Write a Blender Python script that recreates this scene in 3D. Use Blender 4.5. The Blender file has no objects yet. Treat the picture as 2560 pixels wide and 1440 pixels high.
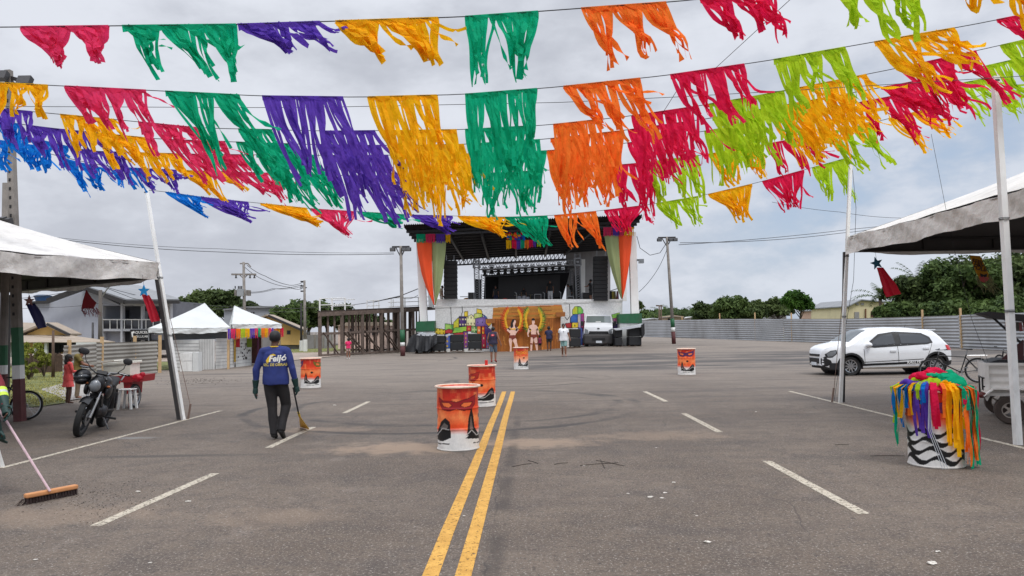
import bpy, bmesh, math, random
import numpy as np
from mathutils import Vector, Matrix, noise as mnoise
from mathutils.bvhtree import BVHTree
R=math.radians; V=Vector
sc=bpy.context.scene; COL=sc.collection
# ---------------- camera, world, sun, exposure ----------------
F=1850.0; CH=1.7; PITCH=math.atan(98.8/F); ROLL=R(-1.0)
CM=Matrix.Rotation(R(90)+PITCH,3,'X')@Matrix.Rotation(ROLL,3,'Z')
cam=bpy.data.objects.new('camera',bpy.data.cameras.new('camera')); COL.objects.link(cam); sc.camera=cam
cam.data.sensor_width=36; cam.data.lens=F/2560*36; cam.data.clip_end=3000; cam.data.clip_start=.05
cam.matrix_world=Matrix.Translation((0,0,CH))@CM.to_4x4()
sc.render.resolution_x=1024; sc.render.resolution_y=576
sc.view_settings.view_transform='Standard'; sc.view_settings.look='None'; sc.view_settings.exposure=.12; sc.view_settings.gamma=1
def DIR(px,py): return CM@V(((px-1280)/F,(720-py)/F,-1))
def P(px,py,D):
    d=DIR(px,py); return V((0,0,CH))+d*(D/d.y)
def G(px,py,z=0.0):
    d=DIR(px,py); return V((0,0,CH))+d*((z-CH)/d.z)
def sm(t): t=max(0,min(1,t)); return t*t*(3-2*t)
def GZ(x,y): return .28*sm((x)/6)*sm((y-46)/7)*(1-sm((x-14)/12))
def lin(c): return c/12.92 if c<=.04045 else ((c+.055)/1.055)**2.4
def C(r,g,b): return (lin(r/255),lin(g/255),lin(b/255),1)
SUN_EL=R(58); SUN_AZ=R(150)      # azimuth clockwise from +Y (behind the camera, right)
w=bpy.data.worlds.new("World"); sc.world=w; w.use_nodes=True
def world():
    nt=w.node_tree; N=nt.nodes; L=nt.links; N.clear()
    out=N.new('ShaderNodeOutputWorld'); bg=N.new('ShaderNodeBackground'); bg.inputs[1].default_value=.1
    L.new(bg.outputs[0],out.inputs[0])
    sky=N.new('ShaderNodeTexSky'); sky.sky_type='NISHITA'; sky.sun_disc=False; sky.sun_elevation=SUN_EL; sky.sun_rotation=SUN_AZ
    sky.air_density=1.0; sky.dust_density=1.5
    tc=N.new('ShaderNodeTexCoord'); sep=N.new('ShaderNodeSeparateXYZ'); L.new(tc.outputs['Generated'],sep.inputs[0])
    def math_(op,a,b=None,c=None):
        n=N.new('ShaderNodeMath'); n.operation=op
        for i,x in enumerate((a,b,c)):
            if x is None: continue
            if isinstance(x,(int,float)): n.inputs[i].default_value=x
            else: L.new(x,n.inputs[i])
        return n.outputs[0]
    def mr(v,a,b,c,d,t='SMOOTHSTEP'):
        n=N.new('ShaderNodeMapRange'); n.interpolation_type=t; L.new(v,n.inputs[0])
        for i,x in enumerate((a,b,c,d)): n.inputs[i+1].default_value=x
        return n.outputs[0]
    def nz(scale,det,rough,off,zs):
        mp=N.new('ShaderNodeMapping'); L.new(tc.outputs['Generated'],mp.inputs[0]); mp.inputs['Scale'].default_value=(1,1,zs); mp.inputs['Location'].default_value=off
        n=N.new('ShaderNodeTexNoise'); n.inputs['Scale'].default_value=scale; n.inputs['Detail'].default_value=det; n.inputs['Roughness'].default_value=rough
        L.new(mp.outputs[0],n.inputs[0]); return n.outputs[0]
    X,Y,Z=sep.outputs
    n1=nz(3.2,6,.55,(3.1,0,1.2),2.2); n2=nz(9,8,.6,(0,5,2),2.0)
    nn=math_('ADD',math_('MULTIPLY',n1,.7),math_('MULTIPLY',n2,.3))
    # dark band of cloud low on the left, lighter centre, thin blue gap on the right
    darkL=math_('MULTIPLY',mr(X,-.15,-.5,0,1),mr(Z,.30,.05,0,1))
    dark=mr(math_('SUBTRACT',nn,math_('MULTIPLY',darkL,.10)),.36,.60,1,0)
    mixc=N.new('ShaderNodeMix'); mixc.data_type='RGBA'
    L.new(dark,mixc.inputs['Factor']); mixc.inputs['A'].default_value=(7.0,7.3,8.0,1); mixc.inputs['B'].default_value=(4.9,5.15,5.8,1)
    blue=math_('MULTIPLY',mr(X,.08,.42,0,1),mr(nn,.42,.56,1,.25))
    blue=math_('MULTIPLY',blue,mr(Z,.36,.16,.15,1))
    tint=N.new('ShaderNodeMix'); tint.data_type='RGBA'; tint.blend_type='MIX'
    sk=N.new('ShaderNodeMix'); sk.data_type='RGBA'; sk.inputs['Factor'].default_value=.72
    L.new(sky.outputs[0],sk.inputs['A']); sk.inputs['B'].default_value=(4.6,5.6,7.2,1)
    L.new(blue,tint.inputs['Factor']); L.new(mixc.outputs['Result'],tint.inputs['A']); L.new(sk.outputs['Result'],tint.inputs['B'])
    # an overcast sky is brightest overhead
    zen=mr(Z,.38,.9,1,2.9)
    mul=N.new('ShaderNodeVectorMath'); mul.operation='SCALE'; L.new(tint.outputs['Result'],mul.inputs[0]); L.new(zen,mul.inputs['Scale'])
    L.new(mul.outputs[0],bg.inputs[0])
world()
sun=bpy.data.objects.new('sun',bpy.data.lights.new('sun','SUN')); COL.objects.link(sun)
sun.data.energy=1.3; sun.data.angle=R(14); sun.data.color=(1,.96,.9)
sd=V((math.sin(SUN_AZ)*math.cos(SUN_EL),math.cos(SUN_AZ)*math.cos(SUN_EL),math.sin(SUN_EL)))
sun.rotation_euler=sd.to_track_quat('Z','Y').to_euler()
# ---------------- materials ----------------
MC={}
def mat(name,col,rough=.7,var=.12,vs=3.0,bump=0,bs=60,metal=0,trans=0,spec=.5,dirt=0,emit=0,bd=.01):
    if name in MC: return MC[name]
    m=bpy.data.materials.new(name); m.use_nodes=True; nt=m.node_tree; N=nt.nodes; L=nt.links
    b=N['Principled BSDF']; b.inputs['Roughness'].default_value=rough; b.inputs['Metallic'].default_value=metal
    b.inputs['Specular IOR Level'].default_value=spec
    tc=N.new('ShaderNodeTexCoord')
    n=N.new('ShaderNodeTexNoise'); n.inputs['Scale'].default_value=vs; n.inputs['Detail'].default_value=5; n.inputs['Roughness'].default_value=.6
    L.new(tc.outputs['Object'],n.inputs[0])
    cr=N.new('ShaderNodeMapRange'); cr.inputs[1].default_value=.3; cr.inputs[2].default_value=.7; cr.inputs[3].default_value=1-var; cr.inputs[4].default_value=1+var
    L.new(n.outputs[0],cr.inputs[0])
    sv=N.new('ShaderNodeVectorMath'); sv.operation='SCALE'; sv.inputs[0].default_value=col[:3]; L.new(cr.outputs[0],sv.inputs['Scale'])
    o=sv.outputs[0]
    if dirt:
        n2=N.new('ShaderNodeTexNoise'); n2.inputs['Scale'].default_value=vs*.7; n2.inputs['Detail'].default_value=9; n2.inputs['Roughness'].default_value=.7
        mp=N.new('ShaderNodeMapping'); mp.inputs['Scale'].default_value=(1,1,.35); mp.inputs['Location'].default_value=(4,3,9); L.new(tc.outputs['Object'],mp.inputs[0]); L.new(mp.outputs[0],n2.inputs[0])
        r2=N.new('ShaderNodeMapRange'); r2.inputs[1].default_value=.5; r2.inputs[2].default_value=.72; r2.inputs[3].default_value=0; r2.inputs[4].default_value=dirt; L.new(n2.outputs[0],r2.inputs[0])
        mx=N.new('ShaderNodeMix'); mx.data_type='RGBA'; L.new(r2.outputs[0],mx.inputs['Factor']); L.new(o,mx.inputs['A']); mx.inputs['B'].default_value=(.09,.075,.06,1); o=mx.outputs['Result']
    L.new(o,b.inputs['Base Color'])
    if bump:
        n3=N.new('ShaderNodeTexNoise'); n3.inputs['Scale'].default_value=bs; n3.inputs['Detail'].default_value=4; L.new(tc.outputs['Object'],n3.inputs[0])
        bp=N.new('ShaderNodeBump'); bp.inputs['Strength'].default_value=bump; bp.inputs['Distance'].default_value=bd; L.new(n3.outputs[0],bp.inputs['Height']); L.new(bp.outputs[0],b.inputs['Normal'])
    if trans:
        t=N.new('ShaderNodeBsdfTranslucent'); L.new(o,t.inputs[0]); ms=N.new('ShaderNodeMixShader'); ms.inputs[0].default_value=trans
        L.new(b.outputs[0],ms.inputs[1]); L.new(t.outputs[0],ms.inputs[2]); L.new(ms.outputs[0],N['Material Output'].inputs[0])
    MC[name]=m; return m
def glass(name,col=(.02,.025,.03,1),rough=.06):
    m=mat(name,col,rough,var=.02,spec=.8); return m
def attr_mat(name,rough=.6,bump=0,bs=30,spec=.4):
    if name in MC: return MC[name]
    m=bpy.data.materials.new(name); m.use_nodes=True; nt=m.node_tree; N=nt.nodes; L=nt.links
    b=N['Principled BSDF']; b.inputs['Roughness'].default_value=rough; b.inputs['Specular IOR Level'].default_value=spec
    a=N.new('ShaderNodeAttribute'); a.attribute_name='Col'
    tc=N.new('ShaderNodeTexCoord'); n=N.new('ShaderNodeTexNoise'); n.inputs['Scale'].default_value=bs*.3; n.inputs['Detail'].default_value=6; L.new(tc.outputs['Object'],n.inputs[0])
    cr=N.new('ShaderNodeMapRange'); cr.inputs[1].default_value=.3; cr.inputs[2].default_value=.7; cr.inputs[3].default_value=.88; cr.inputs[4].default_value=1.08; L.new(n.outputs[0],cr.inputs[0])
    sv=N.new('ShaderNodeVectorMath'); sv.operation='SCALE'; L.new(a.outputs['Color'],sv.inputs[0]); L.new(cr.outputs[0],sv.inputs['Scale'])
    L.new(sv.outputs[0],b.inputs['Base Color'])
    if bump:
        bp=N.new('ShaderNodeBump'); bp.inputs['Strength'].default_value=bump; bp.inputs['Distance'].default_value=.01; L.new(n.outputs[0],bp.inputs['Height']); L.new(bp.outputs[0],b.inputs['Normal'])
    MC[name]=m; return m
WHITE=mat('white_paint',C(225,225,222),.6,.06,4,dirt=.35); WHITE2=mat('white_board',C(205,207,205),.7,.08,2,dirt=.3)
BLACK=mat('black_matt',C(22,22,25),.6,.2,6); DARK=mat('dark_steel',C(48,46,46),.5,.2,8); RUBBER=mat('rubber',C(28,28,28),.8,.2,20)
STEEL=mat('steel',C(150,152,155),.35,.1,8,metal=.8); ALU=mat('aluminium',C(150,152,156),.4,.08,8,metal=.3)
CONC=mat('concrete',C(132,126,120),.9,.25,3,bump=.3,dirt=.5); GREENP=mat('green_paint',C(30,92,58),.6,.15,4,dirt=.4); MAROON=mat('maroon_paint',C(88,42,44),.7,.2,4,dirt=.4)
WOODD=mat('weathered_wood',C(92,74,62),.9,.3,6,bump=.3); WOODL=mat('pale_wood',C(190,160,120),.85,.2,6)
SKIN=mat('brown_skin',C(128,86,64),.55,.08,8); SKIND=mat('dark_brown_skin',C(88,58,44),.55,.08,8); HAIR=mat('black_hair',C(20,17,16),.6,.3,30,bump=.5,bs=90)
GLASS=glass('dark_glass'); WIRE=mat('wire',C(40,40,42),.6,.05)
# ---------------- object helpers ----------------
WM={}
def setp(o,label,cat,group,kind):
    if label: o['label']=label
    if cat: o['category']=cat
    if group: o['group']=group
    if kind: o['kind']=kind
def thing(name,label,cat,loc=(0,0,0),rz=0,group=None,scale=1):
    o=bpy.data.objects.new(name,None); COL.objects.link(o); o.empty_display_size=.2
    o.location=loc; o.rotation_euler=(0,0,rz); o.scale=(scale,)*3 if not isinstance(scale,tuple) else scale
    WM[o.name]=Matrix.LocRotScale(V(loc),Matrix.Rotation(rz,3,'Z'),V(o.scale)); setp(o,label,cat,group,None); return o
def link(name,me,m,parent=None,world=True,label=None,cat=None,group=None,kind=None,loc=None,smooth=False):
    if m: me.materials.append(m)
    if parent is not None:
        if world: me.transform(WM[parent.name].inverted())
    elif loc is not None: me.transform(Matrix.Translation(-V(loc)))
    o=bpy.data.objects.new(name,me); COL.objects.link(o)
    if parent is not None: o.parent=parent; WM[o.name]=WM[parent.name]
    else:
        if loc is not None: o.location=loc
        WM[o.name]=Matrix.Translation(o.location)
    if smooth: me.shade_smooth()
    setp(o,label,cat,group,kind); return o
def frame(d,up=V((0,0,1))):
    d=d.normalized()
    if abs(d.dot(up))>.99: up=V((0,1,0))
    s=d.cross(up).normalized(); u=s.cross(d).normalized(); return d,s,u
class MB:
    def __init__(s): s.v=[]; s.f=[]
    def add(s,vs,fs):
        n=len(s.v); s.v+=[tuple(x) for x in vs]; s.f+=[tuple(i+n for i in f) for f in fs]; return s
    def box(s,c,d,rz=0,rx=0,ry=0,taper=1):
        M=Matrix.Rotation(rz,3,'Z')@Matrix.Rotation(ry,3,'Y')@Matrix.Rotation(rx,3,'X'); c=V(c)
        vs=[c+M@V((x*d[0]/2*(taper if z>0 else 1),y*d[1]/2*(taper if z>0 else 1),z*d[2]/2)) for z in(-1,1) for x,y in((-1,-1),(1,-1),(1,1),(-1,1))]
        return s.add(vs,[(0,3,2,1),(4,5,6,7),(0,1,5,4),(1,2,6,5),(2,3,7,6),(3,0,4,7)])
    def beam(s,p,q,w,h=None,up=V((0,0,1)),w2=None):
        p=V(p);q=V(q);h=h or w; d,sd,u=frame(q-p,up); w2=w2 or w; h2=h*w2/w
        vs=[a+sd*x*ww/2+u*y*hh/2 for a,ww,hh in((p,w,h),(q,w2,h2)) for x,y in((-1,-1),(1,-1),(1,1),(-1,1))]
        return s.add(vs,[(0,3,2,1),(4,5,6,7),(0,1,5,4),(1,2,6,5),(2,3,7,6),(3,0,4,7)])
    def tube(s,pts,r,n=8,cap=True,flat=1):
        pts=[V(p) for p in pts]; rs=r if isinstance(r,(list,tuple)) else [r]*len(pts); vs=[];fs=[]; up=V((0,0,1)); ps=None
        for i,p in enumerate(pts):
            d=(pts[min(i+1,len(pts)-1)]-pts[max(i-1,0)])
            if d.length<1e-9: d=V((0,0,1))
            d.normalize()
            if ps is None: _,sd,u=frame(d)
            else:
                sd=(ps-d*ps.dot(d)); sd=sd.normalized() if sd.length>1e-6 else frame(d)[1]; u=sd.cross(d).normalized()
            ps=sd
            for k in range(n):
                a=2*math.pi*k/n; vs.append(p+(sd*math.cos(a)+u*math.sin(a)*flat)*rs[i])
        for i in range(len(pts)-1):
            for k in range(n): a=i*n+k;b=i*n+(k+1)%n; fs.append((a,b,b+n,a+n))
        if cap: fs.append(tuple(range(n))[::-1]); fs.append(tuple(range(len(vs)-n,len(vs))))
        return s.add(vs,fs)
    def lathe(s,c,prof,n=24,axis='Z',cap=False):
        c=V(c); vs=[];fs=[]; m=len(prof)
        for k in range(n):
            a=2*math.pi*k/n
            for r,z in prof:
                x,y=r*math.cos(a),r*math.sin(a)
                vs.append(c+(V((x,y,z)) if axis=='Z' else V((x,z,y)) if axis=='Y' else V((z,x,y))))
        for k in range(n):
            for i in range(m-1):
                a=k*m+i;b=((k+1)%n)*m+i; fs.append((a,b,b+1,a+1))
        return s.add(vs,fs)
    def ell(s,c,r,n=12,m=8,M=None):
        c=V(c); r=V(r) if not isinstance(r,(int,float)) else V((r,r,r)); vs=[];fs=[]
        for i in range(m+1):
            ph=math.pi*i/m
            for k in range(n):
                a=2*math.pi*k/n; v=V((math.sin(ph)*math.cos(a)*r.x,math.sin(ph)*math.sin(a)*r.y,math.cos(ph)*r.z)); vs.append(c+(M@v if M else v))
        for i in range(m):
            for k in range(n): a=i*n+k;b=i*n+(k+1)%n; fs.append((a,a+n,b+n,b))
        return s.add(vs,fs)
    def prism(s,pts,off):
        off=V(off); n=len(pts); pts=[V(p) for p in pts]
        return s.add(pts+[p+off for p in pts],[tuple(range(n)),tuple(range(2*n-1,n-1,-1))]+[(i,i+n,(i+1)%n+n,(i+1)%n) for i in range(n)])
    def ppoly(s,pp,D,th=.03): return s.prism([P(x,y,D) for x,y in pp],(0,th,0))
    def pbox(s,x0,y0,x1,y1,D,th): return s.ppoly([(x0,y0),(x1,y0),(x1,y1),(x0,y1)],D,th)
    def torus(s,c,R_,r,n=32,m=8,axis='Y',flat=1):
        return s.lathe(c,[(R_+r*math.cos(2*math.pi*k/m),flat*r*math.sin(2*math.pi*k/m)) for k in range(m+1)],n,axis)
    def truss(s,p,q,sz,bay,r=.025,rd=.012,up=V((0,0,1))):
        p=V(p);q=V(q); d,sd,u=frame(q-p,up); L=(q-p).length; nb=max(1,round(L/bay)); cs=[(-1,-1),(1,-1),(1,1),(-1,1)]
        for x,y in cs: o=(sd*x+u*y)*sz/2; s.tube([p+o,q+o],r,4)
        for k in range(4):
            a=(sd*cs[k][0]+u*cs[k][1])*sz/2; b=(sd*cs[(k+1)%4][0]+u*cs[(k+1)%4][1])*sz/2
            for i in range(nb):
                t0=p+(q-p)*i/nb;tm=p+(q-p)*(i+.5)/nb;t1=p+(q-p)*(i+1)/nb
                s.tube([t0+a,tm+b],rd,4,False); s.tube([tm+b,t1+a],rd,4,False)
        return s
    def mesh(s,name='m',fix=True):
        me=bpy.data.meshes.new(name); me.from_pydata(s.v,[],s.f); 
        if fix:
            bm=bmesh.new(); bm.from_mesh(me); bmesh.ops.recalc_face_normals(bm,faces=bm.faces); bm.to_mesh(me); bm.free()
        return me
    def build(s,name,m,parent=None,fix=True,**k): return link(name,s.mesh(name,fix),m,parent,**k)
def bevel(o,w,seg=2,ang=35):
    b=o.modifiers.new('b','BEVEL'); b.width=w; b.segments=seg; b.limit_method='ANGLE'; b.angle_limit=R(ang); return o
def text(name,body,size,m,parent=None,M=None,ext=.004,bold=.0,shear=0,sx=1,align='CENTER',world=True,**k):
    cu=bpy.data.curves.new(name,'FONT'); cu.body=body; cu.size=size; cu.extrude=ext; cu.align_x=align; cu.align_y='CENTER'; cu.offset=bold; cu.shear=shear; cu.resolution_u=3
    t=bpy.data.objects.new('t',cu); COL.objects.link(t); dg=bpy.context.evaluated_depsgraph_get()
    me=bpy.data.meshes.new_from_object(t.evaluated_get(dg)); bpy.data.objects.remove(t)
    me.materials.clear(); me.transform(Matrix.Diagonal((sx,1,1,1)))
    if M is not None: me.transform(M)
    return link(name,me,m,parent,world=world,**k)
def facing(loc,rz=0,rx=90): # text matrix: text plane upright, readable from -Y
    return Matrix.Translation(V(loc))@Matrix.Rotation(rz,4,'Z')@Matrix.Rotation(R(rx),4,'X')
class Canvas:
    def __init__(s,x0,y0,x1,y1,nx,ny,col):
        s.x=np.linspace(x0,x1,nx); s.y=np.linspace(y0,y1,ny); s.X,s.Y=np.meshgrid(s.x,s.y); s.a=np.zeros((ny,nx,3)); s.a[:]=col[:3]; s.nx=nx;s.ny=ny
    def blend(s,m,col):
        m=np.clip(m,0,1)[...,None]; s.a=s.a*(1-m)+np.array(col[:3])*m
    def poly(s,pts,col,a=1):
        ins=np.zeros(s.X.shape,bool); n=len(pts)
        for i in range(n):
            x1,y1=pts[i];x2,y2=pts[(i+1)%n]
            if y1==y2: continue
            c=((y1>s.Y)!=(y2>s.Y))&(s.X<(x2-x1)*(s.Y-y1)/(y2-y1)+x1); ins^=c
        s.blend(ins*a,col)
    def line(s,pts,w,col,closed=False,sy=1,soft=0):
        if closed: pts=list(pts)+[pts[0]]
        d=np.full(s.X.shape,1e9)
        for (x1,y1),(x2,y2) in zip(pts,pts[1:]):
            dx,dy=x2-x1,(y2-y1)*sy; L=dx*dx+dy*dy+1e-9; t=np.clip(((s.X-x1)*dx+(s.Y-y1)*sy*dy)/L,0,1)
            d=np.minimum(d,np.hypot(s.X-x1-t*dx,(s.Y-y1)*sy-t*dy))
        s.blend(np.clip((w/2+soft-d)/(soft+1e-6),0,1) if soft else (d<w/2)*1.0,col)
    def circ(s,cx,cy,rx,ry,col,soft=.0):
        d=np.hypot((s.X-cx)/rx,(s.Y-cy)/ry); s.blend(np.clip((1-d)/soft,0,1) if soft else (d<1)*1.0,col)
    def speck(s,amt,seed=0,k=4):
        rng=np.random.default_rng(seed); g=rng.random((s.ny//k+2,s.nx//k+2)); g=np.kron(g,np.ones((k,k)))[:s.ny,:s.nx]; g=(g+np.roll(g,k//2,0)+np.roll(g,k//2,1))/3
        s.a*= (1+amt*(g-.5)*2)[...,None]
    def build(s,name,fn,m,parent=None,wrap=False,**k):
        vs=[tuple(fn(x,y)) for y in s.y for x in s.x]; nx=s.nx
        fs=[(j*nx+i,j*nx+i+1,(j+1)*nx+i+1,(j+1)*nx+i) for j in range(s.ny-1) for i in range(nx-1)]
        me=bpy.data.meshes.new(name); me.from_pydata(vs,[],fs)
        at=me.color_attributes.new('Col','FLOAT_COLOR','POINT'); arr=np.ones((len(vs),4),np.float32); arr[:,:3]=s.a.reshape(-1,3); at.data.foreach_set('color',arr.ravel())
        return link(name,me,m,parent,**k)
rnd=random.Random(7)
# ---------------- ground ----------------
def ground_mat():
    m=bpy.data.materials.new('asphalt'); m.use_nodes=True; nt=m.node_tree; N=nt.nodes; L=nt.links
    b=N['Principled BSDF']; b.inputs['Roughness'].default_value=.82; b.inputs['Specular IOR Level'].default_value=.35
    tc=N.new('ShaderNodeTexCoord'); sep=N.new('ShaderNodeSeparateXYZ'); L.new(tc.outputs['Object'],sep.inputs[0]); X,Y=sep.outputs[0],sep.outputs[1]
    def M(op,a,b_=None):
        n=N.new('ShaderNodeMath'); n.operation=op
        for i,x in enumerate((a,b_)):
            if x is None: continue
            if isinstance(x,(int,float)): n.inputs[i].default_value=x
            else: L.new(x,n.inputs[i])
        return n.outputs[0]
    def nz(s,d=4,r=.55,sc_=(1,1,1),off=(0,0,0)):
        mp=N.new('ShaderNodeMapping'); L.new(tc.outputs['Object'],mp.inputs[0]); mp.inputs['Scale'].default_value=sc_; mp.inputs['Location'].default_value=off
        n=N.new('ShaderNodeTexNoise'); n.inputs['Scale'].default_value=s; n.inputs['Detail'].default_value=d; n.inputs['Roughness'].default_value=r; L.new(mp.outputs[0],n.inputs[0]); return n.outputs[0]
    def mr(v,a,b_,c,d):
        n=N.new('ShaderNodeMapRange'); n.interpolation_type='SMOOTHSTEP'; L.new(v,n.inputs[0])
        for i,x in enumerate((a,b_,c,d)): n.inputs[i+1].default_value=x
        return n.outputs[0]
    def mix(f,a,bc):
        n=N.new('ShaderNodeMix'); n.data_type='RGBA'
        if isinstance(f,(int,float)): n.inputs['Factor'].default_value=f
        else: L.new(f,n.inputs['Factor'])
        for k,x in(('A',a),('B',bc)):
            if isinstance(x,tuple): n.inputs[k].default_value=x
            else: L.new(x,n.inputs[k])
        return n.outputs['Result']
    big=nz(.35,6,.6); mid=nz(3.5,5,.6); fine=nz(46,4,.8); fine2=nz(19,6,.85,off=(5,5,0))
    base=mix(mr(big,.36,.64,0,1),(.110,.084,.064,1),(.156,.122,.094,1))
    base=mix(M('MULTIPLY',mr(mid,.35,.75,0,1),.5),base,(.068,.055,.049,1)); base=mix(M('MULTIPLY',mr(nz(.9,7,.7,off=(9,2,0)),.5,.66,0,1),.45),base,(.06,.05,.046,1)); base=mix(M('MULTIPLY',mr(nz(1.7,6,.7,off=(1,8,0)),.56,.72,0,1),.4),base,(.24,.20,.17,1))
    # aggregate: pale and dark stones
    base=mix(mr(fine,.54,.64,0,.95),base,(.34,.305,.26,1))
    base=mix(mr(fine2,.52,.62,0,.8),base,(.040,.034,.031,1))
    vo=N.new('ShaderNodeTexVoronoi'); vo.inputs['Scale'].default_value=14; L.new(tc.outputs['Object'],vo.inputs[0])
    base=mix(mr(vo.outputs['Distance'],.03,.13,.8,0),base,(.42,.39,.35,1))
    # plaza far end: grazing-angle brightness mixed into the colour as a paler tone
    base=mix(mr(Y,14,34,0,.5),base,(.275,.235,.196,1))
    # streaks running across, worn dark patches on the far right
    st=nz(1.2,6,.65,(.16,1.5,1),(2,1,0)); base=mix(M('MULTIPLY',mr(Y,9,20,.35,1),mr(st,.47,.66,0,.6)),base,(.072,.060,.055,1))
    def box(x0,x1,y0,y1,fx,fy):
        a=mr(X,x0-fx,x0,0,1); bb=mr(X,x1,x1+fx,1,0); c=mr(Y,y0-fy,y0,0,1); d=mr(Y,y1,y1+fy,1,0); return M('MULTIPLY',M('MULTIPLY',a,bb),M('MULTIPLY',c,d))
    pt=nz(.5,6,.65,(.35,1,1),(7,3,0))
    base=mix(M('MULTIPLY',box(2,26,30,43,5,3),mr(pt,.38,.56,0,.8)),base,(.045,.042,.042,1))
    # sandy dust near the first drum
    def blob(p,rx,ry,nzv,amt):
        dx=M('DIVIDE',M('SUBTRACT',X,p[0]),rx); dy=M('DIVIDE',M('SUBTRACT',Y,p[1]),ry); d=M('SQRT',M('ADD',M('MULTIPLY',dx,dx),M('MULTIPLY',dy,dy)))
        d=M('ADD',d,M('MULTIPLY',M('SUBTRACT',nzv,.5),1.6)); return mr(d,.25,1,amt,0)
    g1=G(1010,1120); g2=G(1340,1108); g3=G(120,1290); g4=G(800,1075)
    for g,rx,ry,a in((g1,1.5,.7,.8),(g2,1.2,.6,.75),(g3,1.4,.5,.3),(g4,1.3,.5,.4),(G(1640,1090),1.6,.7,.35),(G(700,1290),.8,.5,.25)): base=mix(blob(g,rx,ry,mid,a),base,(.30,.22,.155,1))
    g5=G(330,1095); base=mix(blob(g5,.55,.16,nz(6,5,.7),.55),base,(.24,.25,.25,1))
    g6=G(420,1140); base=mix(blob(g6,1.9,.16,mid,.65),base,(.05,.045,.042,1))
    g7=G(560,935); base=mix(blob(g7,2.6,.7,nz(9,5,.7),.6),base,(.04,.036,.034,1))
    # tyre arcs
    for (px,py,r0) in((1290,950,1.9),(1300,952,2.3),(1420,945,1.5),(1150,1010,3.6),(1120,1015,4.2),(1700,900,6.5),(900,900,5.5)):
        g=G(px,py); dx=M('SUBTRACT',X,g[0]); dy=M('SUBTRACT',Y,g[1]); d=M('SQRT',M('ADD',M('MULTIPLY',dx,dx),M('MULTIPLY',dy,dy)))
        k=M('ABSOLUTE',M('SUBTRACT',M('ADD',d,M('MULTIPLY',big,.8)),r0+.4)); base=mix(M('MULTIPLY',mr(k,.03,.16,.7,0),mr(nz(.45,3,.5,off=(px*.01,0,0)),.42,.58,0,1)),base,(.035,.033,.033,1))
    # dark worn band along the right of the yellow line
    a,c=G(1302,1000),G(1228,1440); t_=M('ADD',M('MULTIPLY',M('SUBTRACT',Y,a.y),(c.x-a.x)/(c.y-a.y)),a.x); dd=M('ABSOLUTE',M('SUBTRACT',M('ADD',X,M('MULTIPLY',M('SUBTRACT',mid,.5),.12)),t_))
    base=mix(M('MULTIPLY',M('MULTIPLY',mr(dd,.02,.11,.55,0),mr(Y,13,15,1,0)),mr(nz(1.3,3,.5),.38,.55,.1,1)),base,(.045,.038,.034,1))
    # fine straight-ish cracks
    ck=N.new('ShaderNodeTexVoronoi'); ck.feature='DISTANCE_TO_EDGE'; ck.inputs['Scale'].default_value=.38
    wv=N.new('ShaderNodeMix'); wv.data_type='VECTOR'; wv.inputs['Factor'].default_value=.12; nn=N.new('ShaderNodeTexNoise'); nn.inputs['Scale'].default_value=2.5; nn.inputs['Detail'].default_value=6
    L.new(tc.outputs['Object'],nn.inputs[0]); L.new(tc.outputs['Object'],wv.inputs['A']); L.new(nn.outputs['Color'],wv.inputs['B']); L.new(wv.outputs['Result'],ck.inputs[0])
    base=mix(M('MULTIPLY',mr(ck.outputs['Distance'],.0,.004,.5,0),mr(nz(.8,3,.5,off=(3,3,3)),.45,.6,0,1)),base,(.03,.028,.028,1))
    L.new(base,b.inputs['Base Color'])
    bp=N.new('ShaderNodeBump'); bp.inputs['Strength'].default_value=.55; bp.inputs['Distance'].default_value=.012; L.new(M('ADD',fine,M('MULTIPLY',fine2,.6)),bp.inputs['Height']); L.new(bp.outputs[0],b.inputs['Normal'])
    return m
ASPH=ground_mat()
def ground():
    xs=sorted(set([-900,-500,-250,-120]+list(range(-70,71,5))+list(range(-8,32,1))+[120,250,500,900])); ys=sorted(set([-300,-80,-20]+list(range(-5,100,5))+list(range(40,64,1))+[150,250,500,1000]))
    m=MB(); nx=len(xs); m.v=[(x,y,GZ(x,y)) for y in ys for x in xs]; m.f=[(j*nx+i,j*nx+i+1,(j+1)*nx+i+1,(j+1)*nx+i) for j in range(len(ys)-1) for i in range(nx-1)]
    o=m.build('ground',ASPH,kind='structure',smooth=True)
ground()
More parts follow.
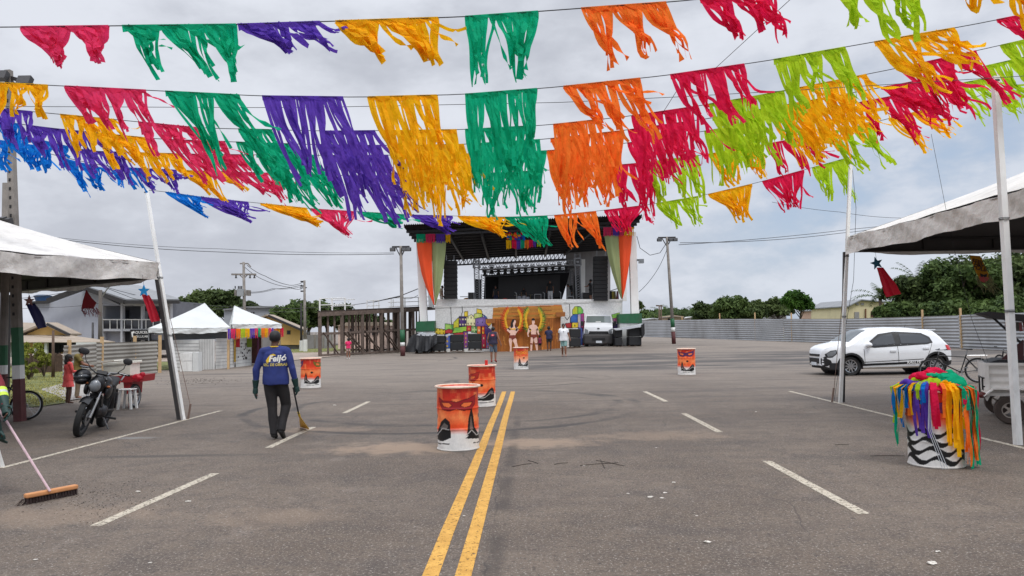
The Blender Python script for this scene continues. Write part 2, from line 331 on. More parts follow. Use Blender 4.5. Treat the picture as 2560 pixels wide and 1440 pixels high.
def gmat(name,a,b_,s=2,bump=.5,worn=None):
    m=bpy.data.materials.new(name); m.use_nodes=True; nt=m.node_tree; N=nt.nodes; L=nt.links; b=N['Principled BSDF']; b.inputs['Roughness'].default_value=.9
    tc=N.new('ShaderNodeTexCoord'); n=N.new('ShaderNodeTexNoise'); n.inputs['Scale'].default_value=s; n.inputs['Detail'].default_value=9; n.inputs['Roughness'].default_value=.7; L.new(tc.outputs['Object'],n.inputs[0])
    r=N.new('ShaderNodeValToRGB'); r.color_ramp.elements[0].position=.35; r.color_ramp.elements[1].position=.65; r.color_ramp.elements[0].color=a; r.color_ramp.elements[1].color=b_; L.new(n.outputs[0],r.inputs[0]); L.new(r.outputs[0],b.inputs['Base Color'])
    n2=N.new('ShaderNodeTexNoise'); n2.inputs['Scale'].default_value=80; L.new(tc.outputs['Object'],n2.inputs[0]); bp=N.new('ShaderNodeBump'); bp.inputs['Strength'].default_value=bump; bp.inputs['Distance'].default_value=.02; L.new(n2.outputs[0],bp.inputs['Height']); L.new(bp.outputs[0],b.inputs['Normal'])
    if worn:
        tr=N.new('ShaderNodeBsdfTransparent'); ms=N.new('ShaderNodeMixShader'); n3=N.new('ShaderNodeTexNoise'); n3.inputs['Scale'].default_value=26; n3.inputs['Detail'].default_value=8; n3.inputs['Roughness'].default_value=.75; L.new(tc.outputs['Object'],n3.inputs[0])
        mr=N.new('ShaderNodeMapRange'); mr.inputs[1].default_value=worn-.03; mr.inputs[2].default_value=worn+.03; L.new(n3.outputs[0],mr.inputs[0]); L.new(mr.outputs[0],ms.inputs[0]); L.new(b.outputs[0],ms.inputs[1]); L.new(tr.outputs[0],ms.inputs[2]); L.new(ms.outputs[0],N['Material Output'].inputs[0])
    return m
MYEL=gmat('yellow_road_paint',(.46,.24,.045,1),(.64,.36,.08,1),6,.3,.585); MWH=gmat('cream_road_paint',(.42,.37,.29,1),(.56,.50,.40,1),8,.3,.55)
GRASS=gmat('grass_ground',(.07,.09,.02,1),(.20,.20,.06,1),1.5,1); DIRT=gmat('dusty_road',(.26,.2,.16,1),(.34,.28,.23,1),1,.5); PATHM=gmat('concrete_path',(.24,.22,.2,1),(.32,.3,.28,1),2,.4)
def strip(name,a,b_,w,m,z=.004,n=1):
    a=V(a);b_=V(b_); d=(b_-a); d.z=0; s=V((-d.y,d.x,0)).normalized()*w/2; mb=MB(); k=max(2,int(d.length/2)); vs=[];fs=[]
    jr=random.Random(int(abs(a.x*100)))
    for i in range(k+1):
        p=a+(b_-a)*i/k; j=jr.uniform(-.006,.006)
        for q in(p-s,p+s): vs.append((q.x+j,q.y,GZ(q.x,q.y)+z))
    for i in range(k): fs.append((2*i,2*i+1,2*i+3,2*i+2))
    return mb.add(vs,fs).build(name,m,kind='structure')
# the double line: near and far centres read off the ground
def vpline(px,py,y0,y1):
    """two ground points on the line through (px,py) and the road's vanishing point"""
    def at(y): t=(y-818)/(py-818); return G(1325+(px-1325)*t,y)
    return at(y0),at(y1)
a,b_=vpline(1076,1440,979,1600); strip('road_line',a,b_,.115,MYEL)
a,b_=vpline(1158,1440,979,1600); strip('road_line',a,b_,.115,MYEL)
for (x0,y0,x1,y1,wd) in((240,1315,537,1184,.11),(670,1120,783,1068,.11),(860,1033,922,1004,.11),(1917,1153,2162,1286,.11),(1709,1034,1800,1081,.11),(1612,979,1665,1004,.11),
    (0,1171,552,1027,.09),(1973,978,2250,1046,.09),(2440,1092,2640,1140,.09)): strip('road_dash' if abs(x0-x1)<420 and wd>.1 else 'road_edge_line',G(x0,y0),G(x1,y1),wd,MWH)
def sheet(name,pp,m,z,kind='structure'):
    mb=MB(); pts=[G(*p) for p in pp]; mb.add([(p.x,p.y,z) for p in pts],[tuple(range(len(pts)))]); return mb.build(name,m,kind=kind)
sheet('grass_verge',[(-900,1040),(100,1018),(165,1008),(150,990),(100,975),(165,958),(160,935),(500,922),(430,905),(250,893),(-900,905)],GRASS,.02)
sheet('grass_strip',[(690,888),(905,872),(905,862),(700,865)],GRASS,.015)
sheet('footpath',[(100,975),(165,958),(240,962),(255,990),(165,1004),(140,990)],PATHM,.026)
sheet('side_road',[(-900,916),(160,916),(160,905),(700,905),(905,885),(905,880),(600,884),(-900,890)],DIRT,.03)
sheet('grass_field',[(1900,852),(3400,852),(3400,838),(1500,838),(1500,846)],GRASS,.01)
# grass tufts on the verge
def tufts():
    r=random.Random(3); mb=MB(); 
    for i in range(2600):
        px=r.uniform(-40,165); py=r.uniform(925,1015)
        if i%3==0: px=r.uniform(700,900); py=r.uniform(868,884)
        if py>1008 and px>120: continue
        g=G(px,py)
        for k in range(3):
            a=r.uniform(0,6.28); h=r.uniform(.02,.06); dx=V((math.cos(a),math.sin(a),0)); q=g+V((r.uniform(-.1,.1),r.uniform(-.1,.1),.02)); mb.add([q-dx*.012,q+dx*.012,q+V((dx.y,-dx.x,0))*.05+V((0,0,h))],[(0,1,2)])
    mb.build('grass',mat('grass_blades',C(140,134,60),.8,.35,1.2,trans=.2),fix=False,kind='stuff',label='short yellowish grass tufts on the verge by the kerb',cat='grass')
tufts()
# ---------------- bunting: seven lines of crepe fringe flags ----------------
CREPE={}
for k,c in dict(teal=C(14,180,132),purple=C(104,70,184),yellow=C(248,188,20),orange=C(250,128,46),crimson=C(230,34,84),lime=C(182,214,40),blue=C(20,128,214),pink=C(232,62,110)).items():
    CREPE[k]=mat('crepe_'+k,c,.75,.14,9,bump=.5,bs=45,trans=.5,bd=.01,spec=.15)
def interp(pts,x):
    for (x0,y0),(x1,y1) in zip(pts,pts[1:]):
        if x<=x1 or (x1,y1)==pts[-1]: return y0+(y1-y0)*(x-x0)/(x1-x0)
def ropept(row,x):
    pts,D=row
    # smooth the measured points a little
    y=(interp(pts,x-25)+interp(pts,x)+interp(pts,x+25))/3
    d=D if not isinstance(D,tuple) else interp(D,x)
    return P(x,y,d)
ROWS=[([(-400,70),(0,68),(600,61),(1160,42),(1450,21),(1700,3),(2100,-42),(2560,-108),(3000,-180)],6.7),
([(-400,190),(0,207),(650,240),(900,243),(1160,236),(1400,217),(1670,188),(1930,150),(2190,104),(2430,62),(2700,8)],8.4),
([(-300,245),(112,282),(350,305),(500,320),(830,328),(1160,324),(1376,312),(1568,291),(1720,269),(1880,242),(2050,209),(2270,165),(2560,100),(2800,40)],9.9),
([(-200,275),(120,320),(400,348),(700,359),(900,364),(1160,361),(1376,347),(1568,325),(1780,295),(1960,263),(2279,205),(2487,160),(2700,110)],10.7),
([(-200,295),(60,340),(220,378),(500,386),(900,389),(1160,385),(1370,377),(1568,358),(1780,325),(1960,292),(2180,250),(2487,192)],11.6),
([(-100,330),(180,398),(270,417),(454,426),(650,432),(900,440),(1160,436),(1400,424),(1600,408),(1780,384),(1960,352),(2160,312),(2487,230)],13.0),
([(366,475),(420,480),(490,491),(570,500),(650,508),(780,522),(1020,537),(1260,543),(1380,539),(1500,527),(1620,512),(1760,488),(1900,455),(2128,392)],((366,15.6),(1260,17.2),(2128,16.2)))]
ORD=['nearest','second','third','fourth','fifth','sixth','farthest']
RIGHTC=['teal','orange','crimson','lime','yellow','crimson','lime','yellow','crimson']
LEFTC=['yellow','purple','teal','pink','yellow','purple','blue','lime','orange']
# start px of every flag, from the photo: centre teal first then outward
def fringe(name,row,x0,x1,colr,L,lean,clump,nclump,seed,depthwind=0,label=None,group=None,ns=None,twist=.2):
    r=random.Random(seed); A=ropept(row,x0); B=ropept(row,x1); w=(B-A).length; ns=ns or max(16,int(w/.034)); mb=MB()
    cc=sorted([(j+.5+r.uniform(-.25,.25))/nclump for j in range(nclump)]); cl=[r.uniform(.75,1.15) for _ in cc]; cle=[lean+r.uniform(-.16,.16) for _ in cc]
    # hem folded over the line
    seg=10; vs=[];fs=[]
    for i in range(seg+1):
        p=ropept(row,x0+(x1-x0)*i/seg); h=.045+.02*math.sin(i*2.3+seed)
        vs+= [p+V((0,-.006,.008)),p+V((lean*.02,.012*math.sin(i*1.7),-h))]
    for i in range(seg): fs.append((2*i,2*i+1,2*i+3,2*i+2))
    mb.add(vs,fs)
    d=(B-A).normalized()
    for i in range(ns):
        u=(i+.5)/ns; loose=r.random()<.15
        p0=ropept(row,x0+(x1-x0)*u)
        j=min(range(nclump),key=lambda k:abs(cc[k]-u)); cu=clump*r.uniform(.8,1.05) if not loose else 0
        tgt=u+(cc[j]-u)*cu; ll=L*cl[j]*r.uniform(.74,1.1); le=cle[j]+r.uniform(-.06,.06)+(r.uniform(.1,.6) if loose else 0)
        le=max(-.3,min(.985,le)); ang=math.asin(le)
        wd=w/ns*r.uniform(.7,1.6); K=9; ph=r.uniform(0,6.28); fr=r.uniform(4,8); am=r.uniform(.02,.06); tw=r.uniform(-1,1)*(1.2 if not loose else 3)+twist
        c=V(p0); pts=[]; dw=depthwind+r.uniform(-.08,.08)
        for k in range(K+1):
            t=k/K; a=ang*(.55+.45*min(1,t*1.6))+ .22*math.sin(fr*t+ph)*t
            if k: c=c+V((math.sin(a),0,-math.cos(a)))*(ll/K)
            lat=(tgt-u)*w*sm(t*1.15); dep=dw*t*ll+am*math.sin(fr*1.3*t+ph)*t*1.5
            pts.append(c+d*lat+V((0,dep,0)))
        vs=[];fs=[]
        for k,p in enumerate(pts):
            t=k/K; T=(pts[min(k+1,K)]-pts[max(k-1,0)]).normalized(); side=(d-T*d.dot(T)); side=side.normalized() if side.length>.15 else V((0,1,0))
            nrm=T.cross(side); a=tw*t*t*2.2+.35*math.sin(fr*t*2+ph); sd=side*math.cos(a)+nrm*math.sin(a); ww=wd*(1+.1*math.sin(9*t+ph))*.55
            vs+=[p-sd*ww,p+sd*ww]
        for k in range(K): fs.append((2*k,2*k+1,2*k+3,2*k+2))
        mb.add(vs,fs)
    return mb.build(name,CREPE[colr],fix=False,label=label,cat='fringe flag',group=group,loc=tuple(A))
# per row: list of (x0,x1) right of and including centre teal; then left ones; then (length, lean fn, clump)
SPANS=[
 dict(r=[(1163,1345),(1452,1665),(1748,1935),(2085,2275),(2375,2545),(2665,2880)],l=[(838,1095),(594,800),(305,590),(52,272)],L=.72,cl=1.0,nc=(2,3)),
 dict(r=[(1163,1342),(1408,1600),(1675,1860),(1933,2112),(2185,2385),(2490,2700)],l=[(920,1092),(655,858),(413,598),(162,365),(-70,120)],L=.84,cl=.7,nc=(3,4)),
 dict(r=[(1163,1338),(1383,1500),(1580,1745),(1772,1960),(1985,2165),(2250,2440),(2500,2700)],l=[(962,1142),(800,935),(595,680),(345,490),(150,285),(-60,80)],L=.86,cl=.45,nc=(3,4)),
 dict(r=[(1175,1350),(1376,1560),(1570,1725),(1780,1925),(1950,2130),(2200,2370),(2440,2600)],l=[(982,1160),(790,950),(590,740),(420,560),(235,365),(65,230),(-60,50)],L=.84,cl=.4,nc=(3,4)),
 dict(r=[(1190,1366),(1368,1540),(1568,1700),(1760,1900),(1930,2080),(2150,2300),(2380,2480)],l=[(990,1172),(830,970),(640,790),(470,610),(330,450),(200,315),(40,170)],L=.84,cl=.4,nc=(3,4)),
 dict(r=[(1200,1350),(1380,1530),(1520,1640),(1610,1745),(1770,1905),(1915,2030),(2060,2180),(2220,2330)],l=[(1010,1170),(860,990),(710,840),(585,700),(454,580),(330,440),(275,345)],L=.80,cl=.6,nc=(2,3)),
 dict(r=[(1262,1368),(1385,1490),(1510,1612),(1640,1745),(1770,1880),(1905,2010),(2030,2118)],l=[(1143,1262),(1025,1130),(893,1010),(775,885),(650,765),(500,620),(412,500)],L=.80,cl=.75,nc=(1,2)),
]
def lean_of(ri,x):
    if ri==0: return (.30 if x>1100 else .35) if x<1900 else .5
    if ri==6: return .90 if x<1190 else .42 if x<1700 else .35
    if x<150: return .12
    if x<350: return .32
    if x<900: return .42 if ri<4 else .5
    if x<1150: return .14
    if x<1380: return .03
    if x<1560: return .10 if ri>1 else .25
    if x<1900: return .30
    if x<2180: return .48 if ri<5 else .6
    return .72
OVR={(0,0):(.40,.25,.9,2),(0,1):(.58,.42,.9,3),(0,2):(.46,.62,.9,2),(0,3):(.50,.60,.85,2),(0,4):(.70,.14,.8,2),(0,5):(.50,.42,.85,3),(0,6):(.50,.55,.8,3),(0,7):(.66,.42,.7,3),(0,8):(.60,.45,.9,2),(0,9):(.5,.7,.9,2),
(1,0):(.46,.08,.7,4),(1,1):(.52,.32,.8,4),(1,2):(.84,.42,.7,3),(1,3):(.92,.32,.45,4),(1,4):(.86,.32,.6,3),(1,5):(.84,.02,.45,4),(1,6):(.66,.48,.8,3),(1,7):(.64,.38,.8,4),(1,8):(.72,.30,.6,3),(1,9):(.74,.66,.7,2),(1,10):(.6,.8,.8,2)}
def bunting():
    for ri,(row,sp) in enumerate(zip(ROWS,SPANS)):
        xs0=max(row[0][0][0],-350); xs1=min(row[0][-1][0],2900)
        pts=[ropept(row,xs0+(xs1-xs0)*i/60) for i in range(61)]
        MB().tube(pts,.0055 if ri<3 else .006,5).build('bunting_line',WIRE,label=f'thin dark line stretched overhead carrying the {ORD[ri]} row of fringe flags',cat='line',loc=tuple(pts[0]))
        seq=[(c,s) for c,s in zip(LEFTC,sp['l'])][::-1]+[(c,s) for c,s in zip(RIGHTC,sp['r'])]
        for k,(c,(x0,x1)) in enumerate(seq):
            if x1<-20 or x0>2580: continue
            lf=seq[k-1][0] if k else None; rt=seq[k+1][0] if k+1<len(seq) else None
            nb=f'between {lf} and {rt}' if lf and rt else (f'after {lf} at the right end' if lf else f'left of {rt} at the left end')
            lab=f'{c} fringe flag {nb} in the {ORD[ri]} row'
            rr=random.Random(ri*100+k); ln=lean_of(ri,x0)+rr.uniform(-.06,.06); L=sp['L']*rr.uniform(.9,1.1)
            dw=.0; cl=sp['cl']; nc=rr.choice(sp['nc'])
            if ri==6 and x0<1190: nc=1; cl=1.0; L=.72; 
            if x0>2100 and ri>0: cl=.75; L*=.95
            if ri in(1,) and 1100<x0<1200: cl=.3; nc=4; ln=.03; L=.84
            if 2<=ri<6 and x0<640: L*=.62 if x0<400 else .8; cl=.75; ln=min(.85,ln+.2)
            if (ri,k) in OVR: L,ln,cl,nc=OVR[(ri,k)]
            fringe('fringe_flag',row,x0,x1,c,L,ln,cl,nc,ri*50+k,dw,label=lab,group=f'fringe flags in the {ORD[ri]} row')
        if ri in (5,):  # a second blue flag below at the left
            pass
    for (x0,x1,y,D,nm) in((-60,130,348,12.4,'at the left edge'),(150,262,400,12.4,'under the purple flags at the left')):
        row=([(x0-50,y-30),(x0,y-6),(x1,y+22),(x1+80,y+40)],D)
        fringe('fringe_flag',row,x0,x1,'blue',.55,.5,.9,2,int(x0)+777,0,label=f'bright blue crepe fringe flag hanging low {nm}',group='fringe flags in the sixth row')
bunting()
def wire(label,pts,D,r=.008,sag=0,name='overhead_wire'):
    P3=[P(x,y,(D if not isinstance(D,(list,tuple)) else D[i])) for i,(x,y) in enumerate(pts)]
    out=[]
    for a,b_ in zip(P3,P3[1:]):
        for i in range(8): t=i/8; q=a.lerp(b_,t); q.z-=sag*4*t*(1-t); out.append(q)
    out.append(P3[-1]); MB().tube(out,r,4).build(name,WIRE,label=label,cat='wire',loc=tuple(P3[0]),group='thin overhead wires')
wire('thin plain wire running level behind the second flag row',[(0,266),(650,269),(860,267),(1400,256),(1700,242),(2000,225),(2560,190)],9.4,.004)
wire('slanting tie wire crossing the top right sky',[(1985,-10),(1787,172),(1690,230),(1655,285)],[6.7,8.4,9,9.9],.004)
wire('faint power line sagging high across the left sky',[(-100,560),(170,601),(550,630),(985,635)],[45,45,46,46],.018,.1)
wire('faint power line just above another across the left sky',[(-100,553),(170,597),(550,622),(985,632)],[45,45,46,46],.012,.1)
wire('power line crossing low behind the right white pole',[(1700,607),(2100,583),(2330,540)],[50,60,60],.02,.2)
wire('lower power line crossing behind the right white pole',[(1697,612),(2120,574),(2560,520)],[50,62,62],.02,.1)
wire('power line sloping down above the right canopy',[(1930,505),(2100,530),(2250,545),(2560,560)],[60,60,60,60],.016,.1)
wire('loop of cable hanging beside the right stage column',[(1592,590),(1600,620),(1625,638),(1650,632),(1668,605)],50,.02,0)
wire('slack cable from the right light pole down to the stage column',[(1668,622),(1640,680),(1597,730)],50,.016,.1)
wire('thin stay cord from the sixth flag row to the kerb drum',[(2328,335),(2380,600),(2430,800),(2470,905)],[13,12.6,12.6,12.6],.004)
wire('thin cord tied from the right far pole top down beside it',[(2131,420),(2140,520),(2134,700),(2107,860),(2085,1003)],[16,16,16,15.9,15.5],.005)
# ---------------- tents and poles near the camera ----------------
CANV=mat('white_canvas',C(210,206,200),.75,.08,2.5,bump=.5,bs=7,trans=.06,dirt=.32,bd=.06); UNDERSHADE=mat('underside_shade',C(74,73,74),.9,.12,2); CANVW=mat('clean_canvas',C(208,210,208),.75,.04,1.5,bump=.2,bs=4,trans=.15,bd=.05)  # includes the dark grey that stands in for shade under the tents
def tent(label,Cs,peak,zv,frame_=True,legs=(),m=CANV,pin=None,name='canopy_tent',legm=DARK,cat='tent',legr=.04,dipk=.12):
    """Cs: four corner points at the eave (top of valance), in order; peak; zv valance height"""
    Cs=[V(c) for c in Cs]; peak=V(peak); cen=sum(Cs,V())/4; t=thing(name,label,cat,(cen.x,cen.y,0))
    mb=MB(); n=14
    for k in range(4):
        a,b_=Cs[k],Cs[(k+1)%4]; vs=[];fs=[]
        for j in range(n+1):
            v=j/n
            for i in range(n+1):
                u=i/n; e=a.lerp(b_,u); q=e.lerp(peak,v); dip=math.sin(math.pi*v)*dipk*(1+.0*u)+.05*math.sin(math.pi*u)*(1-v); q.z-=dip; q.z+=.012*math.sin(u*37+v*5)*(1-v)+.03*math.sin(u*math.pi)*math.sin(v*13+u*4)
                vs.append(q)
        for j in range(n):
            for i in range(n): fs.append((j*(n+1)+i,j*(n+1)+i+1,(j+1)*(n+1)+i+1,(j+1)*(n+1)+i))
        mb.add(vs,fs)
    bm=bmesh.new(); me=mb.mesh('roof'); bm.from_mesh(me); bmesh.ops.remove_doubles(bm,verts=bm.verts,dist=.002); bm.to_mesh(me); bm.free()
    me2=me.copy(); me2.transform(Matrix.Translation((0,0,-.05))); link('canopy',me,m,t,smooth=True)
    if m is CANV: link('canopy_shade_layer',me2,UNDERSHADE,t,smooth=True)  # dark sheet added below the canopy to imitate its shaded underside
    mb=MB()
    for k in range(4):
        a,b_=Cs[k],Cs[(k+1)%4]; L=(b_-a).length; nn=(b_-a).cross(V((0,0,1))).normalized(); s=max(20,int(L/.09)); vs=[];fs=[]
        if (nn.dot((a+b_)/2-cen))<0: nn=-nn
        for i in range(s+1):
            u=i/s; e=a.lerp(b_,u); e.z-=.05*math.sin(math.pi*u); e.z+=.012*math.sin(u*37)
            gather=math.exp(-min(u,1-u)*L/.5)
            for j in range(5):
                v=j/4; wv=(.022*math.sin(u*L*4+v*3+k)+.016*math.sin(u*L*11+v*9+k*2)+.012*math.sin(u*L*23-v*6))+.02*gather*math.sin(v*22+k)
                vs.append(e+nn*(.012+wv+.03*v)+V((0,0,-zv*v+.02*math.sin(u*L*2.2+k)*v)))
        for i in range(s):
            for j in range(4): fs.append((i*5+j,(i+1)*5+j,(i+1)*5+j+1,i*5+j+1))
        mb.add(vs,fs)
    mb.build('valance',m,t,fix=False,smooth=True)
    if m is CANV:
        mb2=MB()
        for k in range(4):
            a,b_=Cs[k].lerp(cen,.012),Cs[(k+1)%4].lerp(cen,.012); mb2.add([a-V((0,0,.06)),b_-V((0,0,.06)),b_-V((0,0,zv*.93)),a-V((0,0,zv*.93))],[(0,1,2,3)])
        mb2.build('valance_shade_layer',UNDERSHADE,t,fix=False)  # dark strips added behind the valance to imitate shade inside the tent
    mb=MB(); ins=[c.lerp(cen,.02) for c in Cs]
    for k in range(4):
        a,b_=ins[k].copy(),ins[(k+1)%4].copy(); a.z-=.08;b_.z-=.08; lo=V((0,0,-.24)) if zv>.3 else V((0,0,-.15))
        mb.beam(a,b_,.04); mb.beam(a+lo,b_+lo,.04)
        for i in range(1,6): q=a.lerp(b_,i/6); mb.beam(q,q+lo,.035)
        pk=peak-V((0,0,.25)); mb.tube([a,a.lerp(pk,.5)-V((0,0,.15)),pk],.022,6); mid=(a+b_)/2; mb.tube([mid,mid.lerp(pk,.5)-V((0,0,.15)),pk],.018,6)
    mb.build('frame',DARK if frame_ else STEEL,t)
    for (top,bot) in legs: MB().beam(top,bot,legr*2,legr*2).build('leg',legm,t)
    return t
lt=P(393,655,14.6); lz=lt.z
l0=P(393,655,14.6); 
LT=[V((-9.9,8.6,lz)),l0,V((-13.6,20.0,lz+.1)),V((-17.3,13.9,lz))]
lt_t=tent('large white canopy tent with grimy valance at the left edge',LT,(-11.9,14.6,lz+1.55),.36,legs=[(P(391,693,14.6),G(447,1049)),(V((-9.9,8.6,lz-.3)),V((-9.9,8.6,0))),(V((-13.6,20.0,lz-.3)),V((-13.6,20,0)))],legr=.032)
r0=P(2119,592,15.7); rz_=r0.z
RT=[V((7.15,8.2,rz_+.05)),r0,V((16.4,15.9,rz_)),V((15.6,8.0,rz_))]
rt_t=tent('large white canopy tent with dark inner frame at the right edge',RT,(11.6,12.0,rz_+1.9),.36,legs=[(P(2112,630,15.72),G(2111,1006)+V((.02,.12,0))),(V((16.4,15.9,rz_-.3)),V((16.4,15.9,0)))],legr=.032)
def pole(label,pts,w,m=WHITE,name='bunting_pole',stake=None):
    pts=[V(p) for p in pts]; t=thing(name,label,'pole',(pts[0].x,pts[0].y,0)); MB().beam(pts[0],pts[1],w,w).build('post',m,t)
    mb=MB()
    for k in (.35,.6): q=pts[0].lerp(pts[1],k); mb.torus(q,w*.75,.006,14,5,'Z'); mb.torus(q+V((0,0,.02)),w*.78,.005,14,5,'Z')
    mb.torus(pts[1]-V((0,0,.06)),w*.6,.012,12,5,'Z'); mb.build('wire_tie',WIRE,t)
    if stake is not None:
        s=V(stake); mb=MB(); mb.tube([s,s+V((.05,0,.3))],.02,6); mb.tube([s+V((.05,0,.25)),pts[0].lerp(pts[1],.62)],.006,5); mb.build('stay_rope',mat('rope',C(120,100,90),.9),t)
    return t
pole('tall leaning white pole at the right corner of the left tent',[G(459,1050),P(366,474,15.4)],.058,stake=G(470,1048))
pole('tall white pole at the far corner of the right tent',[G(2101,1007),P(2127,402,15.7)],.062,stake=G(2080,1005)+V((0,0,0)))
pole('thick white pole standing nearest at the right edge',[G(2545,1112),P(2488,192,10.35)],.082)
pole('short visible white post foot at the left edge',[G(5,1168),V((-7.4,8.6,4.9))],.05)
# --- big concrete lighting pole, left
def light_pole():
    b0=G(50,1053); D=b0.y; t=thing('light_pole','square concrete floodlight pole painted green, white and maroon at the left tent','light pole',tuple(b0))
    def wat(py): return .25 if py>1000 else .25
    top=P(22,176,D); 
    def seg(a,c,w,w2,m,nm):
        A=b0.lerp(top,a);B=b0.lerp(top,c); MB().beam(A,B,w,w*.95,up=V((0,1,0)),w2=w2).build(nm,m,t)
    seg(0,.118,.165,.16,MAROON,'painted_band'); seg(.118,.156,.16,.158,WHITE,'painted_band'); seg(.156,.262,.158,.154,GREENP,'painted_band'); seg(.262,1,.154,.11,CONC,'pole_shaft')
    mb=MB(); a=P(-40,178,D);c=P(75,207,D); mb.beam(a,c,.07); mb.beam(a+V((0,.1,-.25)),c+V((0,.1,0)),.05)
    for i in range(6): q=a.lerp(c,i/6); mb.beam(q,q+V((.12,.1,-.25*(1-i/6))),.03)
    mb.build('cross_arm',DARK,t)
    for (px,py) in((62,203),(2,190)): 
        q=P(px,py,D-.15); MB().box(q,(.26,.12,.2),rx=R(-25)).build('floodlight',DARK,t)
    for (px,py) in((6,551),(20,554)): MB().box(P(px,py,D-.2),(.12,.14,.13),rx=R(20)).build('floodlight',DARK,t)
    for i in range(26): q=b0.lerp(top,.3+.66*i/26); MB().box(q+V((-.01,-.076+.022*i/26,0)),(.035,.02,.06)).build('bolt_hole',BLACK,t)
light_pole()
b0=G(6,1030); t=thing('light_pole','thin dark pole with green and maroon bands behind the left tent corner','light pole',tuple(b0))
for a,c,m,nm in((0,.85,MAROON,'painted_band'),(.85,1.05,WHITE,'painted_band'),(1.05,1.5,GREENP,'painted_band'),(1.5,5.2,CONC,'pole_shaft')): MB().tube([b0+V((0,0,a)),b0+V((0,0,c))],.085,10).build(nm,m,t)
# --- hanging ornaments
def star(mb,c,r,yaw=0,th=.02,rot=0):
    pts=[]
    for k in range(10):
        a=math.pi/2+k*math.pi/5+rot; rr=r if k%2==0 else r*.42; pts.append(c+V((math.cos(a)*rr,0,math.sin(a)*rr)))
    return mb.prism(pts,(0,th,0))
def comet(label,sx,sy,rs,starm,outline,D,sockm,rot=0):
    c=P(sx,sy,D); t=thing('star_windsock',label,'ornament',tuple(c)); mb=MB(); star(mb,c,rs*D/F*1.1,rot=rot); mb.build('star',starm,t)
    L=[P(x,y,D) for x,y in outline]; n=len(L)//2; left=L[:n]; right=L[n:][::-1]; mb=MB(); vs=[];fs=[]; K=9
    for i,(a,b_) in enumerate(zip(left,right)):
        for k in range(K+1):
            u=k/K; q=a.lerp(b_,u); q.y+=.02+.035*math.sin(u*9+i*.6)+.06*math.sin(math.pi*u); vs.append(q)
    for i in range(n-1):
        for k in range(K): fs.append((i*(K+1)+k,i*(K+1)+k+1,(i+1)*(K+1)+k+1,(i+1)*(K+1)+k))
    mb.add(vs,fs).build('sock',sockm,t,fix=False,smooth=True); MB().tube([c+V((0,.01,rs*D/F*.8)),c+V((-.03,.01,rs*D/F+.2))],.003,4).build('string',WIRE,t)
SATR=mat('red_satin',C(196,22,48),.45,.15,6,trans=.3,bump=.4,bs=15); SATN=mat('navy_satin',C(30,28,86),.45,.15,6,bump=.4,bs=15); SATM=mat('dark_red_satin',C(150,16,34),.5,.15,6,trans=.2)
comet('red satin windsock with bright blue star under the left tent corner',359,727,14,mat('blue_card',C(28,140,200),.6),[(352,735),(362,765),(372,800),(376,806),(401,800),(392,775),(382,755),(371,738)],14.2,SATR)
comet('navy satin windsock with dull brown star hanging by the left pole',72,752,13,mat('brown_card',C(140,100,95),.7),[(63,760),(75,790),(86,815),(92,823),(116,815),(108,790),(95,770),(82,757)],13.8,SATN)
comet('long red windsock with dark teal star under the right tent',2192,658,15,mat('teal_card',C(20,80,104),.6),[(2194,668),(2203,700),(2213,730),(2219,743),(2252,735),(2240,710),(2225,690),(2210,668)],14.8,SATR,rot=.25)
# red pennant with tassels
c=P(215,725,14.6); t=thing('pennant','dark red pointed pennant with ragged tassels under the left tent','ornament',tuple(c))
mb=MB(); mb.ppoly([(215,725),(228,745),(240,757),(232,772),(214,771),(203,772),(207,752)],14.6,.02); mb.build('cloth',SATM,t)
mb=MB(); r=random.Random(5)
for i in range(26):
    a=P(203+r.uniform(0,34) if i%2 else r.choice((205,234,240)),771-r.uniform(0,4) ,14.6+r.uniform(-.02,.04)); mb.tube([a,a+V((r.uniform(-.02,.06),0,-.06)),a+V((r.uniform(0,.12),0,-r.uniform(.1,.2)))],.005,4)
mb.build('tassels',mat('tassel_red',C(140,70,78),.8),t)
# yellow carnival banner right
D=14.6; c=P(2440,640,D); t=thing('banner','small yellow cloth banner with black lettering and a mask under the right tent','banner',tuple(c))
mb=MB(); mb.ppoly([(2425,638),(2451,640),(2472,685),(2474,697),(2462,704),(2450,697),(2440,680)],D,.012); mb.build('cloth',mat('yellow_cloth',C(205,150,30),.7,trans=.3),t)
MB().ppoly([(2448,690),(2473,694),(2468,703),(2460,706),(2452,702)],D-.005,.02).build('cloth_trim',mat('pink_cloth',C(190,80,80),.7),t)
text('lettering','FEIJÓ',.15,BLACK,t,facing(P(2447,657,D-.02))@Matrix.Rotation(R(-14),4,'Z'),sx=.8); text('lettering','FOLIA',.15,BLACK,t,facing(P(2453,671,D-.02))@Matrix.Rotation(R(-14),4,'Z'),sx=.8)
mb=MB(); mb.ppoly([(2451,683),(2459,687),(2468,684),(2467,691),(2461,693),(2459,690),(2456,693),(2452,690)],D-.02,.01); mb.build('mask_motif',BLACK,t)
mb=MB()
for i in range(30):
    a=P(r.choice((2442,2446,2462,2472,2474))+r.uniform(-3,3),r.uniform(686,702),D); mb.tube([a,a+V((r.uniform(0,.08),0,-.1)),a+V((r.uniform(0,.2),0,-r.uniform(.15,.3)))],.006,4)
mb.build('tassels',mat('tassel_mix',C(130,130,90),.8,.5,20),t)
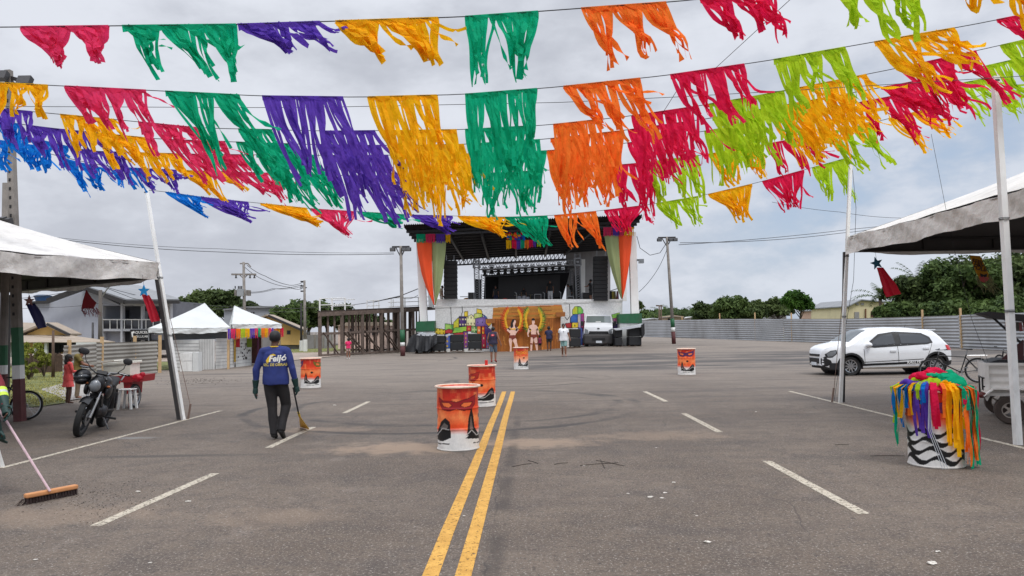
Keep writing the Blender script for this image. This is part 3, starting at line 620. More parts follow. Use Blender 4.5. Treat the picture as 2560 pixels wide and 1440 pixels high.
# ---------------- stage ----------------
D0=54.0
WALLW=mat('stage_white',C(235,235,232),.8,.05,.6,dirt=.15); ROOFM=mat('roof_metal_dark',C(34,33,34),.6,.15,2); ROOFT=mat('roof_sheet',C(90,84,80),.6,.2,2,dirt=.5); TRM=mat('roof_truss_paint',C(52,54,60),.5,.15,3); GRAYW=mat('gray_wall',C(140,138,138),.9,.12,.8,dirt=.4)
OUT=C(20,18,22)
def stage():
    b0=G(1320,872); t=thing('concert_stage','covered white concert stage with painted mural base and dark metal roof','stage',(b0.x,D0,0))
    # platform with its mural wall
    MB().prism([P(1088,768,D0+.02),P(1556,751,D0+.02),P(1556,868,D0+.02),P(1088,886,D0+.02)],(0,12,0)).build('platform',WALLW,t)
    cv=Canvas(1088,748,1556,888,420,150,C(236,236,234)); rr=random.Random(11)
    pal=[C(226,190,40),C(40,92,170),C(190,40,42),C(110,70,150),C(132,186,84),C(228,110,50),C(200,60,110),C(120,130,190),C(40,60,90),C(235,215,120),C(170,30,50)]
    Yc,Bl,Rd,Vi,Li,Or,Mg,Lv,Nv,Cr,Gn=C(232,196,50),C(44,96,176),C(186,44,48),C(112,74,150),C(176,214,70),C(238,118,50),C(190,60,120),C(160,140,200),C(52,48,92),C(232,222,170),C(96,190,96)
    def q(pts,col,hi=None,win=None,wc=None):
        P_=[(1000+x/3.6,525+y/3.6) for x,y in pts]; cv.poly(P_,col)
        xs=[p[0] for p in P_]; ys=[p[1] for p in P_]; x0,x1,y0,y1=min(xs),max(xs),min(ys),max(ys)
        # hand-painted shading inside each block
        hc=hi or tuple(min(1,c*1.35+.05) for c in col[:3]); m=np.exp(-(((cv.X-(x0+(x1-x0)*.35))/((x1-x0)*.35+1))**2+((cv.Y-(y0+(y1-y0)*.45))/((y1-y0)*.35+1))**2)); ins=np.zeros(cv.X.shape,bool); n=len(P_)
        for i in range(n):
            ax,ay=P_[i];bx_,by=P_[(i+1)%n]
            if ay!=by: ins^=((ay>cv.Y)!=(by>cv.Y))&(cv.X<(bx_-ax)*(cv.Y-ay)/(by-ay)+ax)
        cv.blend(m*ins*.7,hc)
        if win:
            for i in range(win[0]):
                for j in range(win[1]):
                    wx=x0+(x1-x0)*(i+.5)/win[0]; wy=y0+(y1-y0)*(j+.55)/win[1]; cv.poly([(wx-1.3,wy-2.2),(wx+1.3,wy-2.2),(wx+1.3,wy+2.2),(wx-1.3,wy+2.2)],wc or OUT)
        cv.line(P_,1.25,OUT,True)
    for args in (([(315,1062),(405,1076),(405,1122),(315,1118)],Yc,None,(3,2)),([(405,1022),(480,1032),(480,1080),(405,1085)],Gn,C(220,240,120)),([(405,1085),(440,1070),(480,1080),(480,1112),(405,1112)],Rd),
      ([(483,1012),(540,955),(546,1060),(483,1068)],Yc,C(190,220,80)),([(577,915),(610,910),(612,962),(577,966)],Yc),([(530,962),(600,958),(602,1050),(530,1052)],Nv,Vi,(3,2),Cr),([(600,962),(645,940),(682,975),(682,1042),(600,1046)],Cr,None,(3,2)),
      ([(690,888),(735,898),(741,936),(690,930)],Yc),([(668,936),(700,928),(741,936),(741,978),(668,975)],Li,Cr),([(680,976),(760,960),(802,1000),(802,1052),(680,1052)],Vi,Lv,(3,1),Nv),([(741,936),(772,955),(802,1000),(760,962)],Bl),
      ([(468,1110),(490,1060),(600,1046),(600,1096)],Li,Gn),([(600,1040),(642,1040),(642,1092),(600,1094)],Rd,None,(1,1),Yc),([(642,1044),(697,1050),(692,1108),(642,1102)],Gn,Cr,(2,2)),([(695,1046),(728,1046),(728,1115),(695,1115)],Or,None,(1,1),Cr),([(733,1046),(762,1046),(762,1120),(733,1118)],Rd,Or,(1,2),Yc),
      ([(762,1040),(828,1082),(804,1172),(762,1162)],Vi,Nv),([(770,978),(832,1012),(800,1050),(772,1022)],Yc,Or),([(480,1112),(570,1098),(570,1125),(480,1125)],Rd),([(570,1092),(612,1092),(608,1245),(572,1245)],Vi,Mg,(1,4),Yc),([(733,1118),(775,1118),(775,1248),(733,1248)],Rd,Mg,(1,2),Cr),([(775,1162),(806,1170),(800,1248),(775,1248)],Lv,Vi,(1,2),Or),([(400,1115),(452,1118),(452,1245),(400,1245)],Bl,Lv,(1,3),Yc),
      ([(1553,898),(1574,868),(1600,868),(1600,938),(1553,940)],Li,Yc),([(1600,868),(1626,870),(1647,900),(1647,936),(1600,938)],Gn,Li),([(1533,968),(1560,940),(1600,938),(1602,1012),(1533,1012)],Bl),([(1600,938),(1628,934),(1630,1062),(1602,1058)],Lv,Cr),([(1628,934),(1655,930),(1655,1060),(1630,1062)],Mg,Vi),([(1485,1022),(1545,1014),(1545,1062),(1500,1062)],Rd),([(1545,1014),(1602,1012),(1602,1058),(1545,1062)],Yc,None,(1,1)),([(1602,1058),(1645,1062),(1645,1215),(1602,1215)],Bl,Lv),([(1655,1000),(1690,1000),(1690,1215),(1645,1215),(1645,1062)],Rd,Nv),
      ([(1905,942),(1975,925),(1986,960),(1914,978)],Li,Gn),([(1986,960),(2008,950),(2008,1020),(1986,1020)],Bl),([(1914,978),(1986,960),(1986,1022),(1922,1012)],Lv,Rd),([(1962,1030),(2008,1020),(2008,1064),(1962,1066)],Yc,None,(1,1)),([(1915,1012),(1962,1030),(1962,1180),(1915,1180)],Nv,Vi)): q(*args)
    cv.speck(.08,2,2)
    cv.build('painted_mural',lambda x,y: P(x,y+(1322-x)*0,D0-.004) if True else 0,attr_mat('mural_paint',.75),t,smooth=False)
    # stage deck edge
    MB().prism([P(1086,766,D0-.05),P(1557,750,D0-.05),P(1557,754,D0-.05),P(1086,770,D0-.05)],(0,.2,0)).build('deck_edge',WHITE,t)
    # columns with painted bases
    for (x0,x1,y0,xb0,xb1,yb,D) in((1040,1057,597,1050,1068,805,D0-1),(1573,1590,580,1579,1598,786,D0-1),(1066,1077,640,1072,1084,770,D0+7),(1553,1563,620,1557,1567,752,D0+7)):
        mb=MB(); mb.prism([P(x0,y0,D),P(x1,y0,D),P(xb1,yb,D),P(xb0,yb,D)],(0,.5,0)); mb.build('column',WALLW,t)
    for pts,D in (([(1040,804),(1086,802),(1086,828),(1040,829)],D0-1.1),([(1547,785),(1605,783),(1605,808),(1547,808)],D0-1.1)): MB().ppoly(pts,D,1.5).build('column_base',GREENP,t)
    for pts,D in (([(1042,829),(1085,828),(1085,884),(1042,886)],D0-1.05),([(1549,808),(1603,808),(1603,868),(1549,868)],D0-1.05)): MB().ppoly(pts,D,1.4).build('column_base',WHITE2,t)
    # roof
    FL,FR,BR,BL=P(1009,565,D0-3),P(1606,540,D0-3),P(1532,622,D0+12),P(1080,652,D0+12)
    def sheet_(off,name,m):
        mb=MB(); nx=110; vs=[];fs=[]
        for i in range(nx*2+1):
            u=i/(nx*2); z=.05*(1 if i%2 else -1)
            for v in (0,.33,.66,1): q=(FL.lerp(FR,u)).lerp(BL.lerp(BR,u),v); vs.append(q+V((0,0,z+off)))
        for i in range(nx*2):
            for j in range(3): fs.append((i*4+j,i*4+j+1,(i+1)*4+j+1,(i+1)*4+j))
        mb.add(vs,fs).build(name,m,t)
    sheet_(.1,'roof_sheeting',ROOFT); sheet_(-.02,'roof_underside',ROOFM)
    # purlins below the sheeting
    mb=MB()
    for j in range(1,13):
        v=j/13; mb.beam(FL.lerp(BL,v)-V((0,0,.18)),FR.lerp(BR,v)-V((0,0,.18)),.12,.16)
    mb.build('purlins',mat('purlin',C(44,44,48),.6),t)
    for (a,b_,c,d) in (((1037,568),(1580,546),D0-1.5,.8),((1090,650),(1425,632),D0+12,.8)):
        mb=MB(); p=P(*a,c);q=P(*b_,c); lo=V((0,0,-.55)); n=34; mb.beam(p,q,.13);mb.beam(p+lo,q+lo,.13)
        for i in range(n):
            s=p.lerp(q,i/n);e=p.lerp(q,(i+1)/n); mb.beam(s+lo,e,.06); mb.beam(s,s+lo,.06)
        mb.build('roof_truss',TRM,t)
    for x0,x1 in ((1125,1160),(1205,1222),(1290,1290),(1375,1362),(1480,1410)):
        mb=MB(); p=P(x0,592-(x0-1050)*.04,D0-1.5);q=P(x1,651-(x1-1110)*.055,D0+12); mb.beam(p,q,.16,.35); mb.build('rafter',ROOFM,t)
    # side wall at the back right
    MB().prism([P(1416,622,D0+11.8),P(1526,612,D0+11.8),P(1526,760,D0+11.8),P(1416,765,D0+11.8)],(0,.2,0)).build('back_wall',GRAYW,t)
    MB().prism([P(1453,648,D0+11),P(1463,648,D0+11),P(1463,760,D0+11),P(1453,760,D0+11)],(0,.6,0)).build('column',WALLW,t)
    # black back cloth
    MB().prism([P(1212,688,D0+9),P(1426,672,D0+9),P(1418,705,D0+9),P(1405,748,D0+9),P(1380,762,D0+9),P(1208,765,D0+9)],(0,.05,0)).build('back_curtain',mat('black_cloth',C(16,16,19),.9,.2,2),t)
    MB().prism([P(1246,692,D0+8.7),P(1400,686,D0+8.7),P(1400,742,D0+8.7),P(1246,746,D0+8.7)],(0,.12,0)).build('video_screen',mat('screen_off',C(27,27,31),.4,.04),t)
    # floor edge railing back left
    mb=MB()
    for y in (742,760): mb.tube([P(1150,y,D0+11),P(1190,y-1,D0+11)],.03,5)
    mb.build('back_rail',STEEL,t)
    return t
stage()
# lighting truss frame standing on the stage
def lighting_truss():
    t=thing('lighting_truss','silver lattice lighting truss frame standing on the stage','truss',tuple(P(1320,760,D0+2)))
    mb=MB(); mb.truss(P(1194,766,D0+2),P(1191,660,D0+2),.36,.36,.03,.018); mb.truss(P(1447,757,D0+2),P(1443,634,D0+2),.36,.36,.03,.018)
    mb.build('tower',ALU,t)
    mb=MB(); mb.truss(P(1198,668,D0+2),P(1438,656,D0+2),.38,.4,.03,.018); mb.truss(P(1190,658,D0+2),P(1190,646,D0+2),.36,.4,.03,.018); mb.build('cross_truss',ALU,t)
    mb=MB()
    for px,py in((1191,661),(1444,655)):
        c=P(px,py,D0+1.9); 
        for z in(-.25,.25): mb.box(c+V((0,0,z)),(.55,.5,.07))
        for x in(-.24,.24): mb.box(c+V((x,0,0)),(.07,.5,.5))
        mb.box(c,(.2,.4,.14))
    mb.build('sleeve_block',ALU,t)
    mb=MB(); mb.truss(P(1215,686,D0+7),P(1432,674,D0+7),.34,.4,.028,.018); mb.truss(P(1208,764,D0+7),P(1208,686,D0+7),.34,.4,.028,.018); mb.truss(P(1431,757,D0+7),P(1431,680,D0+7),.34,.4,.028,.018); mb.build('rear_truss',mat('truss_gray',C(110,112,116),.5,metal=.3),t)
    mb=MB()
    for y in (676,680): mb.tube([P(1205,y,D0+4.5),P(1435,y-11,D0+4.5)],.05,5)
    mb.build('lamp_bar',DARK,t)
    r=random.Random(2)
    for i in range(13):
        px=1212+i*17; py=676-(px-1205)*.048+r.uniform(-2,3); c=P(px,py,D0+r.choice((3.5,4.5,6))); 
        m=MB(); m.lathe(c,[(0,-.22),(.1,-.22),(.17,.15),(.17,.2),(0,.2)],10); m.box(c+V((0,0,-.3)),(.34,.3,.14)); m.box(c+V((0,0,.28)),(.4,.06,.08)); m.build('stage_lamp',BLACK,t)
lighting_truss()
def line_array(label,x0,x1,y0,y1,n,D):
    t=thing('line_array_speaker',label,'loudspeaker',tuple(P((x0+x1)/2,y0,D)),group='hanging speaker columns at the stage')
    for i in range(n):
        a=y0+(y1-y0)*i/n; b_=y0+(y1-y0)*(i+1)/n; off=.12*math.sin(math.pi*i/n)
        m=MB(); m.ppoly([(x0,a+.7),(x1,a+.2),(x1+1,b_-.6),(x0-1,b_-.1)],D-off,.9); o=m.build('cabinet',BLACK,t)
    m=MB()
    for x in (x0+6,x1-6): m.tube([P(x,y0-13,D+.4),P(x,y0,D+.4)],.025,4)
    m.build('hoist_chain',STEEL,t)
line_array('tall black hanging speaker column beside the left stage drape',1110,1141,651,747,9,D0-.3)
line_array('tall black hanging speaker column beside the right stage drape',1486,1519,640,752,11,D0-.3)
# tall dark subwoofer towers
for lab,x0,x1,y0,y1,D in(('tall black side speaker behind the left truss tower',1187,1201,698,765,D0+3),('tall black side speaker behind the right truss tower',1436,1452,689,757,D0+3)):
    c=P((x0+x1)/2,y1,D); t=thing('side_speaker',lab,'loudspeaker',tuple(c)); MB().ppoly([(x0,y0),(x1,y0),(x1,y1),(x0,y1)],D,.8).build('cabinet',BLACK,t); MB().ppoly([(x0+2,y0+3),(x1-2,y0+3),(x1-2,y1-4),(x0+2,y1-4)],D-.02,.02).build('grille',DARK,t)
# drapes
def cloth(name,left,right,D,m,par,amp=.12,K=12):
    vs=[];fs=[]; n=len(left)
    for i in range(n):
        a,b_=P(*left[i],D),P(*right[i],D)
        for k in range(K+1): u=k/K; q=a.lerp(b_,u); q.y+=amp*math.sin(u*10+1)*(.4+.6*i/n)-.2*math.sin(math.pi*u); vs.append(q)
    for i in range(n-1):
        for k in range(K): fs.append((i*(K+1)+k,i*(K+1)+k+1,(i+1)*(K+1)+k+1,(i+1)*(K+1)+k))
    return MB().add(vs,fs).build(name,m,par,fix=False,smooth=True)
ORC=mat('orange_drape',C(255,92,44),.8,.05,1,trans=.25); SAC=mat('sage_drape',C(160,172,120),.8,.05,1,trans=.25)
def fringe_px(name,x0,y0,x1,y1,h,D,col,par,seed=0,n=None):
    r=random.Random(seed); n=n or max(4,int(abs(x1-x0)/2.2)); mb=MB(); vs=[]
    for i in range(n):
        a=x0+(x1-x0)*i/n; b_=x0+(x1-x0)*(i+1)/n; ya=y0+(y1-y0)*(i+.5)/n; hh=h*r.uniform(.88,1.08); dx=r.uniform(-1,1.2); dy=r.uniform(-.05,.05)
        w=(b_-a)*.42; c=(a+b_)/2
        q=[P(c-w*1.2,ya,D+dy),P(c+w*1.2,ya,D+dy),P(c+w+dx*.5,ya+hh*.5,D+dy-.04),P(c-w+dx*.5,ya+hh*.5,D+dy-.04),P(c+w+dx,ya+hh,D+dy),P(c-w+dx,ya+hh,D+dy)]
        mb.add(q,[(0,1,2,3),(3,2,4,5)])
    return mb.build(name,CREPE[col],par,fix=False)
def drape(label,oL,oR,sL,sR,fr,D):
    t=thing('stage_drape',label,'drape',tuple(P(oL[0][0],oL[0][1],D)),group='drapes on the stage columns')
    cloth('orange_cloth',oL,oR,D,ORC,t); cloth('sage_cloth',sL,sR,D,SAC,t)
    for i,(x0,x1,c) in enumerate(fr): fringe_px('fringe',x0,fr_y(x0,fr),x1,fr_y(x1,fr),22,D-.3,c,t,i)
def fr_y(x,fr): return (585 if fr[0][0]<1300 else 568)
drape('orange and sage pointed drape on the left stage column',[(1041,604),(1045,640),(1054,685),(1066,722),(1084,762)],[(1080,604),(1080,640),(1081,685),(1083,722),(1087,763)],[(1080,604),(1080,640),(1081,685),(1083,722),(1087,763)],[(1116,603),(1113,640),(1107,690),(1100,727),(1089,763)],[(1041,1063,'teal'),(1064,1088,'pink'),(1090,1112,'purple'),(1114,1126,'yellow')],D0-1.6)
drape('orange and sage pointed drape on the right stage column',[(1546,588),(1548,630),(1551,680),(1553,720),(1555,747)],[(1580,588),(1577,630),(1570,680),(1563,720),(1556,747)],[(1511,590),(1518,630),(1530,680),(1543,720),(1553,747)],[(1546,588),(1548,630),(1551,680),(1553,720),(1555,747)],[(1508,1531,'pink'),(1532,1547,'purple'),(1548,1559,'pink'),(1560,1584,'yellow')],D0-1.6)
# pom-pom cluster over the middle of the stage
t=thing('pompom_hanging','cluster of multicoloured pompoms over a striped fringe, hung above the stage centre','decoration',tuple(P(1305,580,D0-1.8)))
r=random.Random(9)
for c in('yellow','crimson','blue','teal','orange','purple'):
    for i in range(11): MB().ell(P(1266+r.uniform(0,44),584+r.uniform(0,14),D0-1.8+r.uniform(-.15,.15)),.11,8,6).build('pompom',CREPE[c],t)
for i,(c,x0) in enumerate((('yellow',1265),('crimson',1279),('purple',1291),('teal',1301),('orange',1312),('crimson',1322),('purple',1330),('lime',1343))): fringe_px('fringe',x0,600,x0+(13 if i<3 else 10),600,22 if i<5 else 18,D0-1.8,c,t,i)
# band gear on the stage
def gear():
    D=D0+4
    t=thing('drum_kit','silver and white drum kit at the back of the stage','drum kit',tuple(P(1308,760,D)))
    for (px,py,r_,h) in((1308,753,.28,.35),(1299,744,.17,.22),(1310,743,.17,.22),(1318,746,.18,.24),(1299,754,.22,.3),(1320,755,.22,.3)):
        m=MB(); m.lathe(P(px,py,D),[(0,-h/2),(r_,-h/2),(r_,h/2),(0,h/2)],14,'Y' if r_>.25 else 'Z'); m.build('drum_shell',mat('drum_silver',C(150,152,158),.3,.2,8,metal=.5),t)
    for (px,py) in((1292,738),(1326,737),(1304,736)): m=MB(); m.lathe(P(px,py,D),[(0,.02),(.24,0),(.0,-.01)],14); m.tube([P(px,py,D),P(px,762,D)],.015,4); m.build('cymbal',mat('brass',C(150,130,80),.35,metal=.7),t)
    def amp(label,x0,y0,x1,y1,D,m=BLACK,trim=STEEL,name='amplifier_rack'):
        t=thing(name,label,'stage equipment',tuple(P((x0+x1)/2,y1,D))); MB().ppoly([(x0,y0),(x1,y0),(x1,y1),(x0,y1)],D,.6).build('case',m,t)
        mb=MB(); 
        for a,b_,c,d in((x0,y0,x1,y0+1.2),(x0,y1-1.2,x1,y1),(x0,y0+1.3,x0+1.1,y1-1.3),(x1-1.1,y0+1.3,x1,y1-1.3)): mb.ppoly([(a,b_),(c,b_),(c,d),(a,d)],D-.03,.03)
        mb.build('metal_edge',trim,t); MB().ppoly([(x0+3,y0+4),(x1-3,y0+4),(x1-3,(y0+y1)/2),(x0+3,(y0+y1)/2)],D-.02,.02).build('panel',DARK,t)
    amp('tall black rack with grey edges left of the left truss tower',1170,731,1185,766,D0+1.5)
    amp('small square case with silver edges by the right truss tower',1419,740,1434,756,D0+1.5)
    amp('mixing desk case with silver top right of the right tower',1456,731,1476,755,D0+2); amp('low dark red equipment case beside the right speaker column',1495,742,1520,755,D0+1.2,mat('maroon_case',C(70,25,28),.6))
    amp('black keyboard stand case behind the drum kit',1336,735,1353,757,D0+5)
    for lab,x in (('black wedge monitor near the stage centre edge',1380),('black wedge monitor at the right of the stage edge',1404),('black wedge monitor left of the drum kit',1288)):
        t=thing('wedge_monitor',lab,'loudspeaker',tuple(P(x,758,D0+1))); MB().ppoly([(x-9,759),(x-6,750),(x+4,748),(x+10,759)],D0+1,.5).build('cabinet',BLACK,t); MB().ppoly([(x-5,757),(x-3.5,752),(x+3,751),(x+6,757)],D0+.98,.02).build('grille',DARK,t)
    mb=MB(); mb.prism([P(x,y,D0+2) for x,y in((1136,764),(1150,754),(1162,745),(1171,744),(1172,767),(1145,768))],(0,1.2,0)); mb.build('wooden_prop',mat('ochre_wood',C(178,126,44),.7,.2,2),label='ochre wooden carnival prop lying at the stage left',cat='prop',loc=tuple(P(1155,766,D0+2)))
    mb=MB(); mb.prism([P(x,y,D0+1.6) for x,y in((1232,752),(1250,750),(1262,745),(1268,747),(1278,757),(1290,754),(1288,761),(1275,763),(1255,760),(1236,757))],(0,.5,0)); mb.build('red_cloth',mat('red_cloth',C(150,50,45),.8,.2,2),label='crumpled red cloth lying on the stage floor left of the drums',cat='cloth',loc=tuple(P(1260,762,D0+1.6)))
    for i,(x,c) in enumerate(((1527,C(30,34,34)),(1532,C(130,120,50)),(1537,C(90,84,50)),(1544,C(90,30,40)))):
        mb=MB(); mb.prism([P(x-2,728,D0+1),P(x+2,727,D0+1),P(x+4,750,D0+1),P(x-3,752,D0+1)],(0,.2,0)); mb.build('hanging_costume',mat('costume%d'%i,c,.8),label=['black','olive yellow','brown','maroon'][i]+' costume hanging at the right end of the stage',cat='costume',loc=tuple(P(x,727,D0+1)),group='costumes hung on the stage rail')
    mb=MB(); mb.tube([P(1524,728,D0+1),P(1545,721,D0+1)],.03,5); mb.tube([P(1524,728,D0+1),P(1524,754,D0+1)],.025,5); mb.tube([P(1545,721,D0+1),P(1546,753,D0+1)],.025,5); mb.build('costume_rail',STEEL,label='sloping metal rail holding costumes at the right of the stage',cat='rail',loc=tuple(P(1524,754,D0+1)))
    for lab,x,y0,y1 in (('microphone stand at the stage centre',1361,732,759),('microphone stand left of the drum kit',1291,732,760),('microphone stand by the right monitors',1402,730,757)):
        mb=MB(); mb.tube([P(x,y0,D0+1.5),P(x,y1,D0+1.5)],.02,5); mb.tube([P(x,y0+2,D0+1.5),P(x-4,y0-2,D0+1.5)],.018,5); b2=P(x,y1,D0+1.5)
        for a in range(3): mb.tube([b2+V((0,0,.08)),b2+V((math.cos(a*2.1)*.3,math.sin(a*2.1)*.3,0))],.015,4)
        mb.build('microphone_stand',STEEL,label=lab,cat='stand',loc=tuple(b2))
gear()
# plywood carnival front with two painted cut-out figures
def plywood():
    D=D0-1.0; t=thing('wooden_backdrop','tall orange-brown painted plank backdrop with stepped wooden top in front of the stage','backdrop',tuple(G(1316,884)))
    W1=(1238,762);cv=Canvas(1215,755,1415,896,150,100,C(190,118,46)); r=np.random.default_rng(4)
    for i,x in enumerate(range(1215,1415,4)):
        f=.82+.32*r.random(); cv.poly([(x,750),(x+4,750),(x+4,900),(x,900)],tuple(c*f for c in C(176,106,44)[:3])); cv.line([(x,796),(x,900)],.6,C(120,64,24))
    for i in range(50):
        x=1215+200*r.random(); y=800+80*r.random(); cv.line([(x,y),(x+r.random()*2-1,y+18*r.random())],.8,C(222,152,70))
    for j,y in enumerate(range(758,798,5)):
        cv.poly([(1232,y),(1412,y-2),(1412,y+3.5),(1232,y+5.5)],tuple(c*(.85+.3*r.random()) for c in C(190,126,56)[:3])); cv.line([(1230,y+5),(1412,y+3)],.8,C(120,66,26))
    cv.poly([(1240,832),(1226,802),(1246,802),(1252,880),(1240,900)],C(140,76,30),.55); cv.poly([(1392,832),(1404,798),(1388,800),(1380,880)],C(140,76,30),.55)
    outline=[(1233,769),(1404,762),(1408,780),(1412,781),(1412,790),(1402,792),(1400,884),(1243,893),(1233,835),(1229,808),(1218,808),(1218,799),(1231,799)]
    D2=D
    # board: canvas faces inside the outline plus a thick backing prism
    MB().ppoly(outline,D+.03,.12).build('backing_board',WOODL,t)
    nx=cv.nx; vs=[];fs=[];ok={}
    me_cols=[]
    def inside(x,y):
        c=False
        for i in range(len(outline)):
            x1,y1=outline[i];x2,y2=outline[(i+1)%len(outline)]
            if (y1>y)!=(y2>y) and x<(x2-x1)*(y-y1)/(y2-y1)+x1: c=not c
        return c
    for j,y in enumerate(cv.y):
        for i,x in enumerate(cv.x): vs.append(tuple(P(x,y,D)))
    for j in range(cv.ny-1):
        for i in range(nx-1):
            if inside((cv.x[i]+cv.x[i+1])/2,(cv.y[j]+cv.y[j+1])/2): fs.append((j*nx+i,j*nx+i+1,(j+1)*nx+i+1,(j+1)*nx+i))
    me=bpy.data.meshes.new('p'); me.from_pydata(vs,[],fs); at=me.color_attributes.new('Col','FLOAT_COLOR','POINT'); arr=np.ones((len(vs),4),np.float32); arr[:,:3]=cv.a.reshape(-1,3); at.data.foreach_set('color',arr.ravel())
    link('painted_planks',me,attr_mat('mural_paint'),t)
    MB().ppoly([(1216,797),(1237,797),(1237,808),(1216,808)],D-.25,.24).build('ledge',mat('ledge_wood',C(150,92,44),.8),t); MB().ppoly([(1390,781),(1413,780),(1413,791),(1390,792)],D-.25,.24).build('ledge',mat('ledge_wood',C(150,92,44),.8),t)
    Dk=D-.35; skin=mat('painted_skin',C(232,190,172),.7,.12,3); dkl=mat('painted_brown',C(126,52,36),.7,.2,6)
    def wing(cx,s,cols,top,par):
        # a tall curved feather wing: spine from the shoulder up and outwards, feathers fanning off it
        rr=random.Random(int(cx)); sp=[(cx-s*4,824),(cx+s*4,815),(cx+s*7,800),(cx+s*6,788),(cx+s*2,778)]
        for c,o,ln in zip(cols,(0,.05,.10),(1.6,1.15,.62)):
            mb=MB()
            for k in range(20):
                q=k/19*3.999; i=int(q); f=q-i; x=sp[i][0]*(1-f)+sp[i+1][0]*f; y=sp[i][1]*(1-f)+sp[i+1][1]*f
                a=R(48-128*k/19)+rr.uniform(-.12,.12); L=(8.5+2.5*math.sin(k/19*3))*ln; dx=s*math.cos(a)*L; dy=math.sin(a)*L; nx,ny=-dy/L*1.6,dx/L*1.6
                mb.ppoly([(x-nx,y-ny),(x+dx*.6-nx,y+dy*.6-ny),(x+dx,y+dy),(x+dx*.6+nx,y+dy*.6+ny),(x+nx,y+ny)],Dk-o,.02)
            mb.build('wing_feathers',c,par)
    def fig(label,pts,cols,ctr,parts):
        f=thing('cutout_figure',label,'painted figure',tuple(G(ctr,880)+V((0,-.6,0))),group='painted carnival figures in front of the plank backdrop')
        wing(ctr-9,-1,cols,776,f); wing(ctr+11,1,cols,776,f)
        MB().ppoly(pts,Dk-.1,.03).build('body',skin,f)
        for nm,pp,m in parts: MB().ppoly(pp,Dk-.12,.018).build(nm,m,f)
    Y_=mat('paint_yellow',C(232,176,40),.7,.15,8);O_=mat('paint_orange',C(226,110,30),.7,.15,8);Rr=mat('paint_red',C(190,50,30),.7,.2,8);Gg=mat('paint_green',C(60,110,44),.7,.2,8);Lg=mat('paint_lime',C(170,170,50),.7,.2,8)
    woman=[(1283,800),(1288,800),(1290,805),(1288,810),(1287,815),(1294,818),(1297,824),(1289,835),(1288,842),(1292,850),(1292,856),(1296,868),(1294,878),(1290,878),(1286,860),(1281,850),(1279,860),(1279,876),(1277,886),(1274,886),(1275,868),(1272,852),(1274,842),(1276,834),(1267,826),(1268,821),(1276,816),(1282,814),(1282,808)]
    fig('painted cut-out of a dancing woman with red and orange feather wings',woman,(Rr,O_,Y_),1282,[('hair',[(1280,799),(1287,797),(1285,803),(1282,808),(1283,816),(1279,820),(1276,818),(1277,808)],HAIR),('hair',[(1287,812),(1290,814),(1293,820),(1289,820)],HAIR),('costume',[(1276,820),(1282,822),(1288,820),(1288,824),(1276,824)],Y_),('costume',[(1273,838),(1289,838),(1290,844),(1283,848),(1281,852),(1278,846),(1272,844)],dkl)])
    man=[(1330,799),(1336,799),(1337,806),(1335,811),(1341,813),(1345,819),(1348,836),(1346,838),(1341,826),(1340,834),(1343,846),(1344,860),(1345,876),(1341,877),(1338,862),(1334,848),(1331,862),(1330,878),(1326,878),(1326,860),(1327,844),(1328,834),(1326,824),(1321,836),(1323,842),(1320,842),(1318,834),(1321,818),(1325,813),(1331,811),(1330,806)]
    fig('painted cut-out of a bare-chested man with green and yellow feather wings',man,(Gg,Lg,Y_),1333,[('hair',[(1329,800),(1330,796),(1335,795),(1338,799),(1336,801),(1331,801)],HAIR),('costume',[(1327,836),(1342,836),(1343,842),(1337,844),(1334,849),(1331,843),(1327,842)],dkl),('costume',[(1326,858),(1331,858),(1331,861),(1326,861)],dkl),('costume',[(1338,858),(1344,858),(1344,861),(1338,861)],dkl)])
plywood()
# ---------------- people ----------------
def remesh(mb,vox,smooth=3,noise=0,nf=8,seed=0):
    me=mb.mesh('tmp',False); o=bpy.data.objects.new('tmp',me); COL.objects.link(o); md=o.modifiers.new('r','REMESH'); md.mode='VOXEL'; md.voxel_size=vox; md.adaptivity=0
    dg=bpy.context.evaluated_depsgraph_get(); me2=bpy.data.meshes.new_from_object(o.evaluated_get(dg)); bpy.data.objects.remove(o); bpy.data.meshes.remove(me)
    bm=bmesh.new(); bm.from_mesh(me2)
    for _ in range(smooth): bmesh.ops.smooth_vert(bm,verts=bm.verts,factor=.5,use_axis_x=True,use_axis_y=True,use_axis_z=True)
    if noise:
        bm.normal_update()
        for v in bm.verts: n=mnoise.noise(V((v.co.x*nf,v.co.y*nf,v.co.z*nf*.55))+V((seed,0,0))); v.co+=v.normal*(noise*n)
    bm.to_mesh(me2); bm.free(); me2.shade_smooth(); return me2
BASE=dict(pel=(0,0,.95),wa=(0,0,1.08),ch=(0,.0,1.28),nk=(0,-.005,1.46),hd=(0,.015,1.615),
 shL=(-.175,0,1.41),elL=(-.235,-.03,1.13),wrL=(-.25,.04,.89),shR=(.175,0,1.41),elR=(.235,-.03,1.13),wrR=(.25,.04,.89),
 hpL=(-.09,0,.92),knL=(-.10,.03,.50),anL=(-.10,-.01,.09),hpR=(.09,0,.92),knR=(.10,.03,.50),anR=(.10,-.01,.09),ftL=(-.11,.14,.03),ftR=(.11,.14,.03))
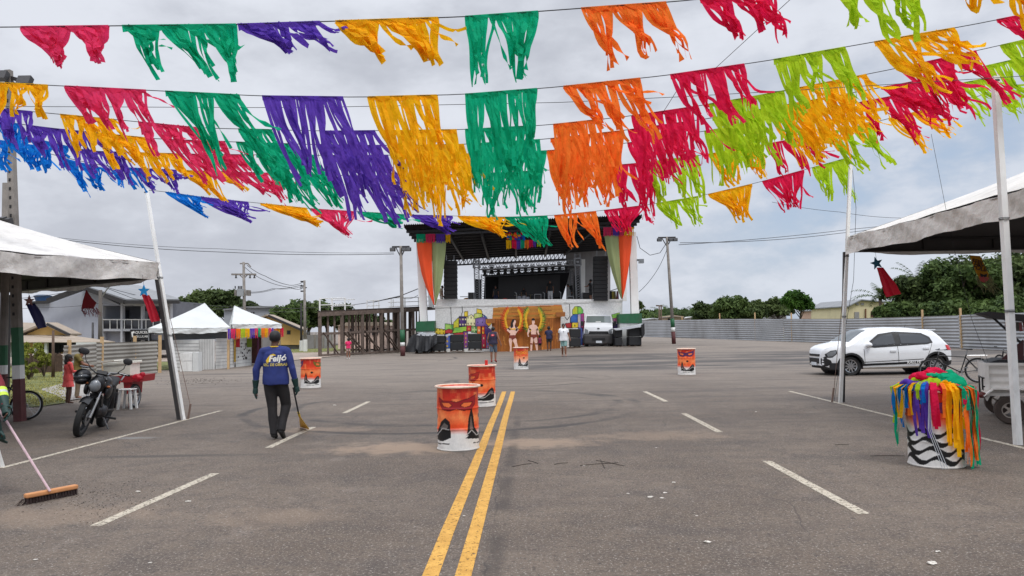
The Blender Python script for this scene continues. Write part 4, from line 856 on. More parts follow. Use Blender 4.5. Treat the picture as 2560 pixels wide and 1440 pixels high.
def hand(mb,wr,el,s,k=1.0,curl=.5,fwd=None):
    d=(wr-el).normalized(); side=d.cross(V((0,1,0))); side=side.normalized() if side.length>.2 else V((1,0,0)); pn=side.cross(d).normalized() # fingers spread along pn(front/back), palm faces body
    a=wr; b_=wr+d*.085*k; mb.tube([a-d*.01,a+d*.03*k,b_],[.026*k,.036*k,.038*k],10,flat=1)
    for i,(o,L) in enumerate(((-.030,.072),(-.010,.083),(.011,.078),(.030,.060))):
        p=b_+pn*o*k-d*.005; bend=V((-1 if s>0 else 1,0,0)); c1=d*(1-curl*.4)+bend*curl*.6; c1.normalize(); c2=(d*(1-curl)+bend*curl*1.1).normalized()
        q=p+c1*L*.5*k; mb.tube([p,q,q+c2*L*.5*k],[.0105*k,.0095*k,.0075*k],7)
    t0=a+d*.02*k+pn*.03*k; mb.tube([t0,t0+(d*.5+pn*.7).normalized()*.04*k,t0+(d*.8+pn*.5).normalized()*.07*k],[.014*k,.011*k,.008*k],7)
def person(label,pos,h,face,J=None,wj=None,skin=SKIN,top=None,sleeve=.5,topm=None,bottom='trousers',botm=None,botlen=1.0,shoe=None,hair='short',head=1.0,vox=.012,group=None,glove=None,extras=None,cat='person',build=1.0,lean=0,collar=None,hairm=HAIR,bare=False,hemz=.90,fl=.68):
    t=thing('person',label,cat,tuple(pos),face,group,scale=h/1.75); W=WM[t.name].inverted()
    j={k:V(v) for k,v in BASE.items()}
    for k,v in (J or {}).items(): j[k]=V(v)
    for k,v in (wj or {}).items(): j[k]=W@V(v)
    hs=head; B=build
    def torso(mb,e=0,z0=None,nk=True):
        pts=[j['pel']+V((0,0,-.07)),j['pel'],j['wa'],j['ch'],j['ch'].lerp((j['shL']+j['shR'])/2,.75),j['nk']+V((0,0,-.015))]; rr=[.135,.168,.142*B,.168*B,.15*B,.065]
        if z0 is not None: pts[0]=V((j['pel'].x,j['pel'].y,z0)); rr[0]=.176*B; rr[1]=.176*B
        if B>1.08: rr[2]*=1.12
        mb.tube(pts,[r+e for r in rr],20,flat=fl+(e*4))
        mb.tube([j['shL'],(j['shL']+j['shR'])/2+V((0,0,.012)),j['shR']],[.058+e,.07+e,.058+e],12)
    def limb(mb,a,b_,r0,r1,bulge=.0):
        m_=a.lerp(b_,.35); mb.tube([a,m_,b_],[r0,(r0*.65+r1*.35)+bulge,r1],12); mb.ell(a,r0*.99,10,7); mb.ell(b_,r1*.99,10,7)
    mb=MB(); torso(mb); hd=j['hd']
    mb.ell(hd+V((0,-.008,.02)),(.077*hs,.097*hs,.103*hs),16,12); mb.ell(hd+V((0,.028*hs,-.05*hs)),(.058*hs,.066*hs,.06*hs),12,9)
    mb.ell(hd+V((0,.097*hs,-.012*hs)),(.014*hs,.018*hs,.022*hs),8,6)
    for s in(-1,1): mb.ell(hd+V((s*.079*hs,-.008,-.005)),(.012*hs,.022*hs,.032*hs),8,6)
    mb.tube([j['nk']-V((0,0,.06)),hd-V((0,.01,.05*hs))],[.064,.054],12)
    for S,s in(('L',-1),('R',1)):
        limb(mb,j['sh'+S],j['el'+S],.053*B,.040); limb(mb,j['el'+S],j['wr'+S],.042,.027,.004); hand(mb,j['wr'+S],j['el'+S],s)
        limb(mb,j['hp'+S],j['kn'+S],.088*B,.056,.004); limb(mb,j['kn'+S],j['an'+S],.056,.038,.010)
        a=j['an'+S]; f=j['ft'+S]; mb.tube([a+V((0,0,-.03))-(f-a).normalized()*.03,a.lerp(f,.5),f],[.036,.034,.026],10)
    link('body',remesh(mb,vox,2),skin,t,world=False)
    mb=MB()
    for s in(-1,1): mb.ell(hd+V((s*.031*hs,.086*hs,.012*hs)),(.012*hs,.008*hs,.007*hs),8,6)
    mb.build('eyes',mat('eye_dark',C(30,22,20),.3),t,world=False); MB().ell(hd+V((0,.088*hs,-.06*hs)),(.024*hs,.008,.006),10,6).build('mouth',mat('lips',C(120,60,55),.5),t,world=False)
    # hair
    mb=MB()
    if hair in('short','bun','long','curly'):
        e=.014 if hair!='curly' else .035
        mb.ell(hd+V((0,-.022,.032)),(.077*hs+e,.092*hs+e,.095*hs+e*.8),18,12)
        if hair=='long':
            for dx in(-.045,0,.045): mb.tube([hd+V((dx,-.07,.02)),hd+V((dx*1.2,-.10,-.12)),hd+V((dx*1.1,-.09,-.24))],[.06,.05,.025],10)
        if hair=='bun': mb.ell(hd+V((0,-.10,.10)),.045,10,8)
        link('hair',remesh(mb,.010,1,.008,30),hairm,t,world=False)
    if hair=='cap':
        mb.ell(hd+V((0,-.01,.03)),(.09,.108,.103),20,14); mb.tube([hd+V((0,.06,.055)),hd+V((0,.17,.045))],[.07,.06],12,flat=.12)
        link('cap',remesh(mb,.010,1),BLACK,t,world=False)
    # clothes
    if topm:
        mb=MB(); torso(mb,.020,hemz)
        if sleeve>0:
            for S in 'LR':
                a,b_,c=j['sh'+S],j['el'+S],j['wr'+S]; r_=.066*B
                if sleeve<=1: q=a.lerp(b_,sleeve); mb.tube([a,q],[r_+.004,r_+(.004 if sleeve<.9 else -.012)],12); mb.ell(a,r_,10,7)
                else: mb.tube([a,a.lerp(b_,.6),b_,b_.lerp(c,.6),c.lerp(b_,.04)],[r_,.060,.055,.046,.040],12); mb.ell(a,r_,10,7)
        sh=remesh(mb,vox,2,.016,9,len(label)); so=link('shirt',sh,topm,t,world=False)
        if extras: extras(t,so,j)
        if collar: MB().torus(j['nk']+V((0,0,.005)),.070,.011,24,6,'Z').build('collar',collar,t,world=False)
    if botm:
        mb=MB(); pl=j['pel']; mb.tube([pl+V((0,0,.03)),pl,pl-V((0,0,.10))],[.160*B,.168*B,.155],20,flat=fl+.02)
        for S in 'LR':
            a,k_,n_=j['hp'+S],j['kn'+S],j['an'+S]
            if bottom=='skirt': continue
            if botlen<=1: mb.tube([a,a.lerp(k_,botlen)],[.100,.086],12)
            else: mb.tube([a,a.lerp(k_,.5),k_,k_.lerp(n_,.5),n_+V((0,0,-.01))],[.102,.092,.078,.072,.064],14)
        if bottom=='skirt': mb.tube([pl+V((0,0,.02)),pl-V((0,0,.18)),pl-V((0,0,.34))],[.15,.20,.25],20,flat=.75)
        link('shorts' if botlen<=1 and bottom!='skirt' else bottom,remesh(mb,vox,2,.014,8,len(label)+3),botm,t,world=False)
    if shoe:
        for S in 'LR':
            a=j['an'+S]; f=j['ft'+S]; mb=MB(); d=(f-a); mb.tube([a-d.normalized()*.035+V((0,0,-.03)),a.lerp(f,.5)+V((0,0,-.005)),f+d.normalized()*.03],[.045,.043,.032],12); mb.tube([a+V((0,0,.03)),a-V((0,0,.04))],[.045,.05],12)
            link('shoe',remesh(mb,.010,1),shoe,t,world=False)
    if glove:
        for S,s in(('L',-1),('R',1)):
            mb=MB(); wr,el=j['wr'+S],j['el'+S]; hand(mb,wr,el,s,1.18,.55 if S=='R' else .3); mb.tube([wr.lerp(el,.42),wr.lerp(el,.2),wr],[.056,.047,.04],12); link('glove',remesh(mb,.0065,1),glove,t,world=False)
    return t
def onto(me,bvh,y0=-1.0,off=.006,back=True):
    for v in me.vertices:
        h=bvh.ray_cast(V((v.co.x,y0 if back else -y0,v.co.z)),V((0,1 if back else -1,0)))[0]
        if h is not None: v.co.y=h.y-(off if back else -off)
def decal(name,mb_or_me,m,t,so,off=.006,back=True,sub=2):
    me=mb_or_me if isinstance(mb_or_me,bpy.types.Mesh) else mb_or_me.mesh(name,False)
    bm=bmesh.new(); bm.from_mesh(me); bmesh.ops.triangulate(bm,faces=bm.faces)
    for _ in range(sub): bmesh.ops.subdivide_edges(bm,edges=[e for e in bm.edges if e.calc_length()>.02],cuts=1); bmesh.ops.triangulate(bm,faces=bm.faces)
    bm.to_mesh(me); bm.free(); bvh=BVHTree.FromPolygons([v.co for v in so.data.vertices],[p.vertices for p in so.data.polygons]); onto(me,bvh,off=off,back=back); me.materials.clear()
    return link(name,me,m,t,world=False)
def textmesh(body,size,x,z,sx=1,bold=0,shear=0,rot=0):
    cu=bpy.data.curves.new('c','FONT'); cu.body=body; cu.size=size; cu.align_x='CENTER'; cu.align_y='CENTER'; cu.offset=bold; cu.shear=shear; cu.resolution_u=3
    o=bpy.data.objects.new('t',cu); COL.objects.link(o); me=bpy.data.meshes.new_from_object(o.evaluated_get(bpy.context.evaluated_depsgraph_get())); bpy.data.objects.remove(o)
    me.transform(Matrix.Translation((x,-1,z))@Matrix.Rotation(R(90),4,'X')@Matrix.Rotation(rot,4,'Z')@Matrix.Diagonal((sx,1,1,1))); return me
BLUE=mat('royal_blue_jersey',C(34,48,110),.8,.2,6,bump=.2,bs=12,bd=.02); TROU=mat('black_trousers',C(34,32,34),.85,.2,8,bump=.25,bs=12,bd=.02); BOOT=mat('black_boot',C(22,21,21),.6); GLV=mat('dark_green_glove',C(14,50,46),.6,.15,10)
YP=mat('yellow_print',C(214,178,40),.7); WP=mat('white_print',C(228,228,224),.7)
def blueprint(t,so,j):
    # logo on the back: yellow state-like shape, the name, the small line and the department
    mb=MB(); pts=[(-.115,1.215),(-.128,1.255),(-.10,1.30),(-.06,1.345),(-.01,1.36),(.02,1.345),(.035,1.335),(-.02,1.32),(-.045,1.26),(-.05,1.235),(-.085,1.225)]
    mb.add([(x,-1,z) for x,z in pts],[tuple(range(len(pts)))]); decal('logo_shape',mb,YP,t,so,.006)
    decal('logo_name',textmesh('Feijó',.135,.045,1.285,1.0,.004,.18,R(4)),WP,t,so,.009)
    decal('logo_line',MB().add([(-.05,-1,1.226),(.13,-1,1.236),(.13,-1,1.244),(-.05,-1,1.234)],[(0,1,2,3)]),mat('pale_print',C(150,160,200),.7),t,so,.008,sub=1)
    decal('department_lettering',textmesh('SEC. DE OBRAS',.058,.01,1.185,.92,.002),mat('dull_yellow_print',C(196,178,96),.7),t,so,.008)
p0=G(690,1098); HB=1.74
person('man seen from behind in blue long-sleeved jersey and black cap, walking with a yellow rake',p0,HB,R(2),
 J=dict(pel=(-.005,0,.95),wa=(-.01,.0,1.07),ch=(-.02,.02,1.28),nk=(-.03,.03,1.465),hd=(-.03,.06,1.60),shL=(-.205,.02,1.385),elL=(-.305,-.03,1.11),wrL=(-.32,-.01,.83),shR=(.155,.02,1.39),elR=(.265,-.02,1.12),wrR=(.31,.03,.84),
 hpL=(-.09,0,.92),knL=(-.065,.03,.50),anL=(-.03,-.01,.09),ftL=(-.035,.12,.035),hpR=(.085,0,.92),knR=(.125,.12,.53),anR=(.085,-.02,.145),ftR=(.10,.07,.03)),
 skin=SKIND,topm=BLUE,sleeve=1.9,botm=TROU,botlen=1.5,bottom='trousers',shoe=BOOT,hair='cap',vox=.010,glove=GLV,collar=YP,extras=blueprint,build=1.1,hemz=.87,fl=.62)
# leaf rake in his right hand
D=p0.y; h0=P(733,978,D); h1=P(747,1036,D+.1); h2=G(762,1072); t=thing('leaf_rake','yellow fan rake with black handle dragged by the man in blue','rake',tuple(h2))
MB().tube([h0+V((0,0,.06)),h0.lerp(h1,.97)],.013,8).build('handle',BLACK,t); MB().tube([h0.lerp(h1,.9),h1.lerp(h2,.12)],.018,8).build('socket',YP,t)
mb=MB()
for i in range(13): 
    a=(i-6)/6; tip=h2+V((.0,0,.015))+V((a*.06,-a*.16,0)); mb.tube([h1.lerp(h2,.1),h1.lerp(h2,.6)+V((a*.06,-a*.06,.0)),tip+V((a*.06,0,0))],[.009,.008,.008],5)
mb.tube([h1.lerp(h2,.6)+V((-.035,.08,0)),h1.lerp(h2,.6)+V((.035,-.08,0))],.005,5); mb.build('tines',mat('rake_yellow',C(214,166,60),.5),t)
# worker at the left edge with the push broom
MARU=mat('maroon_uniform',C(112,26,36),.8,.15,6,bump=.2,bs=12,bd=.02); HIV=mat('hi_vis_band',C(190,220,60),.5)
hw=P(13,1018,7.75)
def bands(t,so,j):
    for S in('R','L'):
        a,b_=j['el'+S],j['wr'+S]
        for k,m_,wd in((.30,HIV,.022),(.42,mat('reflective_band',C(190,190,190),.4),.018),(.53,HIV,.022)):
            q=a.lerp(b_,k); dd=(b_-a).normalized(); MB().tube([q-dd*wd,q+dd*wd],[.0635-.01*k,.0615-.01*k],16).build('sleeve_band',m_,t,world=False)
person('worker in maroon uniform with lime sleeve bands and green gloves, cut by the left edge',G(-85,1236)+V((0,.15,0)),1.72,R(-115),wj=dict(shL=P(-42,905,7.95),elL=P(-2,962,7.9),wrL=hw,elR=P(-35,975,7.5),wrR=P(-5,1075,7.65)),skin=SKIND,topm=MARU,sleeve=1.9,botm=MARU,botlen=1.5,shoe=BOOT,hair='cap',glove=GLV,extras=bands,build=1.1)
e0=P(8,1040,7.75); e1=P(125,1228,7.72); t=thing('push_broom','wide wooden push broom with pink-white handle on the asphalt at lower left','broom',tuple(G(125,1248)))
MB().tube([e0.lerp(e1,-.25),e1],.0125,10).build('handle',mat('pink_handle',C(205,176,182),.6,.2,20),t)
ba,bb=G(62,1262),G(192,1236); ba.z=bb.z=0; up=V((0,0,.085))
m1=MB(); m1.beam(ba+up,bb+up,.07,.045); o=m1.build('head_block',mat('broom_wood',C(196,136,88),.7,.12,8),t); bevel(o,.012)
mb=MB(); r=random.Random(4); d=(bb-ba).normalized(); s=V((-d.y,d.x,0))
for i in range(18):
    for k in range(3):
        q=ba.lerp(bb,(i+.5)/18)+s*(k-1)*.02
        for q2 in range(7):
            o=V((r.uniform(-.011,.011),r.uniform(-.011,.011),0)); mb.tube([q+up*.75+o*.5,q+o+s*-.01+V((0,0,.004))],[.0035,.0025],3,False)
for i in range(16): q=ba+d*r.uniform(-.03,.05); mb.tube([q+up*.7,q-d*.06+V((r.uniform(-.02,.02),r.uniform(-.03,.03),.004))],[.004,.002],3,False)
mb.build('bristles',mat('bristle',C(44,28,26),.8),t,fix=False)
# other people
WTEE=mat('white_tee',C(226,226,228),.8,.05,8,bump=.2,bs=12,bd=.02)
def specs(t,so,j):
    mb=MB(); 
    for z in(1.34,1.31): mb.add([(-.012,1,z-.012),(.018,1,z-.012),(.018,1,z+.012),(-.012,1,z+.012)],[(0,1,2,3)])
    decal('sunglasses',mb,BLACK,t,so,.012,back=False)
person('man in white t-shirt and pale green shorts walking toward the camera',G(1410,892),1.88,R(178),J=dict(elL=(-.27,.02,1.15),wrL=(-.33,.10,.93),elR=(.24,-.08,1.14),wrR=(.28,-.05,.88),knL=(-.08,.10,.50),anL=(-.09,.10,.10),ftL=(-.10,.24,.05),knR=(.07,.0,.50),anR=(.07,-.16,.10),ftR=(.09,-.03,.03)),skin=SKIN,topm=WTEE,sleeve=.55,botm=mat('pale_green_shorts',C(126,158,154),.8),botlen=.88,shoe=mat('sandal',C(140,110,96),.7),extras=specs,build=1.14,hemz=.84)
NAVY=mat('navy_tee',C(36,40,72),.85,.15,8); CHAR=mat('charcoal_print',C(44,38,62),.8,.5,14)
def oval(t,so,j):
    mb=MB(); pts=[(.085*math.cos(a*.3927),1.33+.05*math.sin(a*.3927)) for a in range(16)]; mb.add([(x,-1,z) for x,z in pts],[tuple(range(16))]); decal('back_emblem',mb,mat('red_print',C(206,40,44),.7),t,so,.008); mb=MB(); mb.add([(.05*math.cos(a*.5236),-1,1.33+.022*math.sin(a*.5236)) for a in range(12)],[tuple(range(12))]); decal('emblem_centre',mb,mat('pale_red',C(230,150,150),.7),t,so,.012)
person('man in dark patterned sleeveless top and denim shorts walking toward the stage',G(1234,906),1.76,R(-8),J=dict(elL=(-.27,-.02,1.15),wrL=(-.24,.12,.95),elR=(.28,-.05,1.15),wrR=(.37,-.02,.90),knL=(-.10,.0,.5),knR=(.09,.12,.5),anR=(.09,.02,.12)),skin=SKIN,topm=CHAR,sleeve=0,botm=mat('denim_shorts',C(86,98,112),.85,.2,8),botlen=.95,shoe=mat('flipflop',C(150,60,50),.7),extras=oval,build=1.15)
person('woman in navy t-shirt and black shorts standing before the plank backdrop',G(1373,880),1.73,R(12),J=dict(elL=(-.25,.12,1.2),wrL=(-.16,.30,1.22),knR=(.12,.02,.5)),skin=SKIND,topm=NAVY,sleeve=.5,botm=BLACK,botlen=.6,hair='curly',build=1.1)
person('small child in dark pink vest standing at the feet of the painted man',G(1350,879),1.12,R(10),skin=SKIND,topm=mat('pink_child_vest',C(120,36,66),.8),sleeve=.0,botm=BLACK,botlen=.6,head=1.3)
person('child in bright pink print top and beige shorts near the timber platform',G(871,898),1.24,R(15),J=dict(elL=(-.24,.05,1.16),wrL=(-.12,.2,1.05)),head=1.2,skin=SKIN,topm=mat('pink_print',C(214,36,98),.8,.35,16),sleeve=.5,botm=mat('beige_shorts',C(180,150,140),.8),botlen=.6,hair='bun',shoe=WHITE)
person('girl in coral hoodie dress standing by the motorcycle',G(170,1010),1.22,R(-40),J=dict(elR=(.22,.06,1.16),wrR=(.14,.26,1.12),elL=(-.22,.02,1.16)),skin=SKIND,topm=mat('coral_cloth',C(232,92,88),.8,.1,6,bump=.2,bs=10,bd=.02),sleeve=1.9,bottom='skirt',botm=mat('coral_cloth',C(232,92,88),.8),botlen=1,hair='long',head=1.22,hemz=.82)
person('woman in olive top leaning over the food cart',G(192,997),1.40,R(-62),J=dict(ch=(0,.05,1.28),nk=(0,.10,1.45),hd=(0,.15,1.58),elR=(.2,.18,1.15),wrR=(.12,.38,1.08),elL=(-.2,.18,1.15),wrL=(-.12,.38,1.08)),skin=SKIN,topm=mat('olive_top',C(112,98,48),.85,.2,10),sleeve=.6,botm=mat('khaki_trousers',C(120,104,84),.85),botlen=1.5,hair='short')
SZ=P(1320,760,D0+3).z
def onstage(label,px,py,D,h,face,topm,botm,**k):
    q=P(px,py,D); person(label,q,h,face,topm=topm,botm=botm,vox=.02,**k)
onstage('musician in black t-shirt and white trousers on the stage',1376,758,D0+6,1.9,R(170),BLACK,WTEE,sleeve=.5,botlen=1.5,shoe=BLACK)
onstage('man in black standing by the mixing desk on stage right',1478,756,D0+1.5,1.75,R(60),BLACK,BLACK,sleeve=.5,botlen=.9,J=dict(elL=(-.2,.2,1.2),wrL=(-.1,.4,1.2)))
onstage('crew member in grey-beige clothes behind the left stage drape',1104,768,D0+1,1.65,R(-60),mat('beige_shirt',C(150,138,120),.8),mat('light_trousers',C(190,185,180),.8),sleeve=.6,botlen=1.5,J=dict(hd=(0,.1,1.58),nk=(0,.06,1.45)))
onstage('seated guitarist in dark clothes left of the stage centre',1240,764,D0+5,1.6,R(160),BLACK,NAVY,sleeve=.6,botlen=1.5)
onstage('drummer in black sitting behind the silver drum kit',1310,765,D0+6,1.5,R(180),BLACK,BLACK,sleeve=.4,botlen=1.5)
onstage('crew member in black bending by the right truss tower',1431,756,D0+4.5,1.6,R(90),BLACK,BLACK,sleeve=1.9,botlen=1.5,J=dict(ch=(0,.12,1.25),nk=(0,.25,1.38),hd=(0,.35,1.48)))
# ---------------- painted oil drums ----------------
RED1=C(196,38,26);ORA=C(236,80,30);LOR=C(250,150,88);PNK=C(240,190,170);WH=C(226,224,220);BK=C(20,19,20)
def drum(label,px,py,seed,scenes,masks,h=.88,D=None,tilt=0,waves=False,warm=1.0,lid=C(236,170,160),gap=None):
    r=.292; b0=G(px,py) if D is None else P(px,py,D); b0.z=0; b0=b0+b0.normalized()*r; t=thing('oil_drum',label,'barrel',tuple(b0),math.atan2(-b0.x,b0.y),'painted oil drums on the road')
    rng=np.random.default_rng(seed); cv=Canvas(-180,0,180,1,300,110,WH); Yv=cv.Y; 
    n=sum(np.interp(cv.X+cv.Y*0,[-180+i*(360/10/k) for i in range(10*k+1)],rng.random(10*k+1))/k for k in(1,2,3))/1.83-.5
    z=Yv+n*.09
    def ramp(a,b_): return np.clip((z-a)/(b_-a),0,1)
    lo=.30 if not waves else .52
    cv.blend(ramp(lo-.04,lo+.06),ORA if warm>.8 else PNK); cv.blend(ramp(lo+.1,lo+.22)*.75,LOR); cv.blend(ramp(.54,.66),ORA); cv.blend(ramp(.66,.84),RED1)
    g=rng.random((12,40)); g=np.kron(g,np.ones((10,8)))[:110,:300]; g=(g+np.roll(g,5,0)+np.roll(g,4,1)+np.roll(g,-4,1))/4; cv.blend(((g-.45).clip(0,1)*1.4)*((z>lo+.05)*1.0),LOR); cv.blend(((.5-g).clip(0,1)*1.0)*((z>lo+.15)*1.0),C(214,66,30))
    for a0 in scenes:
        E_=1.55 if seed==1 else 1.35 if seed==2 else 1.15
        _p,_l=cv.poly,cv.line
        zz=lambda pts:[(a0+(x-a0)*(1.32 if seed<3 else 1.08),.12+(y-.12)*E_) for x,y in pts]
        def X(x): return x+a0
        # cone hill, low hills and water lines, a round sun
        cv_poly=lambda pts,*a:_p(zz(pts),*a); cv_line=lambda pts,*a,**k:_l(zz(pts),*a,**k)
        cv_poly([(X(-42),.20),(X(-38),.36),(X(-31),.485),(X(-25),.40),(X(-20),.24),(X(-18),.2)],BK); cv_poly([(X(-36),.25),(X(-31.5),.40),(X(-26),.26)],C(150,120,110),.55)
        cv_poly([(X(-46),.17),(X(-20),.26),(X(-5),.20),(X(12),.24),(X(25),.34),(X(38),.38),(X(48),.34),(X(50),.18),(X(30),.14),(X(-10),.15)],BK)
        cv_line([(X(-44),.20),(X(-30),.25),(X(-15),.19),(X(10),.20),(X(30),.27),(X(46),.26)],1.6,C(200,198,195),sy=120); cv_poly([(X(22),.27),(X(34),.33),(X(44),.30),(X(40),.26)],C(120,110,105),.7)
        cv_line([(X(-25),.115),(X(10),.11),(X(46),.118)],2.0,BK,sy=120); cv.circ(X(2),.53,7,.035,BK)
    for a0,z0,col in masks:
        def Q(pts): return [(a0+x*1.38,z0+y*1.1) for x,y in pts]
        sh=[(-44,.10),(-30,.055),(-12,.055),(0,.035),(12,.06),(26,.085),(46,.13),(42,.0),(30,-.075),(14,-.085),(0,-.055),(-14,-.09),(-30,-.07),(-40,.0)]
        cv.poly(Q(sh),col); cv.line(Q(sh),1.6,tuple(c*.45 for c in col[:3]),True,sy=120)
        for s in(-1,1): ey=[(s*8,-.01),(s*15,.028),(s*27,.03),(s*35,.035),(s*28,-.025),(s*16,-.045)]; cv.poly(Q(ey),C(240,120,60)); cv.line(Q(ey),1.4,tuple(c*.4 for c in col[:3]),True,sy=120)
    if waves:
        for z0 in(.10,.22,.34,.45):
            k=np.arange(-180,181,3); top=[(x,z0+.042*math.sin(x*math.pi/32+z0*9)+.034) for x in k]; bot=[(x,z0+.042*math.sin(x*math.pi/32+.55+z0*9)-.030) for x in k[::-1]]; cv.poly(top+bot,BK)
    cv.speck(.06,seed,2)
    def fn(a,zz):
        rr=r; 
        for zb in(.34,.66): rr+=.008*math.exp(-((zz-zb)/.014)**2)
        an=R(a)-math.pi/2; rr*=1+.010*math.sin(a*.09+seed)*math.sin(zz*7)+.008*math.sin(a*.05+seed*3)*math.sin(zz*13+seed); return (rr*math.cos(an),rr*math.sin(an),zz*h)
    cv.build('painted_shell',fn,attr_mat('drum_paint',.5,bump=.15,bs=25),t,world=False,smooth=True)
    MB().torus((0,0,h),r+.022,.015,48,8,'Z').build('rim',mat('rim_paint',C(220,196,176),.5,.15,10,dirt=.3),t,world=False)
    MB().torus((0,0,.012),r+.003,.009,48,6,'Z').build('base_rim',mat('rim_white',C(200,196,190),.6,.1,10,dirt=.5),t,world=False)
    mb=MB(); mb.lathe((0,0,h-.016),[(0,.0),(r*.98,0)],48); mb.lathe((.12,-.1,h-.008),[(0,.01),(.03,.01),(.03,-.01)],14); mb.build('lid',mat('lid_paint%d'%seed,lid,.6,.18,4,dirt=.2),t,world=False)
    return t
CRM=C(150,24,30); PUR=C(84,40,92)
drum('orange-red painted drum with crimson mask, nearest to the camera on the yellow lines',1146,1129,1,(80,-86),((-4,.73,CRM),))
drum('orange painted drum with a red can on its lid, behind the nearest drum',1206,1018,2,(-4,),((-74,.72,C(176,40,30)),))
drum('faded pink drum with orange mask in front of the painted dancers',1303,924,3,(22,),((16,.78,C(232,130,40)),),warm=.5)
drum('orange drum with purple mask and black hills, alone on the right of the road',1717,938,4,(4,),((-2,.80,PUR),))
drum('orange drum with black hills and green mask edge, beside the man in blue',777,971,5,(4,),((74,.80,C(120,110,40)),(-110,.8,PUR)))
c=G(1232,1018); q=V(WM['oil_drum.001'].translation)+V((.10,.02,.875)); mb=MB(); mb.lathe(q,[(0,0),(.03,0),(.033,.01),(.033,.11),(.028,.122),(0,.12)],16); mb.build('drink_can',mat('red_can',C(190,44,36),.35,.1,8),label='small red drink can standing on the second drum',cat='can',loc=tuple(q))
dr=drum('white and orange drum with black wave pattern under a heap of ribbons, lower right',2341,1172,6,(),((6,.80,C(110,60,130)),),waves=True,warm=.6)
